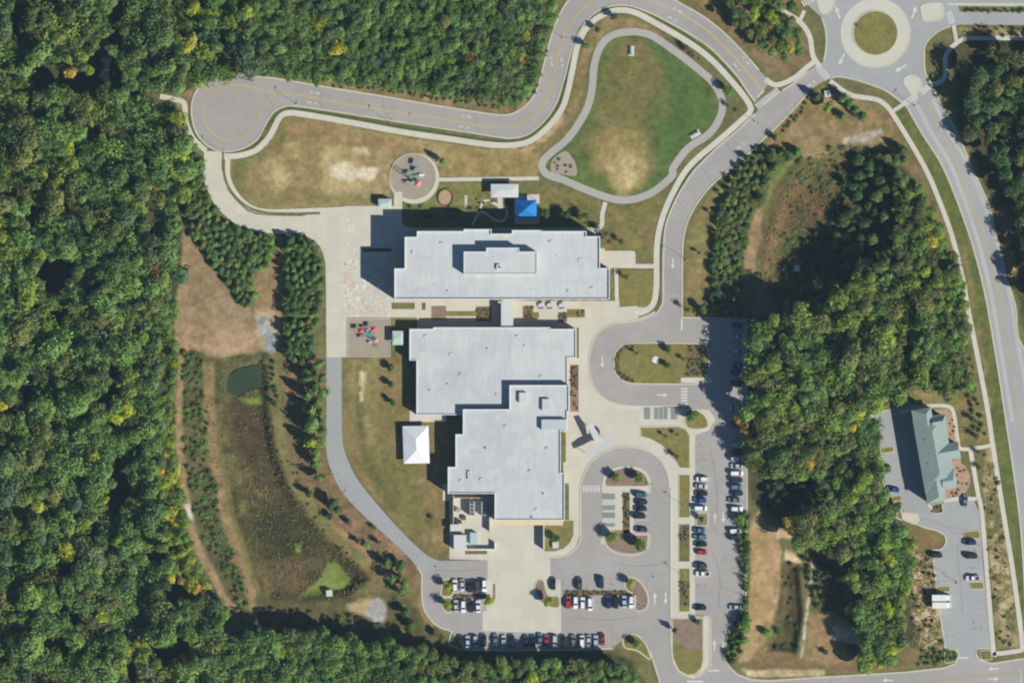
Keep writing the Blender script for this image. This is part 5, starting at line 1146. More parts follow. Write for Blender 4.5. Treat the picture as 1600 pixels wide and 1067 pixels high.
MANUAL = [  # notable crowns: x, y, radius px, height m, tint
 (112, 115, 11, 15, 'gold'), (141, 112, 9, 14, 'lime'), (150, 70, 11, 15, 'olive'), (187, 42, 8, 14, 'lime'), (178, 80, 12, 15, 'green'), (298, 70, 16, 17, 'yellow'), (280, 66, 12, 16, 'lime'), (305, 15, 14, 17, 'lime'), (322, 25, 12, 16, 'lime'), (365, 38, 13, 15, 'lime'), (388, 20, 14, 15, 'lime'), (505, 36, 11, 14, 'lime'), (500, 42, 12, 14, 'lime'), (527, 78, 15, 15, 'yellow'), (515, 92, 8, 13, 'lime'), (402, 35, 10, 13, 'yellow'), (405, 92, 11, 12, 'gold'), (735, 92, 13, 14, 'rust'), (745, 68, 10, 14, 'olive'), (822, 58, 12, 12, 'lime'), (815, 92, 10, 11, 'yellow'), (700, 100, 12, 13, 'bright'),
 (110, 232, 14, 16, 'lime'), (120, 172, 13, 16, 'bright'), (145, 195, 6, 13, 'gold'), (70, 275, 11, 15, 'lime'), (96, 282, 10, 15, 'lime'), (240, 292, 14, 14, 'gold'), (212, 300, 10, 13, 'yellow'), (275, 285, 17, 14, 'lime'), (270, 265, 13, 14, 'lime'), (284, 245, 12, 13, 'lime'), (5, 370, 16, 16, 'lime'), (68, 395, 13, 15, 'lime'), (102, 368, 12, 15, 'bright'), (225, 380, 13, 14, 'rust'), (65, 465, 12, 15, 'olive'), (245, 425, 16, 15, 'brown'), (70, 490, 14, 15, 'bright'),
 (5, 630, 14, 15, 'yellow'), (8, 605, 12, 15, 'lime'), (210, 570, 14, 14, 'olive'), (150, 585, 14, 15, 'olive'), (200, 640, 16, 15, 'lime'), (180, 650, 14, 15, 'lime'), (150, 715, 16, 15, 'lime'), (166, 763, 8, 13, 'yellow'), (165, 780, 9, 13, 'lime'), (253, 735, 9, 13, 'gold'), (268, 745, 14, 13, 'lime'), (258, 755, 12, 13, 'lime'), (80, 700, 14, 15, 'bright'), (62, 790, 14, 14, 'lime'), (105, 860, 15, 15, 'yellow'), (110, 872, 10, 15, 'lime'), (187, 845, 11, 15, 'lime'), (218, 862, 7, 13, 'gold'), (268, 902, 10, 13, 'yellow'), (285, 905, 7, 12, 'gold'), (308, 918, 10, 12, 'gold'), (288, 860, 12, 12, 'lime'), (300, 910, 12, 12, 'lime'), (280, 840, 12, 12, 'bright'), (163, 960, 15, 15, 'lime'), (158, 945, 11, 15, 'bright'), (222, 1003, 11, 14, 'lime'), (200, 1015, 10, 14, 'lime'), (66, 1045, 12, 14, 'lime'), (118, 1030, 14, 14, 'lime'), (230, 1045, 16, 15, 'grey'), (290, 1025, 7, 13, 'gold'), (318, 955, 14, 12, 'olive'), (350, 955, 14, 13, 'green'),
 (455, 1012, 15, 10, 'bright'), (440, 1018, 10, 10, 'lime'), (725, 1055, 17, 12, 'olive'), (785, 1040, 14, 11, 'bright'), (830, 1060, 12, 11, 'lime'), (605, 1020, 8, 9, 'lime'), (691, 996, 6, 5, 'olive'),
 (1350, 447, 17, 16, 'bright'), (1338, 465, 16, 16, 'bright'), (1330, 485, 13, 15, 'bright'), (1358, 435, 12, 16, 'bright'), (1245, 500, 20, 19, 'bright'), (1248, 487, 14, 18, 'bright'), (1208, 500, 11, 17, 'bright'), (1455, 378, 12, 10, 'yellow'), (1445, 425, 10, 9, 'lime'), (1420, 300, 12, 9, 'bright'), (1205, 570, 13, 18, 'bright'), (1235, 560, 14, 18, 'olive'), (1300, 510, 14, 12, 'olive'), (1165, 665, 13, 8, 'rust'), (1155, 655, 10, 8, 'gold'), (1180, 670, 8, 8, 'olive'), (1215, 630, 20, 17, 'bright'), (1200, 625, 15, 17, 'bright'), (1240, 640, 13, 16, 'bright'), (1190, 715, 14, 9, 'lime'), (1205, 708, 10, 9, 'lime'), (1235, 720, 13, 12, 'olive'), (1263, 725, 10, 12, 'gold'), (1330, 630, 16, 13, 'bright'), (1340, 645, 14, 13, 'lime'), (1262, 580, 14, 14, 'bright'), (1275, 700, 12, 13, 'olive'), (1340, 760, 16, 14, 'bright'), (1325, 778, 14, 14, 'bright'), (1350, 745, 12, 14, 'lime'), (1296, 630, 8, 12, 'rust'), (1330, 668, 8, 12, 'gold'), (1416, 533, 9, 8, 'rust'), (1295, 528, 13, 12, 'olive'),
 (1235, 815, 11, 9, 'gold'), (1238, 828, 9, 9, 'gold'), (1330, 900, 13, 13, 'bright'), (1335, 915, 12, 13, 'bright'), (1325, 950, 8, 8, 'gold'), (1375, 905, 15, 14, 'bright'), (1385, 870, 14, 14, 'lime'), (1378, 850, 14, 14, 'bright'), (1395, 1000, 15, 12, 'bright'), (1390, 1012, 12, 12, 'lime'), (1385, 950, 12, 12, 'lime'), (1375, 1035, 9, 9, 'lime'), (1310, 820, 15, 14, 'olive'), (1295, 805, 14, 14, 'bright'),
 (1232, 75, 11, 8, 'yellow'), (1220, 72, 12, 8, 'bright'), (1190, 50, 14, 9, 'bright'), (1205, 30, 12, 9, 'lime'), (1178, 22, 11, 9, 'lime'), (1180, 5, 13, 9, 'olive'), (1505, 105, 14, 8, 'green'), (1540, 150, 13, 9, 'green'), (1545, 220, 14, 9, 'olive'), (1515, 210, 14, 8, 'olive'), (1590, 250, 12, 9, 'olive')]
for x, y, rr, h, t in MANUAL:
    put(x, y, rr); TREES.append(dict(kind='broad', x=x, y=y, rad=rr * S, h=h, t=t, area='', man=True))
wood([(262, 690), (276, 690), (288, 780), (300, 850), (318, 900), (335, 925), (300, 935), (275, 900), (262, 830), (255, 760)], (6, 11), (8, 12), (('lime', 4), ('bright', 4), ('yellow', 1), ('green', 2)), 'broad', 'the big wood along the left side', .6, 500, 0, seed=10)
wood([(262, 430), (274, 470), (272, 690), (255, 690), (258, 500)], (6, 12), (8, 13), (('bright', 4), ('green', 4), ('lime', 1)), 'broad', 'the big wood along the left side', .6, 500, 0, seed=9)
wood(F_WEST, (8, 23), (9, 21), (('dark', 2), ('blue', 2), ('mid', 7), ('green', 5), ('bright', 2), ('olive', 4), ('grey', 1), ('lime', 1)), 'broad', 'the big wood along the left side', .54, 24000, .16, seed=11, hscale=52)
wood(F_NORTH, (7, 12.5), (11, 16), (('dark', 2), ('blue', 2), ('mid', 7), ('green', 5), ('olive', 3)), 'broad', 'the wood north of the loop road', .58, 9000, .1, seed=12, hscale=45)
FS2 = [(x, max(y, 1040)) for x, y in F_SOUTH if True]
wood([(640, 1006), (690, 1024), (720, 1034), (950, 1036), (985, 1050), (1005, 1090), (700, 1070), (640, 1045)], (7, 13), (8.5, 11.5), (('mid', 5), ('green', 5), ('olive', 3)), 'broad', 'the wood below the south car park', .6, 900, 0, seed=30)
wood([(300, 1131), (330, 1010), (372, 990), (430, 992), (500, 990), (560, 1004), (640, 1008), (700, 1050), (950, 1055), (1005, 1080), (1018, 1131)], (8, 17), (9, 13), (('dark', 3), ('mid', 6), ('green', 6), ('olive', 1)), 'broad', 'the wood below the south car park', .58, 7000, .1, seed=13, hscale=45)
E1 = [(1172, 530), (1200, 495), (1290, 500), (1320, 455), (1350, 410), (1400, 420), (1440, 470), (1450, 520), (1440, 600), (1340, 650), (1250, 660), (1172, 640)]
wood(E1, (8, 21), (11, 20), (('dark', 2), ('mid', 5), ('green', 4), ('olive', 4), ('bright', 5), ('lime', 1)), 'broad', 'the tall wood east of the car park', .58, 6500, .26, seed=14, hscale=40)
E2 = [(1400, 420), (1400, 270), (1430, 290), (1462, 350), (1488, 410), (1503, 450), (1508, 520), (1512, 600), (1480, 625), (1440, 600), (1450, 520)]
wood(E2, (5, 13), (5, 13), (('dark', 2), ('mid', 4), ('green', 4), ('olive', 5), ('bright', 4), ('rust', 1)), 'broad', 'the thicket beside the main road path', .58, 4000, .12, seed=15, hscale=35)
E3 = [(1166, 690), (1170, 640), (1250, 660), (1340, 650), (1360, 650), (1382, 770), (1375, 790), (1300, 800), (1280, 740), (1215, 735), (1175, 735)]
wood(E3, (7, 17), (8, 14), (('dark', 2), ('mid', 5), ('green', 4), ('olive', 4), ('bright', 2), ('blue', 2)), 'broad', 'the wood west of the clinic', .56, 6000, .08, seed=16, hscale=40)
E4 = [(1300, 780), (1375, 785), (1400, 825), (1420, 850), (1418, 900), (1405, 950), (1410, 1005), (1385, 1035), (1345, 1035), (1355, 985), (1330, 960), (1355, 930), (1345, 880), (1310, 870), (1290, 855), (1245, 850), (1240, 815), (1275, 800)]
wood(E4, (7, 17), (8, 14), (('dark', 1), ('mid', 4), ('green', 5), ('olive', 3), ('bright', 4)), 'broad', 'the wood west of the clinic car park', .56, 6000, .05, seed=17, hscale=40)
wood([(1205, 745), (1265, 745), (1262, 800), (1225, 800), (1200, 790)], (6, 9), (3, 6), (('dark', 3), ('olive', 1)), 'broad', 'the shaded hollow of the east wood', .9, 400, 0, seed=18)
FE_ = [(1512, 100), (1530, 78), (1661, 75), (1661, 500), (1618, 470), (1605, 420), (1584, 330), (1552, 250), (1516, 170)]
wood(FE_, (6, 17), (5, 15), (('dark', 4), ('mid', 3), ('olive', 4), ('brown', 1)), 'broad', 'the wood along the right edge', .70, 2600, .40, seed=19, hscale=35)
wood([(1110, -40), (1210, -40), (1240, 20), (1252, 85), (1225, 95), (1180, 75), (1150, 45)], (6, 11), (6, 10), (('dark', 1), ('mid', 3), ('green', 3), ('olive', 3)), 'broad', 'the copse left of the roundabout', .75, 900, .1, seed=20)
# the young trees
HOLES = []
WEDGE = [(296, 236), (314, 242), (318, 285), (330, 318), (352, 345), (380, 362), (425, 370), (427, 405), (408, 420), (392, 436), (400, 460), (386, 480), (368, 458), (345, 425), (310, 385), (296, 345), (290, 320), (296, 280)]
wood(WEDGE, (4.5, 9), (2.2, 4.6), (('dark', 3), ('green', 3), ('mid', 5), ('blue', 2), ('olive', 3)), 'pine', 'the wedge of young trees beside the concrete lane', .60, 4000, 0, seed=21)
wood([(445, 378), (472, 372), (492, 382), (500, 405), (504, 440), (500, 480), (492, 520), (488, 556), (470, 570), (446, 552), (448, 500), (448, 430)], (5, 9), (3.5, 6), (('dark', 3), ('green', 3), ('mid', 5), ('olive', 2)), 'pine', 'the young sapling stand west of the plaza', .60, 3000, 0, seed=22)
wood([(1165, 245), (1172, 250), (1140, 300), (1126, 350), (1121, 420), (1124, 470), (1113, 470), (1112, 420), (1117, 350), (1132, 292)], (4, 7), (2.4, 3.4), (('dark', 4), ('mid', 2)), 'pine', 'the sapling belt east of the avenue', .6, 500, 0, seed=28)
wood([(1160, 245), (1180, 232), (1205, 235), (1210, 262), (1188, 300), (1172, 345), (1162, 400), (1168, 450), (1172, 492), (1140, 492), (1118, 478), (1113, 420), (1118, 350), (1138, 290)], (3, 7.5), (1.3, 2.9), (('dark', 2), ('mid', 4), ('olive', 7), ('brown', 1)), 'pine', 'the sapling belt east of the avenue', .74, 2600, .38, seed=23)
wood([(480, 560), (505, 560), (508, 610), (506, 680), (500, 730), (492, 730), (484, 680), (478, 620)], (7, 10), (5, 7.5), (('green', 3), ('mid', 3), ('bright', 2)), 'pine', 'the sapling row beside the service lane', .85, 300, 0, seed=24)
PINES = [(484, 590, 10.1, 7.8, 'mid'), (481, 616, 10.1, 8.6, 'mid'), (489, 662, 11.2, 8.6, 'green'), (487, 640, 9.0, 7.8, 'bright'), (486, 690, 11.2, 8.6, 'lime'), (492, 716, 9.0, 7.0, 'green'), (500, 746, 9.0, 6.2, 'mid'), (483, 770, 7.8, 4.7, 'dark'), (520, 786, 9.0, 6.2, 'mid'), (528, 796, 7.8, 5.5, 'dark'), (516, 806, 5.6, 3.1, 'dark'), (545, 815, 5.6, 3.1, 'brown'), (560, 845, 5.6, 3.1, 'brown'), (573, 851, 6.7, 2.3, 'green'), (592, 847, 5.6, 3.1, 'brown'), (585, 824, 4.5, 2.3, 'green'), (604, 880, 10.1, 6.2, 'mid'), (613, 902, 9.0, 6.2, 'green'), (626, 884, 10.1, 5.5, 'mid'), (622, 900, 7.8, 5.5, 'dark'), (632, 912, 10.1, 6.2, 'green'), (628, 925, 9.0, 5.5, 'mid'), (642, 975, 10.1, 4.7, 'dark'), (633, 955, 9.0, 4.7, 'dark'),
         (1294, 166, 10.1, 6.2, 'bright'), (1276, 152, 7.8, 6.2, 'dark'), (1318, 154, 9.0, 5.5, 'green'), (1326, 163, 9.0, 5.5, 'mid'), (1337, 173, 10.1, 6.2, 'mid'), (1347, 182, 10.1, 6.2, 'dark'), (1316, 182, 6.7, 3.9, 'green'), (1204, 245, 9.0, 4.7, 'mid'), (1212, 262, 9.0, 4.7, 'green'), (1245, 238, 9.0, 4.7, 'mid'), (1232, 245, 9.0, 4.7, 'dark'), (1220, 240, 6.7, 3.9, 'mid'), (1198, 285, 7.8, 4.7, 'green'), (1188, 310, 9.0, 4.7, 'dark'), (1210, 215, 5.6, 3.1, 'dark'), (1409, 235, 11.2, 6.2, 'dark'), (1412, 250, 9.0, 5.5, 'blue'), (1400, 245, 7.8, 5.5, 'dark'),
         (1290, 1018, 5.6, 2.3, 'dark'), (1198, 988, 7.8, 3.1, 'green'), (1215, 985, 5.6, 2.3, 'dark')]
for x, y, rr, h, t in PINES:
    TREES.append(dict(kind='pine', x=x, y=y, rad=rr * S, h=h, t=t, area='', man=True))
# shaded low growth in the eastern basin: conifers in the dark mass
wood([(1345, 240), (1400, 250), (1400, 400), (1350, 400), (1310, 430), (1290, 400), (1320, 330)], (5, 10), (3, 8), (('dark', 6), ('mid', 2), ('olive', 1)), 'broad', 'the dark thicket in the eastern basin', .85, 900, .15, seed=25)

for t in TREES:
    t['share'] = t['rad'] * (1 if 0 <= t['x'] <= 1600 and 0 <= t['y'] <= 1067 else .1) + (3 if t.get('man') else 0)
r3 = random.Random(5)
rest = {'broad': [], 'pine': []}
seen_labels = {}
SHORT = {a: a for a in set(t['area'] for t in TREES)}
SHORT.update({'': 'standing out','the big wood along the left side': 'west wood', 'the wood north of the loop road': 'north wood', 'the wood below the south car park': 'south wood', 'the tall wood east of the car park': 'east wood', 'the thicket beside the main road path': 'path thicket', 'the wood west of the clinic': 'clinic wood',
 'the wood west of the clinic car park': 'clinic wood', 'the wood along the right edge': 'edge wood', 'the copse left of the roundabout': 'copse', 'the wedge of young trees beside the concrete lane': 'sapling wedge', 'the young sapling stand west of the plaza': 'sapling stand', 'the sapling belt east of the avenue': 'sapling belt', 'the sapling row beside the service lane': 'sapling row', 'the dark thicket in the eastern basin': 'basin thicket', 'the shaded hollow of the east wood': 'shaded hollow'})
for kind in ('broad', 'pine'):
    lst = sorted([t for t in TREES if t['kind'] == kind], key=lambda t: -t['share'])
    for k, t in enumerate(lst):
        if k >= 298: rest[kind].append(t); continue
        size = 'large' if t['rad'] > 4.2 else 'medium' if t['rad'] > 2.8 else 'small'
        nm = 'broadleaf tree' if kind == 'broad' else 'young tree'
        if t['area']: lab = f"{size} {WORD[t['t']]} {nm} in {t['area']}"
        else: lab = f"{size} {WORD[t['t']]} {nm} standing out at the {where(t['x'], t['y'])}"
        n = seen_labels.get(lab, 0); seen_labels[lab] = n + 1
        if n:
            nb = min((q for q in TREES if q['t'] != t['t'] and q is not t), key=lambda q: (q['x'] - t['x']) ** 2 + (q['y'] - t['y']) ** 2)
            dx, dy = nb['x'] - t['x'], nb['y'] - t['y']; rel = ('left of' if dx > 0 else 'right of') if abs(dx) > abs(dy) else ('above' if dy > 0 else 'below')
            lab = f"{size} {WORD[t['t']]} {nm.split()[-1]}, {SHORT[t['area']]}, {where2(t['x'], t['y'])}, {rel} {WORD[nb['t']]} crown"
        grp = (t['area'] or ('notable crowns of the woods' if kind == 'broad' else 'scattered saplings'))
        place_tree(kind, t['x'], t['y'], t['rad'], t['h'], t['t'], lab, 'tree', 'trees of ' + grp if t['area'] else grp, None, r3)
def join_rest(name, lst, kind, label):
    Vs, Fs, Ts = [], [], []; off = 0
    for t in lst:
        V, F, T = CR[kind][r3.randrange(len(CR[kind]))]
        a = r3.uniform(0, 6.28); c, s = math.cos(a), math.sin(a)
        if kind == 'broad': cz = min(t['rad'], t['h'] * .5); z = t['h'] - cz * .85
        elif kind == 'pine': cz = t['h'] * .5; z = t['h'] * .55
        else: cz = t['h']; z = 0
        X = (V[:, 0] * c - V[:, 1] * s) * t['rad'] * r3.uniform(.85, 1.25); Y = (V[:, 0] * s + V[:, 1] * c) * t['rad'] * r3.uniform(.85, 1.25); p = W(t['x'], t['y'], ground_z(t['x'], t['y']) + z)
        Vs.append(np.stack([X + p[0], Y + p[1], V[:, 2] * cz + p[2]], 1)); Fs.append(F + off); off += len(V)
        Ts.append(T[:, None] * np.array(tinted(t['t'], r3)[:3])[None, :])
    me = np_mesh(name, np.concatenate(Vs), np.concatenate(Fs), np.concatenate(Ts), 'leaf')
    o = link_mesh(name, me, m_leaf, None, 'stuff'); tag(o, label); return o
if rest['broad']: join_rest('wood_canopy', rest['broad'], 'broad', 'smaller crowns that fill the canopy of the surrounding woods')
if rest['pine']: join_rest('sapling_thicket', rest['pine'], 'pine', 'dense thicket of the smaller young trees')
print('trees', len(TREES), {k: len(v) for k, v in rest.items()})

# ------------------------------------------------------------------ specimen trees and shrubs round the school
SPEC = [  # kind, x, y, radius px, height m, tint, label
 ('broad', 963, 746, 8.5, 5.5, 'bright', 'left one of two bright round trees on the north end of the drop off island'), ('broad', 999, 747, 9, 6, 'bright', 'right one of two bright round trees on the north end of the drop off island'),
 ('broad', 955, 838, 9.5, 6.5, 'bright', 'left one of two bright round trees on the south end of the drop off island'), ('broad', 1000, 851, 9.5, 7, 'bright', 'right one of two bright round trees on the south end of the drop off island'),
 ('broad', 986, 911, 7, 5.5, 'lime', 'yellow green round tree at the east end of the staff car park island'), ('broad', 857, 939, 7, 6.5, 'bright', 'green tree on the small island at the west end of the staff rows'),
 ('broad', 995, 1005, 7, 5, 'bright', 'bright tree on the island at the end of the southernmost parking row'), ('broad', 700, 916, 8, 6.5, 'lime', 'upper yellow green tree at the west end of the small staff car park'),
 ('broad', 699, 944, 7.5, 6, 'lime', 'lower yellow green tree at the west end of the small staff car park'), ('broad', 764, 939, 7, 6, 'lime', 'yellow green tree at the east end of the small staff car park'),
 ('broad', 1097, 811, 6, 5, 'bright', 'small bright tree on the square bed in the left column of the east car park'), ('broad', 1082, 650, 8.5, 6, 'green', 'green tree on the rounded island by the accessible bays'),
 ('broad', 1092, 972, 5, 4, 'bright', 'small bright tree at the top of the mulch island'), ('pine', 1054, 984, 4.5, 5, 'dark', 'small dark conifer on the left kerb of the mulch island'),
 ('broad', 867, 840, 8, 4.5, 'dark', 'dark tree on the small corner lawn south east of the gymnasium'), ('sparse', 1057, 713, 6, 4, 'brown', 'dark bare tree on the triangular lawn'),
 ('sparse', 1040, 681, 3.5, 3, 'brown', 'smaller bare tree left of the pair on the triangular lawn'), ('sparse', 1058, 679, 3.5, 3, 'brown', 'smaller bare tree right of the pair on the triangular lawn'),
 ('broad', 1044, 546, 6, 4, 'dark', 'dark tree in the upper part of the bus loop island'), ('broad', 1043, 571, 6, 4, 'dark', 'dark tree in the lower part of the bus loop island'), ('sparse', 995, 552, 4, 3, 'brown', 'small bare tree in the left part of the bus loop island'), ('sparse', 1068, 561, 4.5, 3, 'brown', 'small bare tree in the right part of the bus loop island'),
 ('broad', 960, 27, 6, 5, 'dark', 'dark round tree at the top of the verge above the track'), ('broad', 934, 47, 5.5, 5, 'dark', 'dark round tree second along the verge above the track'), ('broad', 916, 72, 6, 5, 'green', 'dark round tree lowest on the left verge of the track'),
 ('sparse', 1073, 75, 5, 4, 'brown', 'first bare tree on the verge right of the track'), ('sparse', 1080, 83, 4.5, 4, 'brown', 'second bare tree on the verge right of the track'), ('sparse', 1092, 93, 4.5, 4, 'brown', 'third bare tree on the verge right of the track'),
 ('broad', 1138, 142, 7, 6, 'green', 'dark green tree outside the right bend of the track'), ('sparse', 1148, 172, 5, 5, 'dark', 'dark slender tree below the right bend of the track'),
 ('broad', 611, 575, 6, 4.4, 'dark', 'uppermost of three dark young trees on the lawn beside the middle wing'), ('broad', 611, 600, 6, 4.4, 'dark', 'middle one of three dark young trees on the lawn beside the middle wing'), ('broad', 613, 628, 6, 4.4, 'dark', 'lowest of three dark young trees on the lawn beside the middle wing'),
 ('sparse', 676, 809, 5, 2, 'grey', 'faint grey young tree on the lawn beside the service yard'), ('pine', 692, 253, 6, 6, 'green', 'small green conifer on the upper right rim of the round playground'),
 ('broad', 852, 336, 8, 6, 'dark', 'dark tree right of the blue shade canopy'), ('broad', 884, 336, 8, 6, 'dark', 'dark tree midway along the shaded north side of the school'), ('broad', 908, 340, 7, 5, 'olive', 'olive tree near the north east corner of the school'),
 ('sparse', 915, 336, 5, 5, 'dark', 'slender dark tree right of the row north of the school'), ('sparse', 948, 366, 8, 7, 'grey', 'large grey bare tree beside the path at the school north east corner'), ('sparse', 952, 378, 6, 5, 'brown', 'lower grey bare tree near the school north east corner'),
 ('sparse', 970, 377, 5.5, 4, 'dark', 'dark young tree on the lawn above the concrete pad'), ('sparse', 978, 433, 6, 4, 'dark', 'dark young tree on the square lawn below the concrete pad'),
 ('sparse', 1111, 333, 4, 3, 'dark', 'upper small dark tree on the grass right of the avenue'), ('sparse', 1092, 395, 4, 3, 'dark', 'lower small dark tree on the grass right of the avenue'), ('sparse', 1074, 484, 5.5, 5, 'dark', 'left one of two trees above the car park entrance'), ('broad', 1098, 484, 6.5, 6, 'green', 'right one of two trees above the car park entrance'),
 ('shrub', 1338, 39, 3, 1, 'dark', 'small dark bush on the roundabout green'), ('broad', 1165, 975, 11, 7, 'bright', 'bright green tree at the lower right corner of the east car park'), ('broad', 1156, 812, 8, 5, 'green', 'green tree in the gap of the right column of the east car park'), ('broad', 1163, 1000, 8, 5, 'green', 'green tree below the corner of the east car park'),
 ('broad', 1386, 731, 7, 5, 'mid', 'tree spreading over the stalls west of the clinic'), ('broad', 1400, 792, 9, 6, 'dark', 'dark tree at the corner of the wood beside the clinic drive'), ('broad', 1385, 806, 9, 7, 'dark', 'dark tree behind the clinic bin screen'),
 ('sparse', 1519, 655, 6, 4, 'dark', 'dark tree on the lawn north east of the clinic'), ('sparse', 1525, 681, 6, 4, 'dark', 'dark tree lower on the lawn north east of the clinic'), ('sparse', 1528, 706, 5, 3, 'dark', 'dark tree just below the clinic footpath'), ('sparse', 1530, 730, 5, 3, 'brown', 'brown tree second below the clinic footpath'),
 ('sparse', 841, 46, 5, 5, 'brown', 'upper brown tree beside the loop road bend'), ('sparse', 840, 58, 5, 5, 'brown', 'lower brown tree beside the loop road bend'), ('sparse', 838, 77, 6, 5, 'dark', 'dark tree beside the loop road below the brown pair')]
for kd, x, y, rr, h, t, lab in SPEC:
    if kd == 'broad': h *= .74; rr *= 1.06
    place_tree(kd, x, y, rr * S, h, t, lab, 'bush' if kd == 'shrub' else 'tree', None, None, r3)

# ------------------------------------------------------------------ shrubs: beds, hedges, scrub
SH = []
def scatter(poly, n, rad, h, tints, where_, seed, gapk=.8):
    r = random.Random(seed); xs = [p[0] for p in poly]; ys = [p[1] for p in poly]; tn = [t for t, w in tints for _ in range(w)]; loc = []
    for _ in range(n * 12):
        if len(loc) >= n: break
        x, y = r.uniform(min(xs), max(xs)), r.uniform(min(ys), max(ys))
        if not inside(x, y, poly): continue
        q = r.uniform(*rad)
        if any((x - a) ** 2 + (y - b) ** 2 < (gapk * (q + c)) ** 2 for a, b, c in loc): continue
        loc.append((x, y, q)); SH.append(dict(kind='shrub', x=x, y=y, rad=q * S, h=r.uniform(*h), t=r.choice(tn), area=where_))
DK = (('dark', 3), ('mid', 2), ('brown', 2)); GR = (('mid', 3), ('green', 3), ('dark', 2)); OL = (('olive', 3), ('brown', 2), ('mid', 2))
scatter([(286, 545), (318, 560), (324, 650), (332, 740), (352, 820), (376, 900), (392, 950), (372, 945), (345, 890), (318, 840), (302, 790), (290, 720), (287, 640)], 120, (2.5, 8), (.6, 1.9), (('mid', 3), ('green', 3), ('olive', 3), ('dark', 1)), 'the dirt track hedge', 31, .72)
scatter([(1150, 800), (1172, 800), (1166, 960), (1160, 985), (1148, 990), (1152, 960), (1165, 940)], 45, (4, 7), (2.5, 4), (('mid', 3), ('green', 3), ('bright', 2)), 'the car park hedge', 32, .5)
scatter([(1160, 960), (1170, 985), (1160, 1015), (1145, 1035), (1135, 1020), (1140, 990)], 20, (4, 7), (2.5, 4.5), GR, 'the lower car park hedge', 33, .6)
scatter([(1240, 240), (1300, 225), (1345, 240), (1330, 290), (1270, 300), (1235, 280)], 30, (3, 7), (.6, 1.6), (('olive', 4), ('mid', 2), ('bright', 1)), 'the northern basin scrub', 74, .6)
scatter(basin_e, 90, (2.5, 6), (.5, 1.4), (('dark', 2), ('olive', 3), ('brown', 3), ('mid', 2)), 'the eastern basin', 34)
scatter(basin_w, 40, (1.4, 3), (.3, .6), (('brown', 4), ('olive', 3), ('dark', 2)), 'the western basin', 35)
scatter([(1425, 860), (1458, 868), (1466, 925), (1474, 1010), (1440, 1015), (1420, 960)], 24, (2.5, 5), (.8, 1.8), OL, 'the clinic scrub', 36)
scatter([(1536, 702), (1552, 702), (1568, 790), (1588, 990), (1590, 1008), (1556, 1012), (1548, 900), (1538, 800)], 30, (2, 4.5), (.5, 1.4), OL, 'the roadside scrub', 37)
scatter(basin_s, 15, (2.5, 6.5), (.6, 2.0), DK, 'the small southern basin', 38)
scatter([(1255, 870), (1300, 880), (1300, 960), (1275, 950), (1262, 900)], 25, (4, 8), (2, 4), DK, 'the shaded hollow', 39)
scatter([(1234, 186), (1258, 160), (1264, 164), (1240, 192), (1222, 208), (1216, 206)], 11, (2.5, 4), (.8, 1.5), DK, 'the avenue kerb', 40)
scatter([(1478, 1016), (1493, 1016), (1493, 1028), (1480, 1032)], 6, (3, 4), (1, 1.6), GR, 'the clinic entrance island', 41)
scatter([(1440, 1010), (1476, 1016), (1476, 1034), (1430, 1040)], 20, (3, 5), (1, 2), GR, 'the clinic entrance corner', 42)
scatter([(864, 254), (884, 242), (897, 260), (896, 272), (866, 268)], 7, (2, 3.2), (.5, .9), DK, 'the track mulch bed', 42)
scatter(rect(882, 923, 993, 929), 26, (1.6, 2.6), (.6, .9), (('brown', 2), ('olive', 2), ('dark', 1)), 'the staff median', 43, .7)
scatter(rect(707, 929, 765, 934), 14, (1.6, 2.6), (.6, .9), (('brown', 2), ('olive', 2), ('dark', 1)), 'the small median', 44, .7)
scatter(rect(974, 770, 983, 831), 18, (1.8, 3), (.6, 1), (('brown', 3), ('olive', 2), ('dark', 2)), 'the drop off median', 45, .7)
scatter(band([(990, 540), (973, 545), (965, 556), (964, 570), (968, 583), (980, 592), (990, 595)], 7), 26, (1.6, 3), (.6, .9), (('dark', 2), ('brown', 2), ('olive', 2)), 'the curved bus loop bed', 46, .6)
scatter(rect(1073, 541, 1099, 587), 26, (2, 3.4), (.6, 1.1), (('dark', 2), ('brown', 2), ('olive', 2)), 'the shaded bus loop bed', 47, .7)
scatter(rect(1062, 822, 1077, 848), 9, (2, 3.5), (.6, 1), DK, 'the upper strip island', 48); scatter(rect(1062, 908, 1077, 945), 12, (2, 3.5), (.6, 1), DK, 'the lower strip island', 49)
scatter(rect(892, 571, 903, 640), 18, (1.6, 2.6), (.6, .9), (('dark', 2), ('brown', 3), ('olive', 1)), 'the east wall bed', 50)
scatter(rect(745, 480, 767, 501), 10, (2, 3), (.6, 1), OL, 'the courtyard beds', 51); scatter(rect(818, 479, 832, 496), 7, (2, 3), (.6, 1), OL, 'the courtyard beds', 52); scatter(rect(873, 489, 885, 502), 6, (2, 3), (.6, 1), OL, 'the courtyard beds', 53); scatter(rect(898, 485, 912, 494), 4, (2, 3), (.6, 1), OL, 'the courtyard beds', 54)
scatter(rect(568, 388.5, 610, 392.5), 9, (2.2, 3.2), (.7, 1), (('olive', 2), ('bright', 1)), 'the shaded plaza bed', 55)
scatter([(1484, 655), (1492, 655), (1496, 690), (1484, 690)], 5, (2, 2.8), (.6, .9), (('rust', 2), ('brown', 2)), 'the clinic straw bed', 56); scatter([(1490, 722), (1510, 735), (1512, 755), (1490, 775), (1480, 772), (1496, 755)], 12, (2, 3.2), (.6, .9), (('rust', 2), ('brown', 2)), 'the corner straw bed', 57)
scatter(rect(1457, 790, 1471, 800), 5, (2, 3), (.6, .9), DK, 'the clinic south bed', 58)
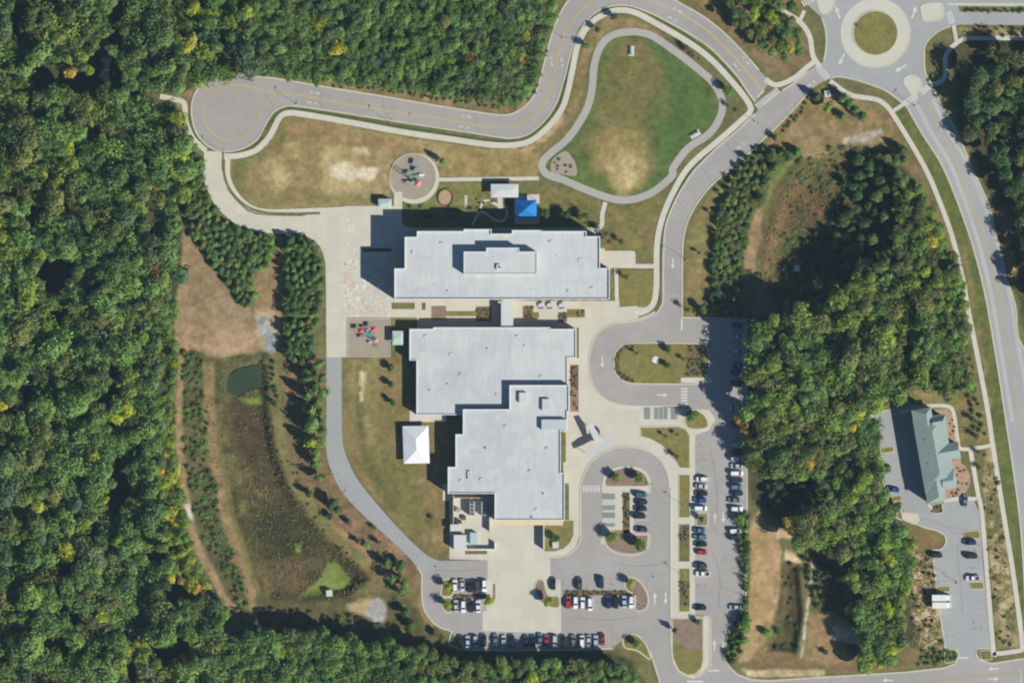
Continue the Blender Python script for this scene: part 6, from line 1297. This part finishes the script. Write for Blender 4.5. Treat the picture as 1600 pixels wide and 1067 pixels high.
scatter(rect(640, 322, 735, 345), 12, (3, 5), (1, 2), GR, 'the shaded north lawn', 59); scatter([(740, 305), (752, 300), (770, 312), (765, 330), (745, 330)], 8, (2, 3.5), (.5, 1), OL, 'the pavilion garden', 60)
scatter([(422, 560), (430, 560), (434, 640), (426, 640)], 9, (3, 5), (1, 2), DK, 'the pond bank', 61)
scatter([(440, 700), (450, 700), (500, 800), (560, 880), (550, 885), (490, 810)], 14, (1.8, 3), (.5, 1), DK, 'the basin right bank', 62)
scatter([(400, 950), (560, 960), (640, 985), (600, 1000), (420, 990)], 36, (3, 6), (1, 2.4), DK, 'the shaded south bank', 63)
scatter([(1300, 250), (1400, 230), (1400, 420), (1290, 470), (1210, 480), (1230, 400), (1310, 330)], 110, (4, 8), (1.5, 3.5), (('dark', 5), ('brown', 1), ('mid', 1)), 'the shaded eastern basin', 64)
scatter([(1115, 300), (1135, 270), (1200, 232), (1205, 262), (1160, 330), (1150, 480), (1115, 480)], 60, (3, 5), (1, 2), GR, 'the belt undergrowth', 65)
scatter([(846, 60), (836, 120), (812, 155), (828, 160), (842, 130), (856, 80)], 12, (2, 4), (.6, 1.4), DK, 'the north wood verge', 66)
scatter([(470, 128), (640, 142), (780, 165), (790, 172), (700, 158), (560, 140)], 40, (2, 4.5), (.8, 2), GR, 'the north wood edge', 67)
scatter([(1500, 545), (1518, 560), (1540, 680), (1516, 680)], 22, (3, 5.5), (1, 2.4), (('mid', 2), ('rust', 1), ('dark', 2)), 'the rough path edge', 68)
scatter([(1508, 15), (1600, 15), (1600, 19), (1508, 18)], 16, (2, 4), (1, 2), DK, 'the roundabout median', 69); scatter([(1520, 42), (1600, 44), (1600, 58), (1520, 56)], 14, (2, 5), (1, 3), OL, 'the roundabout bank', 70)
SH.sort(key=lambda t: -t['rad'])
scount = {}
for t in SH[:298]:
    size = 'big' if t['rad'] > 1.2 else 'small'; lab = f"{size} {WORD[t['t']]} shrub in {t['area']}"
    n = scount.get(lab, 0); scount[lab] = n + 1
    if n:
        nb = min((q for q in SH[:298] if q['t'] != t['t'] and q is not t), key=lambda q: (q['x'] - t['x']) ** 2 + (q['y'] - t['y']) ** 2)
        dx, dy = nb['x'] - t['x'], nb['y'] - t['y']; rel = ('left of' if dx > 0 else 'right of') if abs(dx) > abs(dy) else ('above' if dy > 0 else 'below')
        lab = f"{size} {WORD[t['t']]} shrub, {' '.join(t['area'].split()[1:3])}, {where2(t['x'], t['y'])}, {rel} {WORD[nb['t']]} bush"
    place_tree('shrub', t['x'], t['y'], t['rad'], t['h'], t['t'], lab, 'shrub', 'shrubs of ' + t['area'], None, r3)
join_rest('undergrowth', SH[298:], 'shrub', 'low bushes filling the beds, banks and basins')
TRI = [(466, 934), (498, 908), (512, 884), (520, 880), (532, 890), (550, 910), (540, 920), (520, 922), (506, 926), (480, 934)]
# rough herbs and tussocks in the meadows and basins: real blades too small to tell apart
def tussocks(name, polys, n, size, h, tints, seed, label):
    r = np.random.default_rng(seed); out = []; ts = []; nrm = []
    for poly in polys:
        xs = [p[0] for p in poly]; ys = [p[1] for p in poly]
        X = r.uniform(min(xs), max(xs), n); Y = r.uniform(min(ys), max(ys), n); k = sdist(X, Y, poly) > 0; dens = fbm(X, Y, 14, seed) + .25 * r.random(n)
        k &= dens > .54
        k &= sdist(X, Y, TRI) < -1
        X, Y = X[k], Y[k]; Z = np.array([ground_z(x, y) for x, y in zip(X, Y)])
        out.append(np.stack([(X - 800) * S, (533.5 - Y) * S, Z + r.uniform(.1, h, len(X))], 1))
    c = np.concatenate(out); V, F = quads_on(c, r.normal(size=(len(c), 3)) * .7 + np.array([0, 0, 1]), size, r)
    tn = np.array([TINT[t] for t in tints])[r.integers(0, len(tints), len(c))] * r.uniform(.7, 1.3, (len(c), 1))
    me = np_mesh(name, V, F, np.repeat(tn, 4, 0), 'leaf'); tag(link_mesh(name, me, m_leaf, None, 'stuff'), label)
tussocks('tall_grass', [basin_w], 9000, .38, .3, ['brown', 'olive', 'brown', 'olive'], 71, 'rough brown wetland grass filling the western basin')
tussocks('tall_grass', [basin_e], 6000, .4, .4, ['brown', 'olive', 'mid', 'dark'], 72, 'rough wetland grass filling the eastern basins')
tussocks('weeds', [[(284, 545), (330, 560), (338, 700), (360, 820), (395, 940), (365, 945), (320, 850), (292, 760)], [(440, 560), (508, 560), (508, 700), (560, 800), (650, 890), (600, 890), (520, 840), (470, 760)], [(1425, 860), (1460, 870), (1470, 1012), (1425, 1012)], [(1536, 702), (1552, 702), (1590, 1008), (1556, 1012)], [(1562, 385), (1590, 395), (1600, 480), (1575, 440)]], 1900, .34, .3, ['olive', 'brown', 'olive', 'rust'], 73, 'patchy weeds on the rough ground beside the tracks')
# ------------------------------------------------------------------ vehicles
m_paint = bpy.data.materials.new('car_paint'); m_paint.use_nodes = True
_b = m_paint.node_tree.nodes['Principled BSDF']; _o = m_paint.node_tree.nodes.new('ShaderNodeObjectInfo')
m_paint.node_tree.links.new(_o.outputs['Color'], _b.inputs['Base Color']); _b.inputs['Roughness'].default_value = .35; _b.inputs['Coat Weight'].default_value = .4
m_cglass = mat('car_glass', (.02, .025, .03), .08, 0, spec=.6); m_tyre = mat('tyre_rubber', (.02, .02, .02), .9, 0); m_rim = mat('wheel_rim', (.4, .4, .42), .4, 0, metallic=.6)
m_light = mat('lamp_glass', (.6, .6, .6), .2, 0); m_tail = mat('tail_lamp_red', (.35, .02, .02), .3, 0)
def loft(secs, name, m):
    """sections: (x, half width, z low, z high, half width at top)"""
    mb = MB(); n = 8
    for x, w, z0, z1, wt in secs:
        zb = z0 + (z1 - z0) * .55
        mb.v += [(x, -w * .92, z0), (x, -w, z0 + .18), (x, -w, zb), (x, -wt, z1), (x, wt, z1), (x, w, zb), (x, w, z0 + .18), (x, w * .92, z0)]
    for i in range(len(secs) - 1):
        for j in range(n):
            a, b = i * n + j, i * n + (j + 1) % n; mb.f.append([a, b, b + n, a + n])
    mb.f.append([j for j in reversed(range(n))]); mb.f.append([(len(secs) - 1) * n + j for j in range(n)])
    me = mb.mesh(name); bm = bmesh.new(); bm.from_mesh(me); bmesh.ops.recalc_face_normals(bm, faces=bm.faces); bm.to_mesh(me); bm.free(); me.materials.append(m); return me
def wheel(name='tyre'):
    mb = MB(); mb.cyl(0, 0, -.11, .11, .34, 14); me = mb.mesh(name); me.transform(Matrix.Rotation(math.pi / 2, 4, 'X')); me.materials.append(m_tyre); return me
tyre_me = wheel(); rim_me = MB().cyl(0, 0, -.12, .12, .2, 10).mesh('rim'); rim_me.transform(Matrix.Rotation(math.pi / 2, 4, 'X')); rim_me.materials.append(m_rim)
def bx(name, args, m):
    mb = MB()
    for a in args: mb.box(*a)
    me = mb.mesh(name); me.materials.append(m); return me
def glass_ring(secs): return loft(secs, 'window_glass', m_cglass)
KIND = {}
def kind(nm, L, Wd, body, cabin, roof, extra=()):
    l, w = L / 2, Wd / 2; parts = [('body', loft(body, 'body', m_paint), (0, 0, 0), True), ('window_glass', glass_ring(cabin), (0, 0, 0), False), ('roof', loft(roof, 'roof', m_paint), (0, 0, 0), True)]
    lt = bx('headlight', [(-.08, -.2, -.07, .04, .2, .07)], m_light); tl = bx('tail_light', [(-.04, -.18, -.08, .05, .18, .08)], m_tail); mr = bx('wing_mirror', [(-.08, -.1, -.06, .08, .1, .06)], m_paint)
    hz = body[-2][3] - .12
    for s in (-1, 1): parts += [('headlight', lt, (l - .06, s * w * .68, hz), False), ('tail_light', tl, (-l + .04, s * w * .7, body[1][3] - .15), False), ('wing_mirror', mr, (cabin[-2][0] + .25, s * (w + .1), body[-2][3] + .12), True)]
    KIND[nm] = (parts + list(extra), l, w)
def std(L, w, hb, hr, cab0, cab1, r0, r1):
    """body, glass and roof sections of an ordinary car; x forward"""
    l = L / 2; W2 = w / 2
    body = [(-l, W2 * .82, .35, hb - .12, W2 * .74), (-l + .12, W2 * .93, .25, hb, W2 * .84), (-l + .7, W2, .22, hb + .02, W2 * .92), (0, W2, .22, hb + .03, W2 * .94), (l - 1.1, W2, .22, hb - .02, W2 * .92), (l - .3, W2 * .95, .24, hb - .14, W2 * .84), (l, W2 * .78, .35, hb - .28, W2 * .68)]
    cabin = [(cab0, W2 * .86, hb - .02, hb + .04, W2 * .82), (r0, W2 * .87, hb - .02, hr - .05, W2 * .72), ((r0 + r1) / 2, W2 * .88, hb - .02, hr - .02, W2 * .75), (r1, W2 * .87, hb - .02, hr - .06, W2 * .72), (cab1, W2 * .86, hb - .02, hb + .03, W2 * .80)]
    roof = [(r0 - .05, W2 * .70, hr - .11, hr - .05, W2 * .64), (r0 + .2, W2 * .745, hr - .12, hr + .01, W2 * .68), (r1 - .2, W2 * .745, hr - .12, hr, W2 * .68), (r1 + .06, W2 * .70, hr - .13, hr - .06, W2 * .64)]
    return body, cabin, roof
kind('car', 4.75, 1.86, *std(4.75, 1.86, .98, 1.46, -1.75, 1.25, -1.05, .42))
kind('hatchback', 4.2, 1.78, *std(4.2, 1.78, 1.0, 1.5, -1.98, 1.1, -1.6, .3))
kind('suv', 4.8, 1.95, *std(4.8, 1.95, 1.14, 1.75, -2.25, 1.15, -1.95, .45))
kind('van', 5.0, 1.98, *std(5.0, 1.98, 1.2, 1.9, -2.4, 1.65, -2.2, .85))
pb, pc, pr = std(5.6, 2.0, 1.12, 1.85, -.75, 1.35, -.55, .6)
bed = ('cargo_bed', bx('cargo_bed', [(-2.62, -.8, 1.13, -.95, .8, 1.16)], m_dark), (0, 0, 0), False)
kind('pickup', 5.6, 2.0, pb, pc, pr, [bed, ('bed_side', bx('bed_side', [(-2.7, .8, 1.1, -.85, .95, 1.28)], m_paint), (0, 0, 0), True), ('bed_side', bx('bed_side', [(-2.7, -.95, 1.1, -.85, -.8, 1.28)], m_paint), (0, 0, 0), True)])
PAINT = {'white': (.72, .73, .74), 'silver': (.42, .45, .47), 'pale blue': (.36, .48, .54), 'grey': (.16, .17, .18), 'dark grey': (.055, .058, .065), 'black': (.018, .019, .022), 'navy blue': (.015, .03, .08), 'blue': (.02, .07, .30), 'steel blue': (.10, .18, .25), 'teal': (.05, .11, .13), 'red': (.42, .025, .03), 'dark purple': (.03, .02, .05), 'deep red': (.22, .02, .03)}
def car(k, x, y, ang, colr, label, group='cars parked at the school'):
    parts, l, w = KIND[k]; rr = random.Random(int(x * 7 + y))
    e = empty('parked_' + ('car' if k in ('car', 'hatchback') else k), W(x, y, ZA + .02), math.radians(ang + rr.uniform(-1.5, 1.5)), label, k if k in ('suv', 'van', 'pickup') else 'car', group)
    c = (*[min(.8, v * rr.uniform(.95, 1.05)) for v in PAINT[colr]], 1)
    for nm, me, loc, painted in parts:
        o = bpy.data.objects.new(nm, me); o.location = loc; o.parent = e; COL.objects.link(o)
        if painted: o.color = c
    for sx in (-1, 1):
        for sy in (-1, 1):
            o = bpy.data.objects.new('tyre', tyre_me); o.location = (sx * l * .62, sy * (w - .12), .34); o.parent = e; COL.objects.link(o)
            q = bpy.data.objects.new('rim', rim_me); q.parent = o; COL.objects.link(q)
    return e
ORD = ['first', 'second', 'third', 'fourth', 'fifth', 'sixth', 'seventh', 'eighth', 'ninth', 'tenth', 'eleventh', 'twelfth', 'thirteenth', 'fourteenth', 'fifteenth', 'sixteenth', 'seventeenth', 'eighteenth', 'nineteenth', 'twentieth']
def row(cars, phrase, from_, ang):
    for i, (k, x, y, c, *flip) in enumerate(cars):
        car(k, x, y, ang + (180 if flip else 0), c, f"{c} {k}, {ORD[i]} from the {from_} in {phrase}")
row([('car', 1152, 508, 'dark grey'), ('car', 1152.5, 526, 'silver'), ('suv', 1152.5, 549, 'silver'), ('car', 1152, 571, 'grey', 1), ('car', 1150, 581, 'blue'), ('car', 1151, 598, 'black'), ('hatchback', 1148, 637, 'silver', 1), ('suv', 1151, 662, 'dark grey'), ('suv', 1151, 696, 'pale blue'), ('car', 1153, 706.5, 'black')], 'the shaded upper right column, east car park', 'top', 0)
row([('van', 1151, 717, 'white'), ('car', 1151, 728, 'silver', 1), ('van', 1151, 739.5, 'white'), ('suv', 1151, 750, 'navy blue'), ('suv', 1151, 761, 'steel blue'), ('car', 1152, 770.5, 'navy blue'), ('car', 1147, 781, 'grey', 1), ('suv', 1151, 795, 'white')], 'the middle right column, east car park', 'top', 0)
row([('suv', 1149, 829.5, 'white'), ('suv', 1149, 839.5, 'navy blue'), ('car', 1149, 948.5, 'silver', 1)], 'the lower right column, east car park', 'top', 0)
row([('suv', 1097, 748.5, 'white', 1), ('car', 1096, 759.5, 'silver'), ('car', 1096, 770.7, 'black', 1), ('suv', 1094, 781.5, 'blue', 1), ('van', 1094.5, 794, 'white')], 'the left column above the square bed', 'top', 0)
row([('car', 1094, 828.5, 'steel blue'), ('suv', 1094, 838.8, 'steel blue', 1), ('car', 1095, 850, 'black', 1), ('hatchback', 1097, 862.5, 'red'), ('suv', 1095, 884, 'dark grey', 1), ('pickup', 1098, 896, 'white', 1), ('car', 1094, 949, 'black', 1)], 'the left column below the square bed', 'top', 0)
row([('suv', 711, 914.5, 'white'), ('car', 722.5, 914, 'silver', 1), ('suv', 734, 915.5, 'black'), ('suv', 746, 916, 'dark grey', 1), ('suv', 757, 914.5, 'white', 1)], 'the small car park upper row', 'left', 90)
row([('car', 712.5, 946.5, 'silver'), ('suv', 724, 947, 'white', 1), ('suv', 735.5, 946.5, 'black'), ('car', 747, 947, 'white')], 'the small car park lower row', 'left', 90)
row([('car', 720, 1001, 'black'), ('car', 731, 1002, 'pale blue'), ('suv', 743, 1001.5, 'silver', 1), ('suv', 756, 1000, 'black'), ('car', 774, 999, 'steel blue'), ('car', 787, 1001, 'silver'), ('suv', 800, 1001, 'black'), ('car', 822, 1001, 'dark grey'), ('car', 833, 1001, 'navy blue')], 'the southernmost row, shaded western half', 'left', 90)
row([('car', 844, 998, 'steel blue'), ('hatchback', 854, 1000, 'red'), ('suv', 867, 1001, 'silver', 1), ('car', 880, 1001, 'black'), ('suv', 896, 1001, 'grey'), ('van', 909.5, 1002, 'white'), ('car', 920, 1001, 'silver', 1), ('suv', 931, 1001.5, 'pale blue'), ('car', 941, 998.5, 'deep red', 1)], 'the southernmost row, eastern half', 'left', 90)
row([('car', 864.6, 911.5, 'dark purple'), ('suv', 905.5, 911.5, 'dark grey'), ('suv', 939.5, 909.5, 'navy blue', 1)], 'the row above the planted median', 'left', 90)
row([('suv', 888, 940.5, 'red'), ('suv', 899.5, 940.5, 'white', 1), ('suv', 910.5, 942, 'white'), ('van', 922, 943.5, 'white', 1), ('suv', 951, 940.5, 'navy blue'), ('suv', 962.5, 941, 'black', 1), ('car', 975.5, 939.5, 'pale blue'), ('suv', 986.5, 940, 'white', 1)], 'the row below the planted median', 'left', 90)
row([('suv', 1001.5, 772.5, 'teal'), ('car', 1002.5, 784, 'navy blue'), ('car', 1001, 794.5, 'black', 1), ('suv', 999.5, 806, 'black'), ('car', 1002, 827, 'dark grey', 1)], 'the row right of the drop off island', 'top', 0)
for k, x, y, a, c, l in (('car', 1395.5, 764.5, 172, 'blue', 'blue car parked behind the clinic beside the wood'), ('car', 1508, 782, 85, 'steel blue', 'blue and white car nose on to the clinic garden'), ('suv', 1463, 867, 0, 'black', 'black suv at the top of the left stalls of the clinic car park'), ('suv', 1515.5, 847, 180, 'navy blue', 'navy suv uppermost in the right stalls of the clinic car park'), ('suv', 1518, 868.5, 0, 'black', 'black suv second in the right stalls of the clinic car park'), ('pickup', 1520, 903, 180, 'white', 'white pickup with a dark bed beside the right hand clinic island')):
    car(k, x, y, a, c, l, 'cars parked at the clinic')
def box_truck(x, y, label):
    e = empty('box_truck', W(x, y, ZA + .02), .0, label, 'truck', 'white trucks in the clinic car park')
    MB().box(-3.7, -1.2, .9, 2.0, 1.2, 3.2).build('cargo_box', m_wpaint, e)
    MB().box(2.05, -1.05, .5, 3.7, 1.05, 1.4).build('bonnet', m_wpaint, e); MB().box(2.05, -1.0, 1.42, 3.1, 1.0, 2.3).build('cab', m_wpaint, e); MB().box(3.1, -.9, 1.5, 3.2, .9, 2.2).build('windscreen', m_cglass, e)
    MB().box(-3.6, -.5, .55, 3.4, .5, .88).build('chassis', m_dark, e)
    for sx in (-2.6, 2.8):
        for sy in (-.95, .95):
            o = bpy.data.objects.new('tyre', tyre_me); o.location = (sx, sy, .36); o.parent = e; COL.objects.link(o)
box_truck(1470.5, 933.5, 'upper white box truck of the pair in the clinic car park'); box_truck(1471, 945, 'lower white box truck of the pair in the clinic car park')

# ------------------------------------------------------------------ the air between the aircraft and the ground
HAZE = True
if HAZE:
    mh = bpy.data.materials.new('haze'); mh.use_nodes = True; nt = mh.node_tree
    nt.nodes.remove(nt.nodes['Principled BSDF']); pv = nt.nodes.new('ShaderNodeVolumePrincipled')
    pv.inputs['Color'].default_value = (.5, .76, 1.0, 1); pv.inputs['Density'].default_value = 1.25e-5; pv.inputs['Anisotropy'].default_value = 0.0
    nt.links.new(pv.outputs[0], nt.nodes['Material Output'].inputs['Volume'])
    hz = MB().box(-9500, -9500, -4, 9500, 9500, CAM_H + 20).build('haze', mh, None, 'stuff'); tag(hz, 'thin blue air haze over the whole site')
